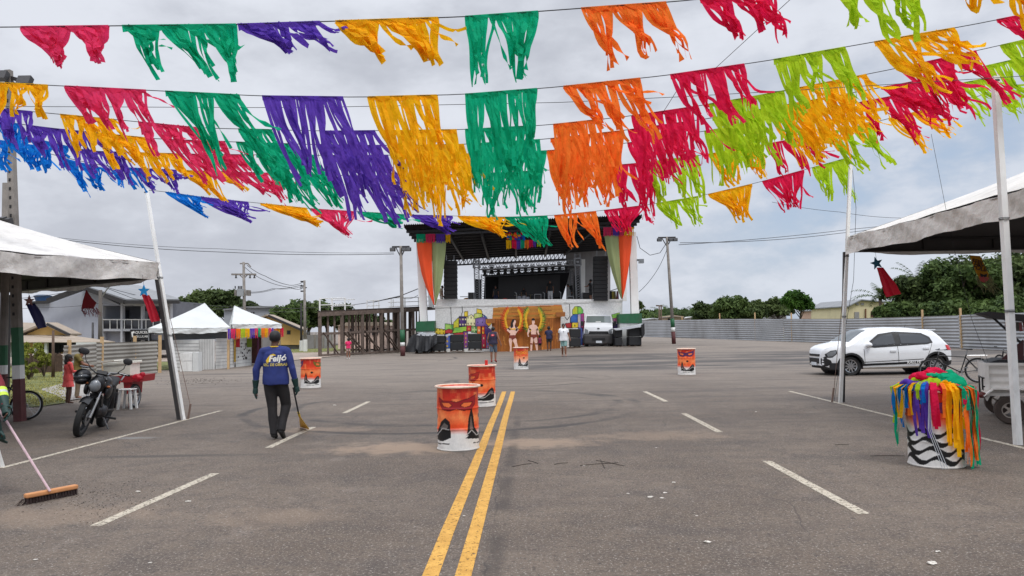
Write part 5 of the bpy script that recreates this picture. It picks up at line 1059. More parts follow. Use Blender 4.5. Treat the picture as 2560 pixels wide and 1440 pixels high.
# heap of crepe ribbons over the last drum
def heap():
    b0=WM[dr.name].translation; rz=0; ctr=V((b0.x,b0.y,0)); tp=ctr+V((0,0,.90)); t=thing('ribbon_heap','heap of multicoloured crepe ribbons spilling over the wave-patterned drum','ribbons',tuple(tp)); r=random.Random(21)
    ang0=math.atan2(-ctr.y,-ctr.x) # direction to the camera
    def rel(a): return ang0+R(a)
    # mound of crumpled cloth: folded lumps
    for nm,(a,rr,z,rx,ry,rz_) in (('crimson',(150,.10,.12,.16,.12,.09)),('crimson',(-30,.10,.14,.15,.09,.06)),('crimson',(20,.07,.17,.13,.06,.05)),('teal',(40,.09,.16,.14,.07,.04)),('crimson',(210,.15,.07,.16,.13,.09)),('teal',(110,.16,.11,.17,.13,.08)),('teal',(75,.21,.06,.17,.13,.09)),('teal',(50,.16,.10,.10,.09,.06)),('orange',(100,.25,.03,.10,.10,.05)),('purple',(-55,.24,.03,.12,.10,.06)),('purple',(-20,.20,.04,.12,.09,.05)),('lime',(-2,.20,.06,.10,.07,.05)),('lime',(-38,.17,.09,.09,.06,.04)),('orange',(-80,.24,.03,.11,.10,.05)),('yellow',(38,.26,.0,.12,.08,.07)),('crimson',(14,.26,.01,.10,.07,.05)),('crimson',(60,.27,.01,.08,.08,.07)),('blue',(-36,.28,-.01,.08,.07,.06)),('teal',(170,.1,.02,.22,.2,.08)),('crimson',(-75,.12,.09,.13,.10,.06))):
        c=tp+V((math.cos(rel(a))*rr,math.sin(rel(a))*rr,z)); M=MB(); M.ell(c,(rx,ry,rz_),36,20); M.v=[tuple(V(v)+(V(v)-c).normalized()*.06*mnoise.noise((V(v)-c)*11+V((a,0,0)))+ (V(v)-c).normalized()*.035*(.3-abs(mnoise.noise((V(v)-c)*22+V((a,5,0)))))) for v in M.v]; M.build('crumpled_cloth',CREPE[nm],t,fix=False,smooth=True)
    def rib(col,a0,L,w=.045,out=.03,sway=0,n=1,z0=.02):
        mb=MB()
        for i in range(n):
            a=rel(a0+r.uniform(-3,3)+(i-n/2)*3.4); l=L*r.uniform(.85,1.1); K=16; pts=[]; ph=r.uniform(0,6)
            for k in range(K+1):
                t_=k/K; s=t_*(l+.25); 
                if s<.25: rad=.10+.25*(s/.25); z=z0+.06*math.sin(math.pi*min(1,s/.25*.8))
                else: rad=.335+out+.012*math.sin(ph+s*9); z=z0-(s-.25)+.0
                aa=a+sway*t_+.03*math.sin(ph+s*5); pts.append(ctr+V((math.cos(aa)*rad,math.sin(aa)*rad,max(.02,.90+z))))
            vs=[];fs=[]
            for k,p in enumerate(pts):
                T=(pts[min(k+1,K)]-pts[max(0,k-1)]); rad_=(p-ctr); rad_.z=0; sd=T.cross(rad_); sd=sd.normalized() if sd.length>1e-6 else V((1,0,0)); rn=rad_.normalized(); q=.5*math.sin(ph+k*.5); sd=(sd*math.cos(q)+rn*math.sin(q))*w*.5*r.uniform(.85,1.1); vs+=[p-sd,p+sd]
            for k in range(K): fs.append((2*k,2*k+1,2*k+3,2*k+2))
            mb.add(vs,fs)
        mb.build('hanging_ribbon',CREPE[col],t,fix=False)
    for col,a,L,n in (('teal',-84,.75,2),('blue',-64,.45,1),('yellow',-50,.35,1),('lime',-74,.4,1),('teal',66,.9,3),('orange',54,.7,1),('crimson',88,.8,2),('orange',-82,.25,2),('pink',-78,.30,1),('teal',-72,.62,2),('lime',-66,.34,2),('yellow',-60,.40,2),('blue',-54,.45,2),('teal',-60,.55,1),('blue',-45,.25,2),('orange',-40,.33,1),('yellow',-36,.3,1),('purple',-24,.52,3),('lime',-24,.13,2),('purple',-10,.55,3),('blue',-14,.18,2),('crimson',2,.45,2),('crimson',8,.5,1),('yellow',26,.62,3),('orange',18,.3,1),('yellow',34,.62,2),('yellow',42,.75,2),('teal',52,.28,3),('orange',60,.84,3),('crimson',50,.2,2),('orange',70,.85,2),('teal',80,.86,4),('teal',90,.85,3),('crimson',96,.75,2),('teal',110,.6,3),('purple',-100,.5,3),('yellow',140,.5,3),('crimson',180,.5,4),('lime',-140,.5,4)): rib(col,a,L,n=n,out=r.uniform(.01,.06)+.05*(abs(a)>48),w=r.uniform(.035,.055))
    mb=MB(); c=tp+V((math.cos(rel(36))*.27,math.sin(rel(36))*.27,.02))
    for i in range(30):
        a=r.uniform(0,6.28); b_=r.uniform(-.3,1.2); d=V((math.cos(a)*math.cos(b_),math.sin(a)*math.cos(b_),math.sin(b_))); s=d.cross(V((0,0,1))).normalized()*.02; q=c+d*r.uniform(.07,.12); mb.add([c-s,c+s,q+s+V((0,0,-.01)),q-s],[(0,1,2,3)])
    mb.build('ribbon_rosette',CREPE['yellow'],t,fix=False)
    mb=MB()
    for k in range(3): mb.tube([tp+V((-.2,-.28,.0)),ctr+V((-.24+.02*k,-.30,.45)),ctr+V((-.12+.03*k,-.34,.01))],.004,4)
    mb.build('tie_cord',mat('cord_white',C(190,195,200),.7),t)
heap()
# ---------------- vehicles ----------------
CARW=mat('car_white',C(226,228,230),.22,.02,2,spec=.6); PLAST=mat('black_plastic',C(30,30,32),.55,.1,10); CHROME=mat('chrome',C(190,192,195),.15,.03,5,metal=.9); REDL=mat('red_lens',C(190,24,28),.2,.1,8,spec=.7); LENS=mat('clear_lens',C(118,122,126),.1,.1,10,spec=.9)
def wheel(name,c,r,w,par,rimr=.66,spokes=5,axis='Y',rimm=CHROME,dirty=False,tread=True,world=False):
    c=V(c); tm=mat('tyre_dusty',C(66,56,50),.9,.2,8) if dirty else RUBBER
    o=MB().lathe(c,[(r*rimr,-w*.42),(r*.93,-w*.5),(r,-w*.36),(r,w*.36),(r*.93,w*.5),(r*rimr,w*.42),(r*rimr*.97,0),(r*rimr,-w*.42)],36,axis).build(name,tm,par,world=world,smooth=True); o.data.set_sharp_from_angle(angle=R(40))
    mb=MB(); mb.lathe(c,[(r*rimr,-w*.42),(r*rimr*.9,-w*.40),(r*rimr*.88,w*.2),(r*rimr,w*.42)],30,axis); mb.lathe(c,[(0,-w*.36),(r*.14,-w*.36),(r*.16,w*.2),(0,w*.2)],14,axis)
    for k in range(spokes):
        a=2*math.pi*k/spokes; 
        e=V((math.cos(a),0,math.sin(a))) if axis=='Y' else V((0,math.cos(a),math.sin(a))); ax=V((0,1,0)) if axis=='Y' else V((1,0,0))
        mb.beam(c+e*r*.12-ax*w*.3,c+e*r*rimr*.92-ax*w*.32,r*.17,w*.12,up=ax,w2=r*.11)
    mb.build('rim',rimm,o,world=world); return o
def car():
    D=G(2215,938).y; O=P(2216,938,D); O.z=0
    t=thing('parked_car','white five-door hatchback with black side stripe parked by the corrugated fence','car',(O.x,O.y+.82,0)); K=80.0
    X=lambda px:((2064+(px-2042)*36/58 if px<2100 else px)-2216)/K; Z=lambda py:(938-py)/K
    prof=[(2042,893),(2043,884),(2048,876),(2058,869),(2080,864),(2105,860),(2128,856),(2150,841),(2168,830),(2185,824.5),(2210,821.5),(2245,820.5),(2290,822),(2325,826),(2346,829),(2360,843),(2376,862),(2386,872),(2390,884),(2390,900)]
    wc=[X(2129),X(2345)]; wr=.30; zc=wr
    def top(x): return interp([(X(a),Z(b)) for a,b in prof],x)
    def bot(x):
        z=.24+(.10*max(0,(X(2075)-x))*3)+(.3*max(0,x-X(2372)))
        for c in wc:
            if abs(x-c)<.36: z=max(z,zc+math.sqrt(.36**2-(x-c)**2)+.0)
        return z
    def hw(z): return float(np.interp(z,[.15,.3,.5,.75,.95,1.25,1.48],[.76,.80,.835,.84,.80,.68,.56]))
    def plan(x):
        a=X(2042);b_=X(2390); f=1.0
        if x-a<.95: f=min(f,.46+.54*math.sqrt(max(0,1-((.95-(x-a))/.95)**2)))
        if b_-x<.5: f=min(f,.74+.26*math.sqrt(max(0,1-((.5-(b_-x))/.5)**2)))
        return f
    def W(x,z): return hw(z)*plan(x)*(1-.05*max(0,(z-top(x)+.10)/.10))
    mb=MB(); xs=list(np.linspace(X(2042),X(2390),110)); nr=18; nt=7; vs=[];fs=[]; per=2*nr+nt
    for x in xs:
        zb,zt=bot(x),top(x)
        for j in range(nr): z=zb+(zt-zb)*j/(nr-1); vs.append((x,-W(x,z),z))
        wt=W(x,zt)
        for j in range(1,nt+1): u=j/(nt+1); vs.append((x,-wt+2*wt*u,zt+.035*math.sin(math.pi*u)))
        for j in range(nr-1,-1,-1): z=zb+(zt-zb)*j/(nr-1); vs.append((x,W(x,z),z))
    for i in range(len(xs)-1):
        for j in range(per-1): a=i*per+j; fs.append((a,a+1,a+per+1,a+per))
    fs.append(tuple(range(per))); n0=(len(xs)-1)*per; fs.append(tuple(range(n0,n0+per)))
    mb.add(vs,fs); o=mb.build('body',CARW,t,world=False,smooth=True); o.data.set_sharp_from_angle(angle=R(35))
    MB().box((X(2216),0,.30),(3.4,1.5,.2)).build('underbody',BLACK,t,world=False)
    # dark wheel housings
    for c in wc: MB().lathe((c,0,zc),[(.355,-.74),(.355,.74)],24,'Y').build('wheel_arch_liner',BLACK,t,world=False)
    def patch(name,pp,m,off=.008,both=True,sub=3):
        for s in((-1,1) if both else (-1,)):
            b=MB(); b.add([(X(a),0,Z(c)) for a,c in pp],[tuple(range(len(pp)))]); me=b.mesh(name,False); bm=bmesh.new(); bm.from_mesh(me); bmesh.ops.triangulate(bm,faces=bm.faces)
            for _ in range(sub): bmesh.ops.subdivide_edges(bm,edges=[e for e in bm.edges if e.calc_length()>.09],cuts=1); bmesh.ops.triangulate(bm,faces=bm.faces)
            for v in bm.verts: v.co.y=s*(W(v.co.x,v.co.z)+off)
            bm.to_mesh(me); bm.free(); link(name,me,m,t,world=False)
    patch('window_frame',[(2171,867),(2180,852),(2205,834.5),(2243,829.5),(2252,829.5),(2314,833.5),(2333,844),(2338,858),(2324,862),(2190,869)],PLAST,.004)
    patch('front_side_window',[(2180,864),(2188,852),(2209,839),(2240,834),(2243,859),(2194,865)],glass('tinted_glass',(.03,.034,.04,1),.05),.010); patch('rear_side_window',[(2257,834.5),(2312,837.5),(2327,846),(2332,856),(2322,858.5),(2258,859)],glass('tinted_glass'),.010)
    patch('side_stripe',[(2162,914),(2250,911.5),(2311,909),(2311,903),(2250,906),(2162,908.5)],BLACK,.006); patch('side_stripe',[(2162,905.5),(2311,899.5),(2311,898),(2162,904)],BLACK,.006)
    text('stripe_lettering','RALLYE',.105,WHITE,t,Matrix.Translation((X(2286),-W(X(2286),Z(907))-.012,Z(907)))@Matrix.Rotation(R(90),4,'X')@Matrix.Rotation(R(1.6),4,'Z'),sx=1.25,shear=.25,bold=.002,world=False)
    patch('sill',[(2160,922),(2315,919),(2315,916),(2160,918)],mat('dusty_sill',C(150,140,128),.8),.003)
    patch('headlight',[(2058,882),(2072,877),(2090,875),(2092,881),(2078,889),(2063,890)],LENS,.010); patch('headlight_surround',[(2053,884),(2072,875),(2093,873),(2095,882),(2078,892),(2058,893)],PLAST,.005)
    patch('front_bumper_grille',[(2043,895),(2055,889),(2062,896),(2072,899),(2076,906),(2062,914),(2048,916),(2043,908)],PLAST,.004); patch('tail_lamp',[(2369,864),(2382,866),(2388,878),(2372,877)],REDL,.012)
    patch('rear_bumper_trim',[(2366,906),(2388,903),(2386,914),(2370,918)],PLAST,.005)
    for a,b_ in (((2246,829),(2249,911)),((2162,872),(2164,912)),((2336,858),(2318,900))):
        pp=[(a[0]-.5,a[1]),(a[0]+.5,a[1]),(b_[0]+.5,b_[1]),(b_[0]-.5,b_[1])]; patch('door_seam',pp,PLAST,.005,sub=4)
    for s in(-1,1):
        for px in(2235,2318): x=X(px);z=Z(877 if px==2235 else 872); MB().box((x,s*(W(x,z)+.02),z),(.19,.03,.045)).build('door_handle',CARW,t,world=False)
        x=X(2173);z=Z(861); o=MB().ell((x,s*(W(x,z)+.11),z),(.09,.11,.075),14,10).build('wing_mirror',CARW,t,world=False,smooth=True)
        for c in wc:
            mb=MB(); mb.v=[];vs=[];fs=[]
            for k in range(25):
                a=math.pi*k/24; 
                for rr_ in(.355,.42): x_=c+math.cos(a)*rr_; z_=max(.22,zc+math.sin(a)*rr_); vs.append((x_,s*(W(x_,z_)+.012),z_))
            for k in range(24): fs.append((2*k,2*k+1,2*k+3,2*k+2))
            mb.add(vs,fs).build('wheel_arch_trim',PLAST,t,world=False,fix=False)
    def across(name,a,b_,m,k=.9):
        vs=[];fs=[]; n=8; 
        for i in range(n+1):
            px=a[0]+(b_[0]-a[0])*i/n; x=X(px); z=top(x)
            for u in(-1,-.5,0,.5,1): vs.append((x-.006 if b_[0]<2200 else x+.006,u*W(x,z)*k,z+.012+.035*math.cos(u*math.pi/2*k)))
        for i in range(n):
            for j in range(4): fs.append((i*5+j,i*5+j+1,(i+1)*5+j+1,(i+1)*5+j))
        MB().add(vs,fs).build(name,m,t,world=False,smooth=True)
    across('windscreen',(2131,0),(2180,0),glass('windscreen_glass',(.10,.12,.13,1),.04),.88); across('rear_window',(2350,0),(2374,0),GLASS,.85)
    mb=MB(); mb.box((X(2349),0,Z(826)),(.22,1.05,.03)); mb.build('roof_spoiler',CARW,t,world=False)
    b_=MB(); vs=[(X(2042)-.02,u*.34,z+.0) for z in(.40,.56) for u in(-1,-.5,0,.5,1)]; b_.box((X(2042)+.0,0,.46),(.05,.70,.17)); b_.build('radiator_grille',PLAST,t,world=False); MB().box((X(2043),0,.64),(.05,.74,.07)).build('upper_grille',PLAST,t,world=False); MB().box((X(2042)-.02,0,.36),(.03,.40,.10)).build('number_plate',mat('plate',C(205,210,215),.5),t,world=False)
    for c in wc:
        for s in(-1,1): wheel('wheel',(c,s*.70,wr),wr,.19,t,.68,10)
    MB().tube([(X(2300),0,Z(822)),(X(2304),0,Z(812))],.006,5).build('aerial',BLACK,t,world=False)
car()
def truck():
    D=52.5; c=P(1495,870,D); t=thing('bucket_truck','white light truck with orange lift bucket parked facing the camera before the stage','truck',tuple(c))
    rings=[(846,0,1460,1532),(828,0,1460,1532),(818,.06,1460.5,1531.5),(809,.55,1461.5,1531),(806,.75,1462,1530.5),(789,1.25,1465,1528),(785.5,1.6,1466.5,1526.5),(785,3.2,1467,1526)]
    mb=MB(); n=12
    def ring(y,d,x0,x1):
        L=[]; 
        for i in range(n+1):
            u=i/n; e=1-abs(2*u-1); bow=.22*(1-math.sin(math.pi*u))
            L.append(P(x0+(x1-x0)*u,y,D+d+bow))
        return L
    vs=[];fs=[]
    for r_ in rings: vs+=ring(*r_)
    for i in range(len(rings)-1):
        for j in range(n): a=i*(n+1)+j; fs.append((a,a+1,a+n+2,a+n+1))
    mb.add(vs,fs)
    for s,k in((0,0),(n,1)):
        side=[vs[i*(n+1)+s] for i in range(len(rings))]; low=V(side[0]); low2=V((low.x,D+3.2,low.z)); mb.add(side+[low2],[tuple(range(len(side)+1))])
    o=mb.build('cab',CARW,t,smooth=True); o.data.set_sharp_from_angle(angle=R(30))
    def fr(name,pts,m,d0,off=.03):
        # patch on the bowed front
        vs=[]; 
        for x,y in pts:
            d=float(np.interp(-y,[-r_[0] for r_ in rings],[r_[1] for r_ in rings])); x0=float(np.interp(-y,[-r_[0] for r_ in rings],[r_[2] for r_ in rings])); x1=float(np.interp(-y,[-r_[0] for r_ in rings],[r_[3] for r_ in rings])); u=(x-x0)/(x1-x0); vs.append(P(x,y,D+d+.22*(1-math.sin(math.pi*min(1,max(0,u))))-off))
        return MB().add(vs,[tuple(range(len(vs)))]).build(name,m,t,fix=False)
    def row(name,x0,x1,ya,yb,m,ins=0):
        vs=[];fs=[]
        for y in(ya,(ya+yb)/2,yb):
            for i in range(11):
                e=ins*(y-ya)/(yb-ya); x=x0-e+(x1+e-x0+e)*i/10; d=float(np.interp(-y,[-r_[0] for r_ in rings],[r_[1] for r_ in rings])); a_=float(np.interp(-y,[-r_[0] for r_ in rings],[r_[2] for r_ in rings])); b_=float(np.interp(-y,[-r_[0] for r_ in rings],[r_[3] for r_ in rings])); u=min(1,max(0,(x-a_)/(b_-a_))); vs.append(P(x,y,D+d+.22*(1-math.sin(math.pi*u))-.06))
        for j in range(2):
            for i in range(10): fs.append((j*11+i,j*11+i+1,j*11+i+12,j*11+i+11))
        return MB().add(vs,fs).build(name,m,t,fix=False,smooth=True)
    def row_old(name,x0,x1,ya,yb,m,ins=0): fr(name,[(x0+(x1-x0)*i/10,ya) for i in range(11)]+[(x1+ins-(x1+ins-x0+ins)*i/10,yb) for i in range(11)],m,0)
    row('windscreen',1467,1526,790,806,glass('truck_glass',(.16,.19,.18,1),.08),2); 
    row('grille',1473,1520,828,836,PLAST,2); row('bumper_top',1459.5,1532.5,834,846,mat('grey_bumper',C(62,60,60),.7,.1,5),.5)
    for xx in ([1462,1470],[1522,1530]): a,b_=xx; fr('headlight',[(a,821),(b_,825) if a<1500 else (b_,821),(b_+ (1 if a<1500 else 0),832),(a,832)] if a<1500 else [(a,825),(b_,821),(b_,832),(a-1,832)],LENS,0,.04)
    fr('badge',[(1493,820),(1499,820),(1499,823),(1493,823)],PLAST,0); row('windscreen_paper',1489,1502,803.6,805.6,WHITE)
    o=MB().pbox(1459,836,1533.5,861,D-.25,.7).build('bumper',mat('grey_bumper',C(62,60,60),.7),t); bevel(o,.12,3)
    MB().pbox(1480,845,1513,850,D-.30,.06).build('lower_grille',BLACK,t); MB().pbox(1490,852,1505,857.5,D-.32,.04).build('number_plate',mat('plate',C(205,210,215),.5),t); pass
    for x in(1466,1527): wheel('wheel',P(x,862.5,D+.5),.36,.26,t,.6,5,'X',rimm=STEEL,world=True)
    for s,x in((-1,1455),(1,1537)): mb=MB(); mb.pbox(x-3,803,x+3,815,D+.9,.1); mb.tube([P(x,806,D+.9),P(x-s*7,808,D+.9)],.025,5); mb.build('wing_mirror',PLAST,t)
    MB().pbox(1461,838,1531,866,D+3.0,.3).build('chassis',BLACK,t); MB().pbox(1458,836,1534,842,D+3.4,3).build('load_bed',mat('bed_gray',C(170,170,168),.7),t)
    mb=MB(); mb.tube([P(1498,836,D+4.5),P(1497,790,D+4.5)],.22,10); mb.beam(P(1499,775,D+4.2),P(1520,789,D+5.5),.28); mb.tube([P(1497,758,D+4.2),P(1497,775,D+4.2)],.20,12); mb.beam(P(1480,772,D+4),P(1499,778,D+4),.16); mb.tube([P(1487,790,D+4),P(1484,764,D+4),P(1492,757,D+4),P(1500,762,D+4)],.05,6); mb.tube([P(1505,790,D+4),P(1510,775,D+4),P(1518,785,D+4)],.05,6); mb.build('lift_arm',mat('arm_white',C(214,214,212),.5,.1,4,dirt=.3),t)
    mb=MB(); mb.box(P(1497,769,D+3.9),(.3,.2,.4)); mb.tube([P(1486,784,D+3.9),P(1498,783,D+3.9),P(1512,788,D+3.9)],.14,8); mb.build('lift_motor',BLACK,t)
    o=MB().ppoly([(1455,763),(1478,763),(1476,790),(1458,790)],D+3.4,.8).build('bucket',mat('orange_red_bucket',C(206,66,48),.5,.1,3),t); bevel(o,.06)
    MB().ppoly([(1463,781),(1472,781),(1467.5,785)],D+3.38,.02).build('bucket_mark',mat('dark_red_mark',C(120,24,20),.6),t)
    mb=MB(); mb.beam(P(1453,763,D+3.4),P(1480,763,D+3.4),.10); mb.build('bucket_rim',mat('bucket_rim',C(180,50,40),.5),t)
truck()
# --- motorcycle
def motorcycle():
    fw=G(196,1091); rw_=V((fw.x-.33,fw.y+1.27,0)); d=(fw-rw_); ang=math.atan2(d.y,d.x); mid=(fw+rw_)/2
    t=thing('motorcycle','black motorcycle with clear headlight and helmet hung on its handlebar, parked on its stand','motorcycle',(mid.x,mid.y,0),ang)
    t.rotation_euler=(R(-14),0,ang); t.scale=(1.05,)*3; WM[t.name]=Matrix.Translation((mid.x,mid.y,0))@Matrix.Rotation(ang,4,'Z')@Matrix.Rotation(R(-14),4,'X')@Matrix.Scale(1.05,4)
    w=dict(world=False); r=.315; ST=R(14) # steering turned
    wb=.64; F_=V((wb,0,r)); Rw=V((-wb,0,r)); BK_=mat('gloss_black',C(13,13,15),.32,.05,4,spec=.4); GR=mat('engine_gray',C(78,78,80),.45,.3,20,metal=.6)
    wheel('wheel',Rw,r,.11,t,.74,5,rimm=PLAST); wheel('wheel',F_,r,.095,t,.78,5,rimm=PLAST)
    MB().lathe(F_+V((0,.06,0)),[(.06,0),(.13,0),(.13,.006),(.06,.006)],28,'Y').build('brake_disc',STEEL,t,**w)
    hd=V((wb-.36,0,.88))
    mb=MB(); 
    for s in(-.085,.085): mb.tube([F_+V((0,s,0)),F_.lerp(hd,.55)+V((0,s,0))],.024,8); 
    mb.build('fork_lower',mat('fork_gray',C(150,150,150),.35,.1,8,metal=.6),t,**w)
    mb=MB()
    for s in(-.085,.085): mb.tube([F_.lerp(hd,.5)+V((0,s,0)),hd+V((0,s,.05))],.017,8)
    mb.build('fork_tube',CHROME,t,**w)
    mb=MB(); vs=[];fs=[]; n=14
    for k in range(n+1):
        a=R(200-150*k/n)-R(0); p=F_+V((math.cos(a)*(r+.035),0,math.sin(a)*(r+.035)))
        for y,dz in((-.075,-.03),(0,0),(.075,-.03)): vs.append(p+V((0,y,dz)))
    for k in range(n):
        for j in range(2): fs.append((3*k+j,3*k+j+1,3*k+j+4,3*k+j+3))
    mb.add(vs,fs).build('front_mudguard',BK_,t,fix=False,smooth=True,**w)
    mb=MB(); mb.box(hd+V((-.0,0,.03)),(.09,.22,.04)); mb.box(hd+V((.06,0,-.14)),(.09,.2,.03)); mb.build('fork_crown',PLAST,t,**w)
    # headlight in its cowl
    hl=hd+V((.12,0,-.06)); mb=MB(); mb.ell(hl,(.13,.125,.145),18,12); mb.tube([hl+V((-.02,0,.08)),hl+V((-.04,0,.17))],[.10,.06],12,flat=.5); link('headlight_cowl',remesh(mb,.012,2),BK_,t,world=False)
    MB().ell(hl+V((.065,0,-.005)),(.078,.093,.105),18,12).build('headlight',LENS,t,smooth=True,**w); 
    for s in(-1,1): MB().ell(hd+V((.08,s*.17,-.06)),(.025,.03,.02),10,8).build('indicator',mat('amber',C(150,84,40),.3),t,**w)
    # tank, seat, side panels as smooth volumes
    mb=MB(); mb.ell((.10,0,.84),(.27,.15,.13),18,12); mb.ell((.20,0,.78),(.17,.18,.12),14,10); link('fuel_tank',remesh(mb,.014,4),BK_,t,world=False)
    mb=MB(); pass
    for s in(-1,1): mb=MB(); mb.ell((.24,s*.16,.73),(.14,.05,.12),12,8); link('tank_shroud',remesh(mb,.014,2),mat('graphite_panel',C(30,31,34),.35,.1,6),t,world=False)
    mb=MB(); mb.tube([(-.05,0,.80),(-.25,0,.785),(-.45,0,.83),(-.68,0,.87)],[.11,.13,.125,.09],14,flat=.42); link('seat',remesh(mb,.014,3),mat('seat_vinyl',C(20,20,22),.6,.1,20,bump=.2,bs=60),t,world=False)
    mb=MB(); mb.tube([(-.35,0,.74),(-.60,0,.80),(-.80,0,.86)],[.11,.10,.06],12,flat=.6); link('tail_cowl',remesh(mb,.014,3),BK_,t,world=False)
    MB().box((-.82,0,.80),(.04,.14,.07)).build('tail_lamp',REDL,t,**w); mb=MB(); mb.tube([(-.55,-.13,.86),(-.75,-.12,.93),(-.84,0,.94),(-.75,.12,.93),(-.55,.13,.86)],.013,8); mb.build('grab_rail',STEEL,t,**w)
    MB().beam((-.72,0,.74),(-.95,0,.50),.20,.02,up=V((0,1,0))).build('rear_mudguard',PLAST,t,**w)
    # frame and engine
    mb=MB(); 
    for s in(-.06,.06): mb.tube([hd+V((-.04,s*.3,-.1)),(.20,s,.42),(.12,s,.26),(-.2,s*1.6,.26),(-.24,s*2,.50),(-.22,s*2,.74)],.018,8); mb.tube([hd+V((-.05,0,-.02)),(0,s,.74),(-.4,s*1.6,.74),(-.72,s,.84)],.016,8)
    mb.build('frame',PLAST,t,**w)
    mb=MB()
    for s in(-.11,.11): mb.tube([(-.22,s,.36),Rw+V((0,s,0))],.022,8)
    mb.build('swing_arm',PLAST,t,**w)
    for s in(-.14,.14): mb=MB(); mb.tube([(-.42,s,.72),Rw+V((.02,s,.05))],.018,8); [mb.torus(V((-.42,s,.70)).lerp(Rw+V((.02,s,.05)),.15+.07*i),.03,.007,12,5,'Z') for i in range(9)]; mb.build('shock_absorber',GR,t,**w)
    mb=MB(); mb.ell((-.02,0,.37),(.19,.13,.13),16,10); mb.ell((.06,-.10,.36),(.10,.06,.10),14,8); mb.ell((-.05,.11,.36),(.11,.05,.10),14,8); link('engine_case',remesh(mb,.012,2),GR,t,world=False)
    mb=MB()
    for i in range(8): q=V((.10+.018*i,0,.45+.025*i)); mb.box(q,(.17,.19,.011),ry=R(-25))
    mb.box((.165,0,.54),(.12,.14,.2),ry=R(35)); mb.build('engine_cylinder',GR,t,**w)
    mb=MB(); mb.tube([(.22,-.05,.52),(.30,-.08,.38),(.16,-.12,.24),(-.2,-.14,.24),(-.38,-.15,.28)],.020,10); mb.build('exhaust_pipe',CHROME,t,**w); mb=MB(); mb.tube([(-.32,-.16,.27),(-.50,-.17,.34),(-.85,-.18,.46)],[.03,.048,.045],14); mb.build('silencer',mat('silencer_gray',C(120,118,115),.4,.1,6,metal=.6),t,**w)
    for s in(-1,1): mb=MB(); mb.tube([(-.05,s*.12,.27),(-.06,s*.30,.27)],.014,7); mb.tube([(-.06,s*.20,.27),(-.06,s*.32,.27)],.02,7); mb.build('foot_peg',RUBBER,t,**w)
    mb=MB(); mb.tube([(-.12,.10,.26),(-.18,.22,.06)],.013,7); mb.build('side_stand',STEEL,t,**w)
    hb=hd+V((-.03,0,.10)); mb=MB(); mb.tube([hb+V((-.12,-.37,.06)),hb+V((-.06,-.24,.08)),hb+V((0,-.08,0)),hb+V((0,.08,0)),hb+V((-.06,.24,.08)),hb+V((-.12,.37,.06))],.012,8); mb.build('handlebar',PLAST,t,**w)
    for s in(-1,1):
        g=MB().tube([hb+V((-.08,s*.26,.07)),hb+V((-.12,s*.39,.06))],.018,9).build('grip',RUBBER,t,**w); mb=MB(); mb.tube([hb+V((-.03,s*.24,.08)),hb+V((-.05,s*.37,.07))],.006,6); mb.build('lever',STEEL,t,**w)
        mb=MB(); a=hb+V((-.05,s*.21,.08)); b_=hb+V((-.04,s*.27,.30 if s<0 else .16)) ; b_=hb+V((-.03,s*(.30 if s>0 else .34),.27 if s<0 else .0+.24)); mb.tube([a,a.lerp(b_,.5)+V((0,s*.03,0)),b_],.007,6); mb.ell(b_+V((0,s*.02,.05)),(.018,.075,.055),14,8); mb.build('mirror',PLAST,t,**w)
    MB().box(hd+V((.0,0,.13)),(.08,.16,.06),ry=R(-30)).build('gauge',PLAST,t,**w)
    # open-face helmet hung on the bar
    hp=WM[t.name]@(hb+V((.04,-.27,-.08))); th=thing('helmet','glossy black full-face helmet hanging from the motorcycle handlebar','helmet',tuple(hp)); mb=MB(); mb.ell(hp,(.135,.16,.135),22,16); mb.ell(hp+V((.02,-.05,-.07)),(.11,.12,.07),16,10); link('shell',remesh(mb,.012,2),BK_,th); mb=MB(); mb.ell(hp+V((.01,-.045,.0)),(.125,.128,.065),20,12); mb.build('visor',GLASS,th,smooth=True)
motorcycle()
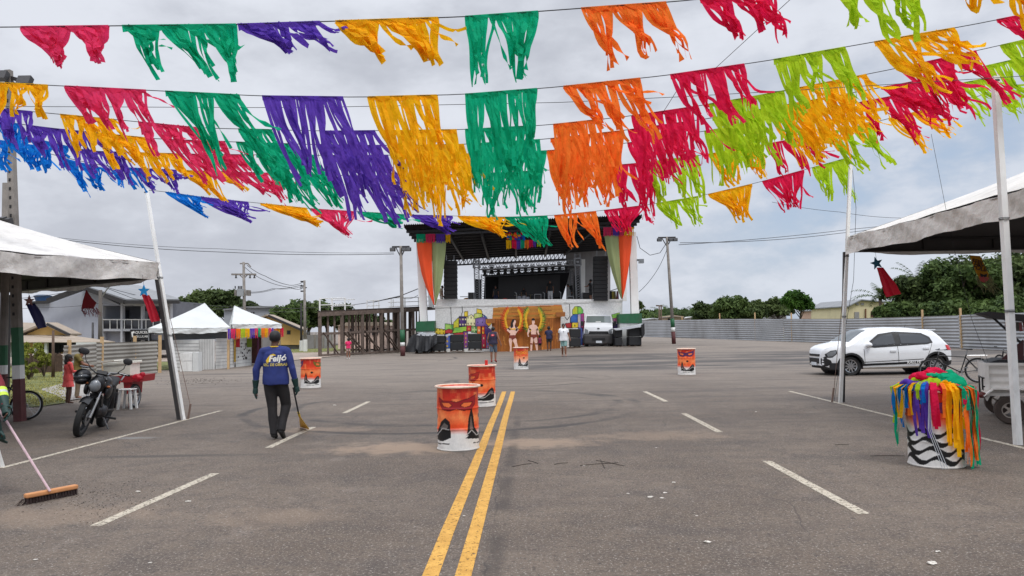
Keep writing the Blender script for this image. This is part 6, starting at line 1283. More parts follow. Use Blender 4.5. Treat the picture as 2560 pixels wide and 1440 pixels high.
# --- bicycles
def bicycle(label,p0,p1,col=BLACK,r=.335,rack=False,lean=0,straight=True,name='bicycle'):
    p0=V(p0);p1=V(p1); d=p1-p0; wbs=d.length; ang=math.atan2(d.y,d.x); t=thing(name,label,'bicycle',tuple((p0+p1)/2),ang); t.rotation_euler=(lean,0,ang); WM[t.name]=Matrix.Translation((p0+p1)/2)@Matrix.Rotation(ang,4,'Z')@Matrix.Rotation(lean,4,'X')
    h=wbs/2; fr=mat('bike_frame',C(26,26,28),.35,.1,8) if col is BLACK else col; w=dict(world=False)
    for c in(V((-h,0,r)),V((h,0,r))):
        o=MB().torus(c,r-.02,.021,40,8,'Y').build('wheel',RUBBER,t,smooth=True,**w); MB().torus(c,r-.047,.011,40,6,'Y').build('rim',STEEL,o,**w); mb=MB()
        for k in range(24): a=2*math.pi*k/24; mb.tube([c+V((math.cos(a)*.02,.02*(-1)**k,math.sin(a)*.02)),c+V((math.cos(a+.15)*(r-.05),0,math.sin(a+.15)*(r-.05)))],.0022,3,False)
        mb.tube([c+V((0,-.05,0)),c+V((0,.05,0))],.022,8); mb.build('spokes',STEEL,o,**w)
    bbk=V((-h+.43,0,r-.05)); st=V((-h+.27,0,r+.42)); ht=V((h-.17,0,r+.40)); hb_=V((h-.13,0,r+.26)); fh=V((h,0,r))
    mb=MB(); mb.tube([bbk,st],.016,8); mb.tube([st-V((-.02,0,.06)),ht],.015,8); mb.tube([bbk,hb_],.018,8); mb.tube([ht+V((-.01,0,.03)),hb_],.02,8)
    for s in(-1,1): mb.tube([bbk+V((0,s*.03,0)),V((-h,s*.055,r))],.010,6); mb.tube([st+V((.02,s*.02,-.07)),V((-h,s*.055,r))],.009,6); 
    mb.build('frame',fr,t,**w); mb=MB()
    for s in(-1,1): mb.tube([hb_+V((.01,s*.03,-.02)),fh+V((0,s*.045,0))],.012,7)
    mb.build('fork',fr,t,**w); mb=MB(); a=ht+V((-.03,0,.12)); mb.tube([ht,a],.013,7); f=V((.05,0,.03)); mb.tube([a+V((-.10 if not straight else 0,-.30,.05)),a+V((.03,-.18,.04)),a+f,a+V((.03,.18,.04)),a+V((-.10 if not straight else 0,.30,.05))],.011,7); mb.build('handlebar',STEEL if not straight else fr,t,**w)
    for s in(-1,1): MB().tube([a+V((-.06 if not straight else .01,s*.22,.045)),a+V((-.10 if not straight else 0,s*.31,.05))],.017,8).build('grip',RUBBER,t,**w)
    mb=MB(); q=st+V((-.03,0,.13)); mb.tube([st,q],.012,7); mb.build('seat_post',STEEL,t,**w); mb=MB(); mb.tube([q+V((-.12,0,.015)),q+V((0,0,.02)),q+V((.15,0,.02))],[.075,.06,.018],12,flat=.35); link('saddle',remesh(mb,.010,2),BLACK,t,world=False)
    mb=MB(); mb.torus(bbk+V((0,-.05,0)),.085,.006,24,5,'Y'); mb.lathe(bbk+V((0,-.05,0)),[(0,0),(.03,0),(.03,.01)],12,'Y'); [mb.tube([bbk+V((0,-.05,0)),bbk+V((math.cos(k*1.257)*.085,-.05,math.sin(k*1.257)*.085))],.005,4) for k in range(5)]; mb.tube([bbk+V((0,-.06,0)),bbk+V((.10,-.07,-.13))],.009,6); mb.tube([bbk+V((0,.06,0)),bbk+V((-.10,.07,.13))],.009,6); mb.box(bbk+V((.10,-.11,-.13)),(.09,.07,.02)); mb.box(bbk+V((-.10,.11,.13)),(.09,.07,.02)); mb.tube([bbk+V((0,-.045,.085)),V((-h,-.045,r+.03))],.004,4); mb.tube([bbk+V((0,-.045,-.085)),V((-h,-.045,r-.03))],.004,4); mb.build('crank_and_chain',STEEL,t,**w)
    mb=MB(); 
    for c in(V((-h,0,r)),): 
        vs=[];fs=[]
        for k in range(13):
            an=R(30+130*k/12); p=c+V((math.cos(an)*(r+.02),0,math.sin(an)*(r+.02)))
            for y in(-.028,.028): vs.append(p+V((0,y,0)))
        for k in range(12): fs.append((2*k,2*k+1,2*k+3,2*k+2))
        mb.add(vs,fs)
    mb.build('mudguard',fr,t,fix=False,**w)
    if rack:
        mb=MB(); 
        for s in(-.06,.06): mb.tube([st+V((0,s,-.02)),(-h-.22,s,r+.40)],.008,5); mb.tube([(-h,s,r),(-h-.1,s,r+.40)],.007,5)
        for k in range(4): mb.tube([(-h-.2+.1*k,-.06,r+.40),(-h-.2+.1*k,.06,r+.40)],.006,5)
        mb.build('rear_rack',STEEL,t,**w)
    mb=MB(); mb.tube([bbk+V((0,.04,-.02)),bbk+V((-.08,.22,-bbk.z))],.009,6); mb.build('kickstand',STEEL,t,**w)
    return t
a=G(2447,957); bicycle('black city bicycle with curved handlebar standing behind the white car',a,a+V((-1.1,.25,0)),rack=True,straight=False)
a=G(2560,950);b_=G(2470,940); bicycle('second dark bicycle half hidden behind the snack trailer',a,a+(b_-a).normalized()*1.05,straight=False)
a=G(88,1046)+V((0,-.3,0)); bicycle('dark mountain bicycle leaning on the striped pole at left',a,a+V((-1.0,-.30,0)).normalized()*1.03,r=.30,lean=R(6))
# --- snack trailer
def trailer():
    wc=P(2503,1018,12.4); wc.z=.225; D=wc.y-.12; X0=P(2465,940,D).x; t=thing('snack_trailer','white corrugated trailer carrying a black open snack stall, at the right edge','trailer',(X0,D,0)); X1=X0+2.6; z0=P(2465,985,D).z; z1=P(2465,910,D).z
    mb=MB(); nx=1; rows=40; vs=[];fs=[]
    for j in range(rows+1):
        z=z0+(z1-z0)*j/rows; y=D+.018*math.sin(j/rows*math.pi*8)
        vs+=[(X0,y,z),(X1,y,z)]
    for j in range(rows): fs.append((2*j,2*j+1,2*j+3,2*j+2))
    DW=mat('dirty_trailer_white',C(222,218,212),.6,.08,2,dirt=.35); mb.add(vs,fs).build('side_panel',DW,t,fix=False,smooth=True)
    mb=MB(); mb.box(((X0+X1)/2,D+.72,(z0+z1)/2),(X1-X0-.02,1.35,z1-z0-.02)); mb.build('body',DW,t)
    mb=MB(); mb.box((X0+.01,D-.02,(z0+z1)/2),(.06,.05,z1-z0+.03)); mb.box(((X0+X1)/2,D-.02,z1),(X1-X0,.06,.04)); mb.box(((X0+X1)/2,D-.02,z0),(X1-X0,.06,.05)); mb.build('body_edge',DW,t)
    mb=MB(); mb.prism([P(2458,975,D-.02),P(2478,985,D-.02),P(2470,1003,D-.02),P(2464,990,D-.02)],(0,.1,0)); mb.build('corner_bracket',DW,t)
    mb=MB(); c=V((wc.x,D-.05,wc.z)); pts=[c+V((-.36,0,.22)),c+V((-.22,0,.34)),c+V((.22,0,.34)),c+V((.36,0,.12))]
    for a,b_ in zip(pts,pts[1:]): mb.beam(a,b_,.24,.02,up=V((0,0,1)))
    mb.build('wheel_guard',DW,t)
    wheel('wheel',(wc.x,D-.06,wc.z),.225,.15,t,.55,5,rimm=mat('dusty_rim',C(150,140,130),.7),dirty=True,world=True); wheel('wheel',(wc.x,D+1.35,wc.z),.225,.15,t,.55,5,rimm=mat('dusty_rim',C(150,140,130),.7),dirty=True,world=True)
    MB().ell(P(2465,988,D-.1),(.07,.05,.05),12,8).build('tail_lamp',mat('dull_red_lamp',C(90,30,26),.4),t)
    mb=MB(); a=P(2441,945,D+.2); q=P(2466,947,D+.2)
    for zo in(0,-.14,-.26): mb.tube([a+V((0,0,zo)),q+V((0,0,zo))],.014,6)
    mb.tube([a,a+V((0,0,-.3))],.014,6); mb.tube([a+V((0,.5,0)),a+V((0,.5,-.3))],.014,6); mb.tube([a,a+V((0,.5,0))],.014,6); mb.build('tow_step',BLACK,t)
    # stall on top
    DR=mat('dark_red_panel',C(62,22,24),.6,.2,3); T=D+.3
    mb=MB(); mb.prism([P(2445,909,T),P(2640,915,T),P(2640,896,T),P(2466,899,T),P(2449,905,T)],(0,.9,0)); mb.build('counter',BLACK,t)
    mb=MB(); mb.prism([P(2472,898,T),P(2517,848,T),P(2519,852,T),P(2519,898,T)],(0,.03,0)); mb.prism([P(2545,898,T),P(2640,800,T),P(2640,898,T)],(0,.03,0)); mb.build('side_flap',DR,t)
    mb=MB(); mb.prism([P(2438,783,T-.2),P(2462,779,T-.2),P(2640,800,T-.2),P(2640,812,T-.2),P(2470,796,T-.2)],(0,.9,0)); mb.build('roof_flap',mat('charcoal_panel',C(40,36,38),.6),t)
    mb=MB(); mb.beam(P(2455,795,T),P(2512,856,T),.035); mb.beam(P(2455,795,T+.7),P(2512,856,T+.7),.035); mb.build('strut',BLACK,t)
    mb=MB(); mb.prism([P(2500,800,T+.8),P(2640,800,T+.8),P(2640,898,T+.8),P(2490,898,T+.8)],(0,.03,0)); mb.build('back_panel',DR,t)
    r=random.Random(8)
    for i in range(16):
        px=2474+i*7.5; py=802+r.uniform(0,4)+i*.7; m=mat('packet%d'%(i%4),[C(150,70,50),C(120,40,40),C(160,120,100),C(90,90,80)][i%4],.35,.3,12); mb=MB(); q=P(px,py+11,T+r.uniform(0,.25)); mb.box(q,(.05,.03,.15),ry=r.uniform(-.1,.1),taper=.8); mb.build('hanging_packet',m,t)
    mb=MB(); mb.tube([P(2470,801,T+.1),P(2640,812,T+.1)],.008,5); mb.build('hanging_rail',STEEL,t)
    for i in range(5): mb=MB(); mb.lathe(P(2548+i*9,872,T+.3),[(0,-.09),(.035,-.09),(.035,.05),(.018,.09),(0,.09)],10); mb.build('bottle',mat('bottle%d'%(i%3),[C(200,200,205),C(60,80,140),C(180,60,50)][i%3],.3),t)
    t.rotation_euler=(0,0,R(-27))
trailer()
# --- food cart with foam boxes (left)
def cart():
    D=17.2; c=P(300,990,D); t=thing('food_cart','red and green market cart behind the motorcycle','cart',(c.x,c.y,0)); RD=mat('cart_red',C(150,26,34),.5,.15,5,dirt=.2)
    o=MB().ppoly([(231,942),(352,938),(350,955),(235,958)],D,.7).build('tray',RD,t); MB().ppoly([(234,944),(262,943),(262,958),(236,958)],D-.03,.02).build('green_panel',mat('cart_green',C(36,110,64),.6),t)
    MB().ppoly([(308,955),(330,955),(328,985),(312,985)],D+.05,.5).build('lower_box',RD,t)
    mb=MB(); [mb.beam(P(x,956,D+dd),G(x,1010)*0+V((P(x,956,D+dd).x,D+dd,0)),.035) for x,dd in((262,.05),(325,.05),(262,.65))]; mb.build('leg',RD,t)
    wheel('wheel',V((P(337,985,D+.1).x,D+.1,.27)),.27,.05,t,.85,8,rimm=STEEL,world=True,axis='X')
    c=P(345,940,D-.1); mb=MB(); mb.ell(c+V((0,0,-.04)),(.13,.10,.09),14,10); mb.ell(c+V((.1,0,.03)),(.06,.06,.05),10,8); M=mb; link('bundle',remesh(mb,.014,2,.03,14),SATR,t)
    q=P(293,905,D); FO=mat('styrofoam',C(222,220,208),.85,.06,10,bump=.3,bs=40,dirt=.15); tb=thing('foam_box','large dented white styrofoam box on the red cart','box',tuple(P(293,946,D)))
    o=MB().ppoly([(257,912),(326,906),(326,939),(259,944)],D+.02,.45).build('body',FO,tb); bevel(o,.015); o=MB().ppoly([(255,908),(328,902),(328,909),(256,915)],D-.01,.52).build('lid',FO,tb); bevel(o,.012)
    o=MB().ppoly([(221,906),(285,900),(286,903),(222,910)],D+.6,.4).build('foam_board',FO,label='thin loose white styrofoam board leaning behind the big foam box',cat='board',loc=tuple(P(221,908,D+.6)))
    s0=G(311,1024); t=thing('plastic_stool','white plastic stool standing under the cart edge','stool',tuple(s0)); mb=MB()
    for dx,dy in((-.13,0),(.13,0),(-.13,.26),(.13,.26)): mb2=MB(); mb2.beam(s0+V((dx*1.15,dy,0)),s0+V((dx*.8,dy*.8+.03,.43)),.045,.035); mb2.build('leg',WHITE,t)
    o=MB().box(s0+V((0,.13,.445)),(.30,.30,.03)).build('seat',WHITE,t); bevel(o,.012)
cart()
# ---------------- fences, buildings, trees, poles round the square ----------------
def zinc():
    m=mat('zinc_sheet',C(166,168,170),.42,.16,.35,metal=.35,dirt=.45,spec=.5); return m
ZN=zinc(); ZW=mat('weathered_zinc',C(150,146,138),.6,.14,.8,metal=.2,dirt=.5)
def corr_fence(label,pts,m,wave=.19,posts=(),cat='fence',amp=.022):
    """pts: list of (px, base py, top py)"""
    B=[G(x,b_) for x,b_,_ in pts]; Tz=[P(x,t_,g.y).z for (x,_,t_),g in zip(pts,B)]; t=thing('corrugated_fence',label,cat,tuple(B[0]))
    for i in range(len(B)-1):
        a,b_=B[i],B[i+1]; n=(b_-a).cross(V((0,0,1))).normalized(); n=-n if n.y>0 else n; nv=int(max(Tz[i],Tz[i+1])/wave)*8; vs=[];fs=[]
        for j in range(nv+1):
            v=j/nv
            for k in range(9):
                u=k/8; q=a.lerp(b_,u); h=Tz[i]+(Tz[i+1]-Tz[i])*u; z=GZ(q.x,q.y)*0+h*v; off=amp*math.sin(v*nv/8*2*math.pi)+.012*math.sin(u*9+v*4+i)
                vs.append(q+n*(off-.012*(i%2))+V((0,0,z)))
        for j in range(nv):
            for k in range(8): fs.append((j*9+k,j*9+k+1,(j+1)*9+k+1,(j+1)*9+k))
        MB().add(vs,fs).build('sheet_panel',m,t,fix=False,smooth=True)
    for px,ty in posts:
        by=interp([(x,b_) for x,b_,_ in pts],px); g=G(px,by)+V((0,.30,0)); top=P(px,ty,g.y); MB().beam(g,V((g.x,g.y,top.z)),.11,.08,up=V((0,1,0))).build('post',WOODL,t)
    return t
corr_fence('long grey corrugated metal fence behind the white car and along the right side',[(1575,846,802),(1690,848,800),(1822,850,797),(1960,854,797),(2100,858,797),(2250,864,793),(2400,870,788),(2640,881,779)],ZN,posts=((1708,791),(1803,783),(1892,781),(1984,782),(2316,774),(2413,770),(2535,763)))
corr_fence('short corrugated metal fence with wooden posts behind the girl on the left',[(157,960,864),(240,948,858),(320,940,855),(393,933,852)],ZW,.15,posts=((159,850),(243,842),(327,840),(391,838)),amp=.016)
# block wall
def wall(label,pts,m,th=.15,name='wall'):
    t=thing(name,label,'wall',tuple(G(pts[0][0],pts[0][1])))
    for (x0,b0_,t0),(x1,b1,t1) in zip(pts,pts[1:]):
        a,b_=G(x0,b0_),G(x1,b1); za,zb=P(x0,t0,a.y).z,P(x1,t1,b_.y).z; MB().prism([a,b_,b_+V((0,0,zb)),a+V((0,0,za))],(0,th,0)).build('wall_section',m,t); n=6
        mb=MB()
        for k in range(n+1): q=a.lerp(b_,k/n)-V((0,.02,0)); mb.beam(q,q+V((0,0,za+(zb-za)*k/n)),.16,.06,up=V((0,1,0)))
        mb.build('pilasters',CONC,t)
    return t
wall('grey block wall with chain link above, behind the stalls',[(560,878,846),(700,874,838),(830,871,836)],GRAYW)
wall('low whitewashed wall far behind the right fence',[(1560,842,803),(1750,840,799)],WHITE2,name='far_wall')
def fence_mesh():
    mb=MB(); D=G(760,872).y
    for i in range(14): mb.tube([P(690+i*10,838,D),P(690+i*10,831,D)],.02,4)
    for y in(831,834): mb.tube([P(690,y,D),P(830,y-1,D)],.012,4)
    mb.build('wire_fence',STEEL,label='thin wire fence strung along the top of the grey block wall',cat='fence',loc=tuple(P(690,838,D)))
fence_mesh()
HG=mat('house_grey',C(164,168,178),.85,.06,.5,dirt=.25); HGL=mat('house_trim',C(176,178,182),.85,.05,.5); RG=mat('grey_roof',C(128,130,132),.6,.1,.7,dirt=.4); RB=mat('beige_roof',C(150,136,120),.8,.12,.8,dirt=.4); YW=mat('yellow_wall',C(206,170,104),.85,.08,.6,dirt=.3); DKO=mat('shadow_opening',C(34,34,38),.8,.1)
def grey_house():
    D=50; t=thing('two_storey_house','grey two-storey house with gabled roof, balcony and phone shop on the left','house',tuple(P(260,870,D)))
    MB().prism([P(83,757,D),P(122,754,D),P(208,722,D),P(256,742,D),P(256,875,D),P(83,875,D)],(0,9,0)).build('side_wall',HG,t)
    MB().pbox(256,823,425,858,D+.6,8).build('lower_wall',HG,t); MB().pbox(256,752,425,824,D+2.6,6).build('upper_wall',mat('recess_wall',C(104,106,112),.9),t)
    MB().pbox(256,822,427,828,D,2.8).build('balcony_slab',HGL,t); 
    for x0,x1 in((249,257),(301,306),(352,356),(421,426)): MB().pbox(x0,757,x1,870,D-.03,.35).build('column',HGL,t)
    MB().ppoly([(256,742),(304,764),(256,764)],D-.01,.3).build('gable_fill',HG,t); MB().pbox(304,752,426,765,D-.02,.3).build('beam',HGL,t)
    def roof(pts,m,n): MB().prism(pts,(0,0,.12)).build(n,m,t)
    roof([P(206,716,D-.8),P(258,738,D-.8),P(316,752,D-.8),P(448,752,D-.8),P(440,747,D+5),P(345,716,D+8),P(215,712,D+8)],RG,'roof')
    MB().beam(P(206,719,D-.9),P(312,755,D-.9),.28).build('eave_board',DARK,t); MB().beam(P(312,755,D-.9),P(449,755,D-.9),.22).build('eave_board',DARK,t); MB().beam(P(120,752,D-.9),P(208,720,D-.9),.30).build('eave_board',DARK,t); MB().beam(P(81,757,D-.2),P(122,755,D-.2),.2).build('eave_board',DARK,t)
    for x0,x1,y0 in((267,287,773),(310,322,774),(358,372,774),(385,398,778)):
        f=MB().pbox(x0,y0,x1,822,D+2.5,.1).build('window' if x1-x0>15 else 'door',DARK,t); MB().pbox(x0+2,y0+3,x1-2,812,D+2.45,.04).build('pane',GLASS,f)
    mb=MB(); mb.tube([P(256,799,D),P(425,799,D)],.04,6); [mb.tube([P(x,799,D),P(x,823,D)],.03,6) for x in range(257,426,18)]; mb.build('railing',WHITE,t); MB().pbox(257,801,425,822,D+.05,.03).build('railing_glass',mat('smoked_glass',C(44,46,52),.1,.05,spec=.7),t)
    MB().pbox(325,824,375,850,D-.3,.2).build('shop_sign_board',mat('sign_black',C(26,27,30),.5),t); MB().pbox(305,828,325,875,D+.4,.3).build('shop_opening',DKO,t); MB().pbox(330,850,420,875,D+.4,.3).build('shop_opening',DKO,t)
    text('sign_lettering','AQUICELL',.24,WHITE,t,facing(P(353,831,D-.33)),sx=1.0,bold=.003); text('sign_lettering','CELULAR',.21,WHITE,t,facing(P(354,841.5,D-.33)),sx=1.0); mb=MB(); mb.ppoly([(328,830),(334,828),(335,832),(332,834),(333,843),(330,843)],D-.33,.02); mb.build('sign_emblem',WHITE,t)
    t2=thing('water_tank','round blue plastic water tank on the grey house roof','water tank',tuple(P(107,755,D+3))); c=P(107,755,D+3); MB().lathe(c,[(0,0),(.42,0),(.56,.42),(0,.42)],24).build('tank_body',mat('tank_blue',C(34,70,110),.5,.1,3),t2); MB().lathe(c+V((0,0,.42)),[(0,.12),(.35,.10),(.58,.02),(.58,-.03),(0,-.03)],24).build('tank_lid',mat('tank_blue_lid',C(28,54,80),.5),t2)
grey_house()
def gable(t,l,ap,r_,depth,m,th=.12,ov=.35,name='roof'):
    # two roof slopes over a gable whose front edge is l-ap-r_
    l,ap,r_=V(l),V(ap),V(r_); f=V((0,-ov,0)); bk=V((0,depth,0))
    for e in(l,r_):
        e2=e+(e-ap)*.05; MB().prism([ap+f,e2+f,e2+bk,ap+bk],(0,0,th)).build(name,m,t)
def low_house():
    D=40; t=thing('low_house','low yellow gabled house with long pale porch roof at the far left','house',tuple(P(60,880,D)))
    MB().prism([P(-60,840,D+3),P(60,838,D+3),P(118,813,D+3),P(173,839,D+3),P(173,885,D+3),P(-60,885,D+3)],(0,.8,0)).build('wall',YW,t)
    gable(t,P(58,836,D+3),P(118,811,D+3),P(176,838,D+3),1.0,RB); MB().prism([P(-60,838,D+2.9),P(62,836,D+2.9),P(104,812,D+5),P(-60,806,D+5)],(0,0,.1)).build('roof',RB,t); MB().beam(P(118,810,D+2.4),P(174,837,D+2.4),.14).build('roof_edge',DARK,t)
    MB().prism([P(15,836,D+3),P(170,838,D+3),P(284,854,D),P(284,857,D),P(10,856,D),],(0,.15,0)).build('porch_roof',RB,t)
    for x in(25,88,116,232): MB().beam(P(x,856,D+.3),P(x,893,D+.3),.14).build('porch_post',WHITE2,t)
    for x0,x1 in((93,112),(122,150)): f=MB().pbox(x0,862,x1,890,D+2.9,.08).build('door',DKO,t)
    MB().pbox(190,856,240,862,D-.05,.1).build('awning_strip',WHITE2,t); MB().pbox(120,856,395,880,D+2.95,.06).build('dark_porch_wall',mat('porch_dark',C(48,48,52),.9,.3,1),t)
low_house()
def yellow_house():
    D=70; t=thing('yellow_house','yellow gabled house with small window behind the grey wall','house',tuple(P(700,860,D)))
    MB().prism([P(585,824,D),P(671,792,D),P(749,825,D),P(749,862,D),P(585,862,D)],(0,1.4,0)).build('wall',YW,t); gable(t,P(575,826,D),P(671,790,D),P(753,824,D),1.6,RB,.15,.5); MB().beam(P(671,789,D-.7),P(756,826,D-.7),.2).build('roof_edge',DARK,t)
    f=MB().pbox(717,826,726,836,D-.05,.1).build('window',DARK,t); MB().pbox(718.5,828,724.5,834,D-.08,.03).build('pane',GLASS,f)
    D=80; t=thing('grey_warehouse','plain grey warehouse wall with flat roof behind the white tents','building',tuple(P(650,850,D))); MB().ppoly([(560,775),(617,769),(686,768),(686,855),(560,855)],D,10).build('wall',mat('warehouse',C(150,154,160),.8,.06,.5,dirt=.3),t); MB().ppoly([(558,772),(617,766),(688,765),(688,769),(617,770),(558,776)],D-.3,11).build('roof_edge',RG,t)
    for x in(626,632): MB().pbox(x,780,x+4,790,D-.05,.04).build('painted_mark',DARK,t)
yellow_house()
def right_houses():
    CR=mat('cream_wall',C(206,194,158),.85,.06,.5,dirt=.35); D=80; t=thing('cream_house','long cream house with brown door and grey roof beyond the right fence','house',tuple(P(2160,820,D)))
    MB().prism([P(2122,766,D),P(2150,752,D),P(2210,757,D),P(2218,830,D),P(2118,830,D)],(0,10,0)).build('wall',CR,t); gable(t,P(2118,767,D),P(2150,751,D),P(2216,757,D),10.2,RG)
    for x0,x1,y0,y1,nm in((2137,2148,780,797,'gate'),(2178,2190,779,792,'window'),(2140,2147,758,763,'vent_block'),(2153,2160,758,763,'vent_block')): f=MB().pbox(x0,y0,x1,y1,D-.1,.12).build(nm,mat('door_brown',C(70,36,36),.7) if nm=='window' else GRAYW,t)
    MB().pbox(2164,772,2166,830,D-.2,.15).build('drain_pipe',mat('rust_pipe',C(110,70,50),.8),t)
    for lab,x0,x1,y0,y1,D,wm,rm in (('small pale shed with metal roof between the dark trees',1934,1966,772,782,120,WHITE2,RG),('little pink-walled house with pitched roof left of the cream house',2036,2060,766,776,100,mat('pink_wall',C(190,160,140),.85),RG),('grey-roofed low house just left of the cream house',2058,2085,768,778,105,WHITE2,RG),('pale house with brick lower wall beside the cream house',2086,2122,762,772,95,CR,RG),('low pale building far behind the right light pole',1712,1760,792,796,130,WHITE2,CONC),('low whitewashed hut behind the fence right of the stage',1610,1660,796,800,125,WHITE2,RG),('small brick building behind the fence by the first post',1665,1710,790,793,120,mat('brick_tan',C(168,150,128),.9,.2,1),CONC)):
        t=thing('far_house',lab,'house',tuple(P(x0,y1+20,D)),group='houses beyond the right fence'); m=(x0+x1)/2
        MB().ppoly([(x0,y1-2),(m,y1-5),(x1,y1-2),(x1,y1+35),(x0,y1+35)],D,5).build('wall',wm,t); MB().ppoly([(x0-2,y1),(m,y0),(x1+2,y1),(x1+2,y1+1.4),(m,y0+1.6),(x0-2,y1+1.4)],D-.4,6).build('roof',rm,t); f=MB().pbox(x0+5,y1+3,x0+10,y1+10,D-.06,.06).build('window',DKO,t)
right_houses()
# --- trees
def leafmat(name,c1,c2,tr=.25):
    m=bpy.data.materials.new(name); m.use_nodes=True; nt=m.node_tree; N=nt.nodes; L=nt.links; b=N['Principled BSDF']; b.inputs['Roughness'].default_value=.75; b.inputs['Specular IOR Level'].default_value=.25
    a=N.new('ShaderNodeAttribute'); a.attribute_name='Col'; tc=N.new('ShaderNodeTexCoord'); n=N.new('ShaderNodeTexNoise'); n.inputs['Scale'].default_value=.5; n.inputs['Detail'].default_value=4; L.new(tc.outputs['Object'],n.inputs[0])
    ad=N.new('ShaderNodeMath'); ad.operation='ADD'; L.new(n.outputs[0],ad.inputs[0]); L.new(a.outputs['Fac'],ad.inputs[1]); mr=N.new('ShaderNodeMapRange'); mr.inputs[1].default_value=.65; mr.inputs[2].default_value=1.35; L.new(ad.outputs[0],mr.inputs[0])
    mx=N.new('ShaderNodeMix'); mx.data_type='RGBA'; L.new(mr.outputs[0],mx.inputs['Factor']); mx.inputs['A'].default_value=c1; mx.inputs['B'].default_value=c2; L.new(mx.outputs['Result'],b.inputs['Base Color'])
    t=N.new('ShaderNodeBsdfTranslucent'); L.new(mx.outputs['Result'],t.inputs[0]); ms=N.new('ShaderNodeMixShader'); ms.inputs[0].default_value=tr; L.new(b.outputs[0],ms.inputs[1]); L.new(t.outputs[0],ms.inputs[2]); L.new(ms.outputs[0],N['Material Output'].inputs[0]); return m
LD=leafmat('dark_foliage',(.016,.032,.011,1),(.105,.145,.045,1)); LM=leafmat('mid_foliage',(.022,.046,.012,1),(.11,.165,.045,1)); LB=leafmat('bright_foliage',(.02,.06,.012,1),(.09,.19,.03,1)); LY=leafmat('yellow_foliage',(.10,.13,.02,1),(.36,.38,.07,1),.35)
def leaves(name,lobes,n,size,m,parent,seed,droop=.3):
    rng=np.random.default_rng(seed); vols=np.array([l[1][0]*l[1][1]*l[1][2] for l in lobes])**.67; idx=rng.choice(len(lobes),n,p=vols/vols.sum()); C_=np.array([l[0] for l in lobes])[idx]; R_=np.array([l[1] for l in lobes])[idx]
    d=rng.normal(size=(n,3)); d/=np.linalg.norm(d,axis=1)[:,None]; rad=rng.random(n)**.28*(1+.18*rng.normal(size=n)); d[:,2]=np.where(d[:,2]<-.5,-d[:,2]*.5,d[:,2]); c=C_+d*R_*rad[:,None]
    nn=d*.7+rng.normal(size=(n,3))*.6+np.array([0,0,.35]); nn/=np.linalg.norm(nn,axis=1)[:,None]; a=np.cross(nn,rng.normal(size=(n,3))); a/=np.linalg.norm(a,axis=1)[:,None]; b=np.cross(nn,a); s=size*(.55+.9*rng.random(n))[:,None]
    v=np.stack([c-a*s,c-b*s*.45+nn*s*.12,c+a*s-nn*s*droop,c+b*s*.45+nn*s*.12],1).reshape(-1,3)
    me=bpy.data.meshes.new(name); me.vertices.add(4*n); me.vertices.foreach_set('co',v.astype(np.float32).ravel()); me.loops.add(4*n); me.loops.foreach_set('vertex_index',np.arange(4*n,dtype=np.int32)); me.polygons.add(n); me.polygons.foreach_set('loop_start',np.arange(0,4*n,4,dtype=np.int32)); me.polygons.foreach_set('loop_total',np.full(n,4,dtype=np.int32)); me.update()
    lob=rng.random(len(lobes))[idx]*.35+.15; sh=np.repeat(lob+rng.random(n)*.5,4); at=me.color_attributes.new('Col','FLOAT_COLOR','POINT'); arr=np.ones((4*n,4),np.float32); arr[:,:3]=sh[:,None]; at.data.foreach_set('color',arr.ravel()); me.validate()
    return link(name,me,m,parent)
def tree(label,px,top,base,D,wpx,m,seed,n=5000,leaf=.22,group=None,flat=.85,name='tree',base_z=None,cat='tree'):
    r=random.Random(seed); b0=P(px,base,D); b0.z=0; tp=P(px,top,D); H=tp.z; W=wpx/F*D/2; t=thing(name,label,cat,tuple(b0),group=group); ch=min(H*.85,W*2*flat); cz=H-ch*.5
    lobes=[]; nl=16
    for i in range(nl):
        a=r.uniform(0,6.28); e=r.uniform(-.6,1); q=V((math.cos(a)*math.cos(e),math.sin(a)*math.cos(e),math.sin(e)))*r.uniform(.45,.82); lr=r.uniform(.22,.40); lobes.append(((b0.x+q.x*W,b0.y+q.y*W,cz+q.z*ch*.5*.9),(W*lr,W*lr,ch*.5*lr*1.1)))
    lobes.append(((b0.x,b0.y,cz-.05*ch),(W*.55,W*.55,ch*.33)))
    leaves('crown',lobes,n,leaf,m,t,seed); mb=MB(); mb.tube([b0,b0+V((r.uniform(-.1,.1),0,cz*.5)),b0+V((r.uniform(-.3,.3),0,cz))],[W*.09,W*.065,W*.04],9)
    for l in lobes[:8]: mb.tube([b0+V((0,0,cz*r.uniform(.5,.85))),V(l[0])],[W*.035,W*.012],5)
    mb.build('trunk',mat('bark',C(84,72,60),.9,.3,5,bump=.4),t,smooth=True); return t
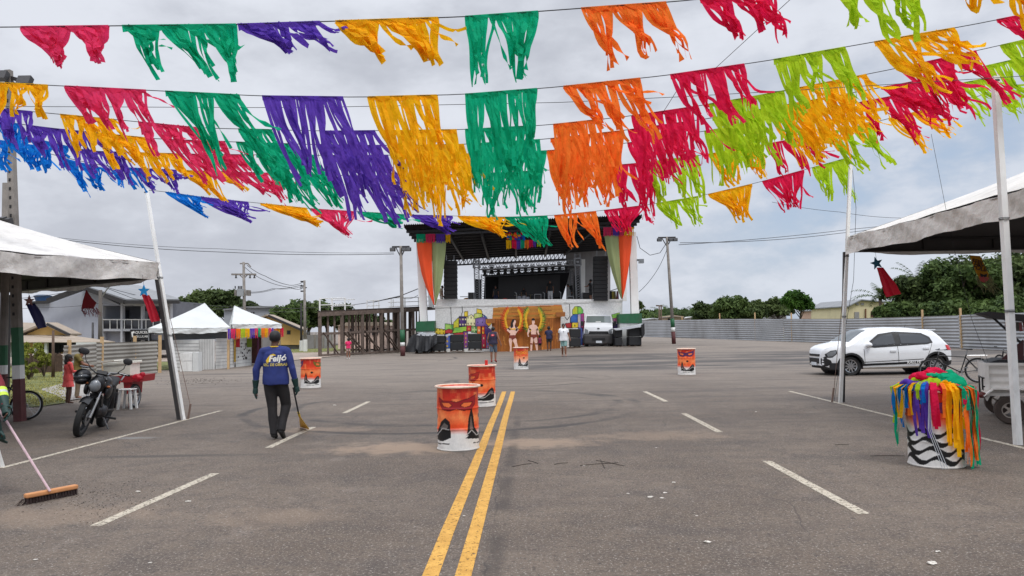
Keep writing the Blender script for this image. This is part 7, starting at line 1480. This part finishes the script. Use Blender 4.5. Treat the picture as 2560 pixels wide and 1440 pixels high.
def palm(label,px,top,D,fr,seed,group=None):
    r=random.Random(seed); tp=P(px,top,D); b0=V((tp.x,D,0)); t=thing('palm_tree',label,'palm',tuple(b0),group=group); hz=tp.z-fr*.5; MB().tube([b0,b0+V((.1,0,hz*.5)),V((tp.x,D,hz))],[.22,.16,.12],8).build('trunk',mat('bark',C(84,72,60)),t,smooth=True); mb=MB(); c=V((tp.x,D,hz))
    for k in range(17):
        a=r.uniform(0,6.28); e=r.uniform(.0,1.15); d=V((math.cos(a)*math.cos(e),math.sin(a)*math.cos(e),math.sin(e))); pr=c.copy(); s=d.cross(V((0,0,1))).normalized()
        for j in range(8):
            q=pr+d*fr*.15; d=(d+V((0,0,-.17))).normalized(); w_=fr*.20*math.sin(math.pi*(j+1)/9.5)
            for sg in(-1,1):
                for h in(0,.5): m_=pr.lerp(q,h); mb.add([m_,m_.lerp(q,.35),m_+s*sg*w_+d*fr*.1+V((0,0,-w_*.45))],[(0,1,2)])
            pr=q
    me=mb.mesh('fronds',False); at=me.color_attributes.new('Col','FLOAT_COLOR','POINT'); arr=np.repeat(np.random.default_rng(seed).random(len(me.vertices)//3+1)*.6,3)[:len(me.vertices)]; full=np.ones((len(me.vertices),4),np.float32); full[:,:3]=arr[:,None]; at.data.foreach_set('color',full.ravel()); link('fronds',me,LM,t); return t
TL='trees behind the grey house and tents'; 
for i,(lab,px,top,D,w_,m) in enumerate((('broad dark tree, leftmost of those rising over the white tent roofs',470,735,85,90,LD),('tallest dark tree just left of the transformer pole',515,717,88,110,LD),('dark rounded tree directly behind the transformer',572,722,86,110,LD),('small dark tree right of the transformer pole',612,748,84,60,LD),('leafy green tree left of the short utility pole',725,758,80,100,LM),('dark bushy tree behind the short utility pole',772,742,85,130,LD),('dense dark tree directly left of the timber platform',818,742,90,130,LD),('dark tree standing behind the timber platform',878,765,95,110,LD),('low dark tree behind the platform railings',940,780,98,80,LD))): tree(lab,px,top,868,D,w_,m,i+1,5000,.30,TL)
TR='trees beyond the right fence'
for i,(lab,px,top,D,w_,m,n,lf) in enumerate((('huge dark tree reaching the right edge of the photo behind the tent',2640,612,58,280,LD,17000,.20),('large dark tree behind the yellow banner',2490,610,62,250,LD,17000,.20),('big dark tree left of the yellow banner, under the canopy',2385,632,60,220,LM,14000,.20),('dark tree behind the red windsock with teal star',2285,676,62,160,LD,11000,.20),('low dense bush tree above the tail of the white car',2245,740,60,110,LM,7000,.20),('low dark bush tree behind the fence at the right',2360,738,56,160,LM,9000,.20),('low dark bush tree nearest the snack trailer',2500,728,54,180,LM,9000,.20),
  ('round bright green tree behind the fence post left of the cream house',2002,726,78,76,LB,8000,.22),('tall dark tree just left of the round green tree',1945,735,120,90,LD,5000,.34),('broad dark tree in the middle of the far tree line',1880,742,120,110,LD,6000,.34),('mid-green tree left of the broad dark tree',1825,738,118,100,LM,6000,.34),('dark tree at the left shoulder of the dark clump',1775,752,122,80,LD,5000,.34),
  ('far hazy tree right of the light pole',1735,768,170,90,LM,3000,.5),('far tree top directly behind the light pole',1680,765,170,80,LD,3000,.5),('far green tree between the stage column and light pole',1635,770,165,80,LM,3000,.5),('dark tree peeping out beside the stage column',1598,752,110,30,LD,1500,.3),('far tree right of the round green tree',2060,765,150,90,LM,3000,.45),('far dark tree behind the far pole and cream house',2105,762,150,80,LD,3000,.45),('dark flat-topped far tree above the small houses',2075,755,160,40,LD,1500,.4))): tree(lab,px,top,850,D,w_,m,i+40,n,lf,TR)
palm('spiky palm crown at the left shoulder of the big dark trees',2198,715,66,2.2,1,TR); palm('second palm crown just above the first, against the sky',2290,672,66,2.2,2,TR)
for i,px in enumerate((1702,1722,1745,1668)): palm(['small far palm right of the light pole','small far palm nearer the first fence post','far palm left of the dark clump of trees','far palm left of the light pole'][i],px,776-i%2*4,140,3.6,5+i,TR)
def shrub(label,px,py,top,w_,seed):
    g=G(px,py); t=thing('shrub',label,'shrub',tuple(g),group='yellow-green shrubs by the picket fence'); D=g.y; r=random.Random(seed); H=P(px,top,D).z; W=w_/F*D/2; lobes=[]
    mb=MB()
    for i in range(11): a=r.uniform(0,6.28); q=V((g.x+math.cos(a)*W*r.uniform(.2,.9),g.y+math.sin(a)*W*.7,H*r.uniform(.35,.9))); lobes.append((tuple(q),(W*.28,W*.28,H*.10))); mb.tube([g,g.lerp(q,.5)+V((0,0,.1)),q],[.02,.012,.006],5)
    leaves('foliage',lobes,1600,.05,LY,t,seed); mb.build('stems',mat('bark',C(84,72,60)),t)
shrub('bright yellow-green shrub beside the striped pole',80,945,850,50,3); shrub('yellow-green leafy sapling between the pole and the corrugated fence',110,943,878,44,4); shrub('small yellow-green shrub behind the bicycle',72,950,905,40,5)
mb=MB(); a,b_=G(60,935),G(157,930)
for i in range(24): q=a.lerp(b_,i/24); mb.beam(q,q+V((0,0,.85+.05*math.sin(i*2.1))),.11,.02,up=V((0,1,0)))
mb.beam(a+V((0,.03,.6)),b_+V((0,.03,.6)),.05); t=mb.build('picket_fence',WOODD,label='weathered grey picket fence behind the yellow-green shrubs',cat='fence',loc=tuple(a))
# --- utility poles and light poles
def upole(label,px,base,top,w_=.22,m=CONC,arms=(),D=None,name='utility_pole',cat='pole',paint=None,toppx=None):
    g=G(px,base) if D is None else V((P(px,base,D).x,D,0)); z0=GZ(g.x,g.y); g.z=z0; tp=P(toppx or px,top,g.y); t=thing(name,label,cat,tuple(g)); MB().tube([g,tp],[w_/2,w_*.34],10).build('shaft',m,t,smooth=True)
    return t,g,tp
def floodbar(t,tp,wpx,D):
    s=D/F; mb=MB(); c=tp-V((0,0,.05)); mb.beam(c-V((wpx*s/2,0,0)),c+V((wpx*s/2,0,0)),.10); mb.beam(c-V((wpx*s*.3,0,0)),c-V((0,0,.7)),.06); mb.beam(c+V((wpx*s*.3,0,0)),c-V((0,0,.7)),.06); mb.build('cross_arm',DARK,t)
    for k in(-.45,.2,.45): MB().box(c+V((wpx*s*k,-.12,-.18)),(.34,.2,.22),rx=R(20)).build('floodlight',DARK,t); MB().box(c+V((wpx*s*k,-.23,-.20)),(.26,.03,.16),rx=R(20)).build('lamp_glass',LENS,t)
for lab,px,base,top,tpx,bands in (('concrete floodlight pole with green, white and maroon bands left of the stage',1007,881,615,1002,((857,881,MAROON),(848,857,WHITE),(818,848,GREENP))),('concrete floodlight pole with green, white and maroon bands right of the stage',1685,864,592,1667,((833,864,MAROON),(822,833,WHITE),(800,822,GREENP)))):
    D=47.5 if px<1300 else 55; t,g,tp=upole(lab,px,base,top,.27,D=D,name='light_pole',cat='light pole',toppx=tpx); floodbar(t,tp,44,D)
    for y0,y1,m in bands: a=g.lerp(tp,(base-y1)/(base-top));b2=g.lerp(tp,(base-y0)/(base-top)); MB().tube([a,b2],[.155,.15],12).build('painted_band',m,t,smooth=True)
t,g,tp=upole('tall concrete power pole with crossarms and a grey transformer',613,875,655,.30,D=60,toppx=609); D=60
mb=MB(); mb.beam(P(579,686,D),P(640,686,D),.14); mb.beam(P(600,659,D),P(620,659,D),.10); mb.beam(P(620,659,D),P(627,667,D),.08); mb.beam(P(600,688,D),P(609,697,D),.06); mb.beam(P(618,688,D),P(609,697,D),.06); mb.build('crossarm',CONC,t)
for x in(590,625,636): MB().lathe(P(x,690,D),[(0,-.18),(.10,-.18),(.05,0),(.08,.1),(0,.1)],8).build('insulator',DARK,t)
o=MB().pbox(592,722,608,740,D-.3,.6).build('transformer',mat('transformer_grey',C(150,154,156),.5,.08,2,dirt=.3),t); 
[MB().pbox(x,725,x+1.2,739,D-.2,.5).build('cooling_fin',CONC,t) for x in(586,588,590,615,617,619,621)]; mb=MB(); [mb.tube([P(x,722,D),P(x,715,D)],.05,6) for x in(596,600,604,588)]; mb.build('bushing',DARK,t)
t,g,tp=upole('shorter concrete power pole with brackets right of the man in blue',763,872,701,.28,D=62,toppx=761); mb=MB(); mb.beam(P(750,720,62),P(767,719,62),.08); [mb.box(P(756,y,62),(.3,.1,.12)) for y in(704,715,728)]; mb.build('bracket',DARK,t); MB().tube([g,g+V((0,0,1.0))],[.19,.18],10).build('white_base',WHITE,t)
t,g,tp=upole('dark wooden pole with white base beside the short power pole',753,872,758,.22,mat('dark_pole',C(52,50,50),.9),D=64); MB().tube([g,g+V((0,0,.9))],[.16,.15],10).build('white_base',WHITE,t)
t,g,tp=upole('street lamp pole with curved arm in front of the grey house',251,880,725,.28,mat('pole_brown',C(92,86,80),.9),D=44,name='street_lamp',cat='street lamp'); mb=MB(); mb.tube([P(253,745,44),P(266,725,44),P(275,714,44),P(286,712,44)],.04,6); mb.build('arm',STEEL,t); MB().box(P(291,712,44),(.40,.16,.10)).build('lamp_head',STEEL,t)
upole('thin dark metal post before the gable wall of the grey house',232,880,806,.16,DARK,D=44,name='post'); upole('short brown wooden post behind the saplings',133,925,826,.13,WOODD,D=30,name='post')
upole('far thin wooden pole behind the trees right of the light pole',1648,850,765,.25,WOODD,D=100); 
t,g,tp=upole('far wooden pole behind the fence between stage and light pole',1653,850,762,.3,WOODD,D=120,name='far_pole'); MB().beam(P(1640,764,120),P(1657,765,120),.2).build('crossarm',WOODD,t)
wire('upper bundle of power cables between the two power poles',[(618,663),(663,690),(724,713),(760,704)],[60,60,61,62],.022,.1); wire('middle bundle of power cables between the two power poles',[(612,668),(660,700),(725,718),(755,722)],[60,60,61,62],.02,.1); wire('lower cable from the transformer to the short power pole',[(620,730),(680,722),(755,712)],[60,61,62],.022,.1); wire('lowest cable from the transformer to the short power pole',[(620,733),(690,722),(755,716)],[60,61,62],.016,.1)
wire('long low power line crossing left house toward the tents',[(0,742),(85,742),(245,712),(430,755),(600,766)],[50,50,48,55,60],.018,.1); wire('thin line sloping over the balcony of the grey house',[(245,712),(330,745),(360,752)],[44,46,48],.016,.0); wire('power line running right from the short power pole',[(620,758),(760,770),(1000,742),(1045,738)],[60,62,55,53],.02,.2); wire('thin line from the timber platform up to the stage column',[(935,755),(1000,740),(1045,722)],[48,50,53],.03,.0)
wire('double cable low across the trees behind the tents',[(430,765),(615,768),(760,778)],[60,62,64],.018,.2); wire('faint line across the grey gable wall',[(0,768),(90,768),(250,758),(420,763)],[48,48,46,55],.012,.1)
# --- market tents mid-left with the plank stall
def cpx(x,y,D): return P(x,y,D)
A=[P(371,823,33),P(576,810,35),P(560,805,40.5),P(415,812,39)]; za=A[0].z
tent('white pyramid market tent over the plank stall',[V((a.x,a.y,za+.05)) for a in A],P(512,758,36.5),.22,m=CANVW,dipk=.05,legs=[(P(372,836,33),V((P(372,836,33).x,33,0))),(P(574,822,35),V((P(574,822,35).x,35,0)))],legm=STEEL,legr=.02,name='market_tent'); za2=za
B=[P(580,811,35.6),P(703,812,38),P(690,808,43),P(572,808,41)]
tent('second white pyramid market tent, right of and behind the first',[V((a.x,a.y,P(703,812,39).z+.05)) for a in B],P(585,764,39),.22,m=CANVW,dipk=.05,legs=[(P(700,822,39),V((P(700,822,39).x,39,0)))],legm=STEEL,legr=.02,name='market_tent')
def stall():
    D=34.6; t=thing('plank_stall','white-painted plank market stall with closed doors under the white tents','stall',(P(500,900,D).x,D,0))
    PW=mat('plank_white',C(206,206,203),.8,.07,1.2,dirt=.45)
    def panel(x0,x1,y0,D0_,D1,nm,m=PW,grooves=True,vert=False):
        a,b_=P(x0,y0,D0_),P(x1,y0,D1); a0,b0_=V((a.x,D0_,0)),V((b_.x,D1,0)); MB().prism([a0,b0_,b_,a],(0,.06,0)).build(nm,m,t)
        mb=MB(); n=9
        for i in range(1,n): 
            if vert: q=a0.lerp(b0_,i/n); mb.beam(q-V((0,.01,0)),q.lerp(a.lerp(b_,i/n),1)-V((0,.01,0)),.012)
            else: mb.beam(a0.lerp(a,i/n)-V((0,.01,0)),b0_.lerp(b_,i/n)-V((0,.01,0)),.012)
        mb.build('grooves',GRAYW,t)
    panel(428,498,850,34,34.3,'plank_wall'); panel(499,536,848,34.3,34.6,'door',vert=True); panel(539,585,846,34.8,36.2,'plank_wall'); panel(590,628,842,36.4,38,'decorated_panel',WHITE2,grooves=False)
    MB().prism([P(428,832,34.2),P(590,826,36.4),P(590,846,36.4),P(428,850,34.2)],(0,.05,0)).build('upper_cloth',mat('grey_canopy_cloth',C(104,106,110),.9,.1,1),t)
    MB().prism([P(628,838,38.2),P(652,838,38.2),P(652,908,38.2),P(628,908,38.2)],(0,.1,0)).build('red_shelf',mat('brown_red_shelf',C(74,40,38),.8,.4,4),t)
    MB().pbox(590,846,598,868,36.2,.1).build('red_cloth',SATM,t); MB().pbox(617,846,628,868,37.5,.1).build('green_cloth',mat('green_cloth',C(110,130,40),.8),t)
    MB().beam(V((P(571,828,34.5).x,34.5,0)),P(571,828,34.5),.09).build('post',WOODL,t); MB().beam(V((P(645,828,38).x,38,0)),P(645,828,38),.08).build('post',mat('purple_post',C(90,40,70),.7),t); MB().pbox(585,846,588,905,36.1,.1).build('post',mat('garland_post',C(150,120,40),.8,.5,12),t)
    r=random.Random(3)
    mb=MB()
    for i in range(26): x=r.uniform(594,624);y=r.uniform(858,900); dd=36.3+(x-590)/38*1.6; q=P(x,y,dd-.02); mb.add([q,q+V((.03,0,.08)),q+V((.06,0,.0)),q+V((.02,0,-.04))],[(0,1,2,3)])
    mb.build('leaf_motifs',DARK,t,fix=False)
    t3=thing('white_fridge','small white two-door fridge in front of the plank stall','fridge',(P(470,900,33).x,33,0)); a=V((P(451,900,33).x,33,0)); w_=.55; z=P(451,882,33).z
    MB().box((a.x+.27,33.2,z*.28),(.53,.5,z*.54)).build('lower_door',WHITE,t3); MB().box((a.x+.27,33.2,z*.78),(.53,.5,z*.42)).build('upper_door',WHITE,t3); MB().box((a.x+.67,33.2,z*.5),(.24,.46,z)).build('side_panel',WHITE2,t3)
stall()
t=thing('fringe_banner','long strip of multicoloured crepe fringe along the eave of the plank stall','fringe banner',tuple(P(570,824,34.4)))
for i,(c,x0,x1) in enumerate((('purple',569,576),('pink',577,589),('orange',590,601),('lime',602,612),('yellow',613,624),('purple',625,637),('pink',637,645),('teal',645,652),('orange',653,662),('yellow',662,670),('pink',671,678),('purple',678,684),('orange',686,693),('yellow',693,700),('crimson',700,709))): fringe_px('fringe_bunch',x0,822-(x0-569)*.02,x1,822-(x0-569)*.02,26-(x0-569)*.03,34.2+(x0-569)*.03,c,t,i)
# --- timber platform with railings, left of the stage
def platform():
    t=thing('timber_platform','tall brown timber platform of many posts with white railings, left of the stage','platform',tuple(G(900,885)))
    WB=mat('platform_wood',C(104,90,82),.9,.3,3,bump=.3,dirt=.3); r=random.Random(6)
    def gp(u,back=0): # u along front 0..1
        a,b_=G(800,892),G(1012,880); q=a.lerp(b_,u); q.y+=back; q.x+=back*.05; return q
    Z=P(800,783,gp(0).y).z; Z1=P(1040,772,gp(1.1).y).z
    def zt(u): return Z+(Z1-Z)*u/1.1
    k=0
    for u in(0,.235,.47,.70,.92,1.12): MB().beam(gp(u),gp(u)+V((0,0,zt(u))),.20,.18,up=V((0,1,0))).build('post',WB,t)
    for back in(1.6,3.6,6):
        for i in range(19): 
            if r.random()<.75 and (i<13 or True): u=(i*.095 if i<12 else .55+(i-12)*.09)+r.uniform(-.02,.02); q=gp(u,back); MB().beam(q,q+V((r.uniform(-.06,.06),0,zt(u))),.11,.12,up=V((0,1,0))).build('post',WB,t)
    for u in(.07,.14,.30,.38,.54,.62,.77,.84,1.0): q=gp(u,.3); MB().beam(q,q+V((0,0,zt(u))),.12,.10,up=V((0,1,0))).build('post',WB,t)
    mb=MB(); mb.beam(gp(-.01)+V((0,-.1,zt(0)-.08)),gp(1.28)+V((0,-.1,zt(1.28)-.08)),.10,.28); mb.build('edge_beam',WB,t)
    mb=MB(); mb.prism([gp(-.02)+V((0,-.1,zt(0)+.08)),gp(1.3)+V((0,-.1,zt(1.3)+.08)),gp(1.3,8)+V((0,0,zt(1.3)+.08)),gp(-.02,8)+V((0,0,zt(0)+.08))],(0,0,.07)); mb.build('deck',mat('deck_wood',C(66,56,50),.9,.3,3),t)
    for back in(0,3.2,7): MB().beam(gp(-.0,back)+V((0,.1,zt(0)*.52)),gp(1.2,back)+V((0,.1,zt(1.2)*.52)),.06,.14).build('cross_rail',WB,t); 
    MB().beam(gp(0)+V((0,-.05,.1)),gp(1.12)+V((0,-.05,.1)),.10,.12).build('ground_rail',WB,t)
    for (u0,u1,f) in((.04,.2,1),(.47,.26,1),(.5,.68,1),(.93,.74,1),(.3,.5,0),(.7,.9,0),(.1,.4,2),(.6,.3,2),(.95,.7,2)):
        bk=1.5*f if f!=1 else -.05; MB().beam(gp(u0,bk)+V((0,0,zt(u0)*.55 if u0<u1 else .1)),gp(u1,bk)+V((0,0,.1 if u0<u1 else zt(u1)*.55)),.12,.05).build('brace',WB,t)
    mb=MB(); D0r=zt(0)+.12
    def rail(u0,u1,h,back=0,n=2): 
        for j in range(n): z=h*(j+1)/n; mb.tube([gp(u0,back)+V((0,0,zt(u0)+.1+z)),gp(u1,back)+V((0,0,zt(u1)+.1+z))],.035,6)
    for u in(0,.13,.27): mb.beam(gp(u)+V((0,0,zt(u)+.1)),gp(u)+V((0,0,zt(u)+.1+.86)),.09)
    rail(0,.27,.86); rail(0,.27,.86,2.5); mb.build('railing',WHITE,t); mb=MB()
    for u in(.40,.48,.55,.9,1.12,.74): mb.tube([gp(u,3)+V((0,0,zt(u)+.1)),gp(u,3)+V((0,0,zt(u)+.9))],.035,6)
    rail(.40,.56,.75,3); mb.build('railing',WHITE,t); mb=MB(); rail(.56,1.2,1.05,6,3)
    for u in(.6,.8,1.0,1.18): mb.tube([gp(u,6)+V((0,0,zt(u)+.1)),gp(u,6)+V((0,0,zt(u)+1.18))],.035,6)
    mb.build('railing',WHITE,t)
platform()
# --- covered speaker boxes on pallets in front of the stage
def boxes():
    TP=mat('black_tarp',C(30,30,33),.45,.2,2,bump=.3,bs=6,bd=.04); GT=mat('grey_tarp',C(190,194,200),.5,.1,2,bump=.3,bs=6,bd=.04); D=51.5
    def bx(lab,x0,x1,y0,y1,D=D,n=2):
        c=P((x0+x1)/2,y1,D); t=thing('speaker_box',lab,'loudspeaker box',tuple(c),group='black boxes on pallets before the stage')
        for i in range(n):
            a=y0+(y1-3-y0)*i/n; b_=y0+(y1-3-y0)*(i+1)/n; o=MB().pbox(x0,a+.4,x1,b_-.4,D,1.1).build('cabinet',BLACK,t); bevel(o,.04); MB().pbox(x0+2,a+2,x1-2,b_-2,D-.02,.03).build('grille',mat('grille_black',C(30,31,34),.7,.2,30),t)
        mb=MB(); [mb.pbox(x,y1-3,x+3,y1,D,1.0) for x in(x0,(x0+x1)/2-1.5,x1-3)]; mb.pbox(x0-1,y1-1,x1+1,y1+.4,D-.05,1.1); mb.build('pallet',WOODD,t)
    bx('black box stack under the tarpaulin at the left end of the row',1038,1078,838,883); bx('black box stack second from the left before the mural',1080,1113,839,881); bx('black box stack in the middle of the mural',1125,1158,836,879); bx('black box stack left of the man in the patterned top',1170,1203,834,876)
    bx('black box stack between the man in white and the truck',1425,1452,822,870); bx('black box stack right beside the truck',1537,1556,823,868,D); bx('black box stack under the grey sheet at the right end',1572,1604,818,867,D)
    c=P(1060,880,D-.4); vs=[];fs=[]; top=[(1030,838),(1045,832),(1060,835),(1078,836),(1093,834)]; n=24; m=9
    mb=MB()
    for i in range(n+1):
        u=i/n; x=1022+ (1093-1022)*u; ty=interp(top,x) if x>1030 else 838+(1030-x)*1.2
        by=880 if u<.25 else 878-30*abs(u-.55)*0 - (0 if .3<u<.65 else 26*min(1,abs(u-.5)*2.2-.3) if abs(u-.5)>.14 else 0)
        for j in range(m+1):
            v=j/m; q=P(x+ (v*(-9) if u<.2 else 0)*(1-u*5),ty+(by-ty)*v,D-.25-.25*v-.12*math.sin(u*17+v*3)*v+.05*math.sin(u*40)); vs.append(q)
    for i in range(n):
        for j in range(m): fs.append((i*(m+1)+j,i*(m+1)+j+1,(i+1)*(m+1)+j+1,(i+1)*(m+1)+j))
    t=thing('tarpaulin','crumpled black tarpaulin with pale top thrown over the left boxes','tarpaulin',tuple(c)); MB().add(vs,fs).build('sheet',TP,t,fix=False,smooth=True)
    MB().prism([P(1040,838,D-.3),P(1050,831,D-.3),P(1062,834,D-.3),P(1080,833,D-.3),P(1090,836,D-.3),P(1080,840,D-.3),P(1062,840,D-.3)],(0,1.2,0)).build('pale_fold',GT,t)
    mb=MB(); mb.prism([P(1534,822,D-.3),P(1560,819,D-.3),P(1600,812,D-.3),P(1608,809,D-.3),P(1604,817,D-.3),P(1570,823,D-.3),P(1540,826,D-.3)],(0,1.3,0)); mb.build('grey_sheet',GT,label='pale grey plastic sheet lying over the right box stacks',cat='sheet',loc=tuple(P(1570,820,D-.3)))
    mb=MB(); mb.prism([P(1603,812,D-.35),P(1611,808,D-.35),P(1612,835,D-.35),P(1606,845,D-.35),P(1604,830,D-.35)],(0,.4,0)); mb.build('black_sheet',TP,label='black plastic sheet hanging at the right end of the box row',cat='sheet',loc=tuple(P(1606,812,D-.35)))
    mb=MB(); mb.prism([P(1113,838,D-.1),P(1122,834,D-.1),P(1128,837,D-.1),P(1116,842,D-.1)],(0,.5,0)); mb.build('pale_sheet',GT,label='small pale sheet lying on the box stacks before the mural',cat='sheet',loc=tuple(P(1116,840,D-.1)))
boxes()
for i,(pts,lab) in enumerate((([(1127,768),(1128,800),(1132,830)],'thin black cable hanging down the mural wall at left'),([(1155,766),(1156,780),(1150,800)],'second black cable hanging on the mural wall'),([(1424,760),(1425,790),(1418,800),(1412,792)],'looped cable hanging beside the plank backdrop'))): wire(lab,pts,53.6,.025,0,name='hanging_cable')
t=thing('wall_floodlight','small floodlight on a short arm fixed to the right stage column','floodlight',tuple(P(1592,650,53))); MB().beam(P(1592,650,53),P(1606,650,53),.10).build('arm',DARK,t); MB().box(P(1603,653,52.9),(.35,.3,.3)).build('floodlight',LENS,t)
# --- litter
LIT=mat('paper_litter',C(206,200,190),.8,.1,20)
for i,(px,py,s) in enumerate(((836,1014,.09),(1685,1207,.05),(1663,1233,.05),(1625,1244,.07),(1655,1246,.05),(1767,1357,.07),(1742,1290,.03),(2330,1410,.09),(2345,1380,.05),(376,1408,.04),(470,1255,.07),(345,1230,.06),(1640,1120,.04),(1570,1235,.04),(90,1400,.04),(1160,1290,.03),(1890,1030,.05),(1460,1165,.04))):
    g=G(px,py); r=random.Random(i); mb=MB(); s*=.42; mb.ell(g+V((0,0,s*.2)),(s,s*.5,s*.2),9,6); mb.v=[tuple(V(v)+V((r.uniform(-1,1),r.uniform(-1,1),r.uniform(0,.6)))*s*.3) for v in mb.v]; mb.build('paper_scrap',LIT,fix=False,label='small crumpled pale scrap of litter lying on the asphalt',cat='litter',group='paper scraps on the asphalt',loc=tuple(g))
r=random.Random(12); mb=MB()
for i in range(420):
    px=max(20,r.gauss(250,95)); py=r.gauss(1245,26); g=G(px,py); s=r.uniform(.002,.006); mb.box(g+V((0,0,s*.4)),(s*r.uniform(1,3),s,s*.8),rz=r.uniform(0,3))
for i in range(240):
    px=r.gauss(500,60); py=r.gauss(952,4); g=G(px,py); s=r.uniform(.006,.016); mb.box(g+V((0,0,s*.4)),(s*1.4,s,s*.8),rz=r.uniform(0,3))
mb.build('swept_debris',mat('dark_debris',C(52,44,40),.9,.4,10),fix=False,kind='stuff',label='scattered dark grit and swept crumbs on the asphalt by the push broom',cat='debris')
for i,(x0,y0,x1,y1) in enumerate(((1280,1168,1328,1160),(1386,1162,1420,1158),(1450,1165,1545,1158),(1490,1152,1560,1166),(1500,1148,1512,1172),(2176,1141,2262,1141),(2088,1113,2122,1113),(1320,1152,1345,1160))):
    a,b_=G(x0,y0),G(x1,y1); mb=MB(); mb.tube([a+V((0,0,.006)),a.lerp(b_,.5)+V((0,.02,.008)),b_+V((0,0,.006))],.0035,5); mb.build('dry_twig',mat('twig',C(50,42,36),.9),label='thin dry dark twig lying on the right lane',cat='twig',group='dry twigs on the asphalt',loc=tuple(a))

def bleach():
    D=62; t=thing('pale_pink_house','low pale pink house glimpsed between the posts of the timber platform','house',tuple(P(900,860,D))); MB().pbox(845,814,965,872,D,5).build('wall',mat('pale_pink_wall',C(214,190,176),.85),t); MB().ppoly([(840,815),(866,806),(955,805),(970,814)],D-.4,6).build('roof',RB,t); f=MB().pbox(870,822,884,840,D-.1,.1).build('window',DKO,t); MB().pbox(930,820,944,838,D-.1,.1).build('window',DKO,t)
bleach()
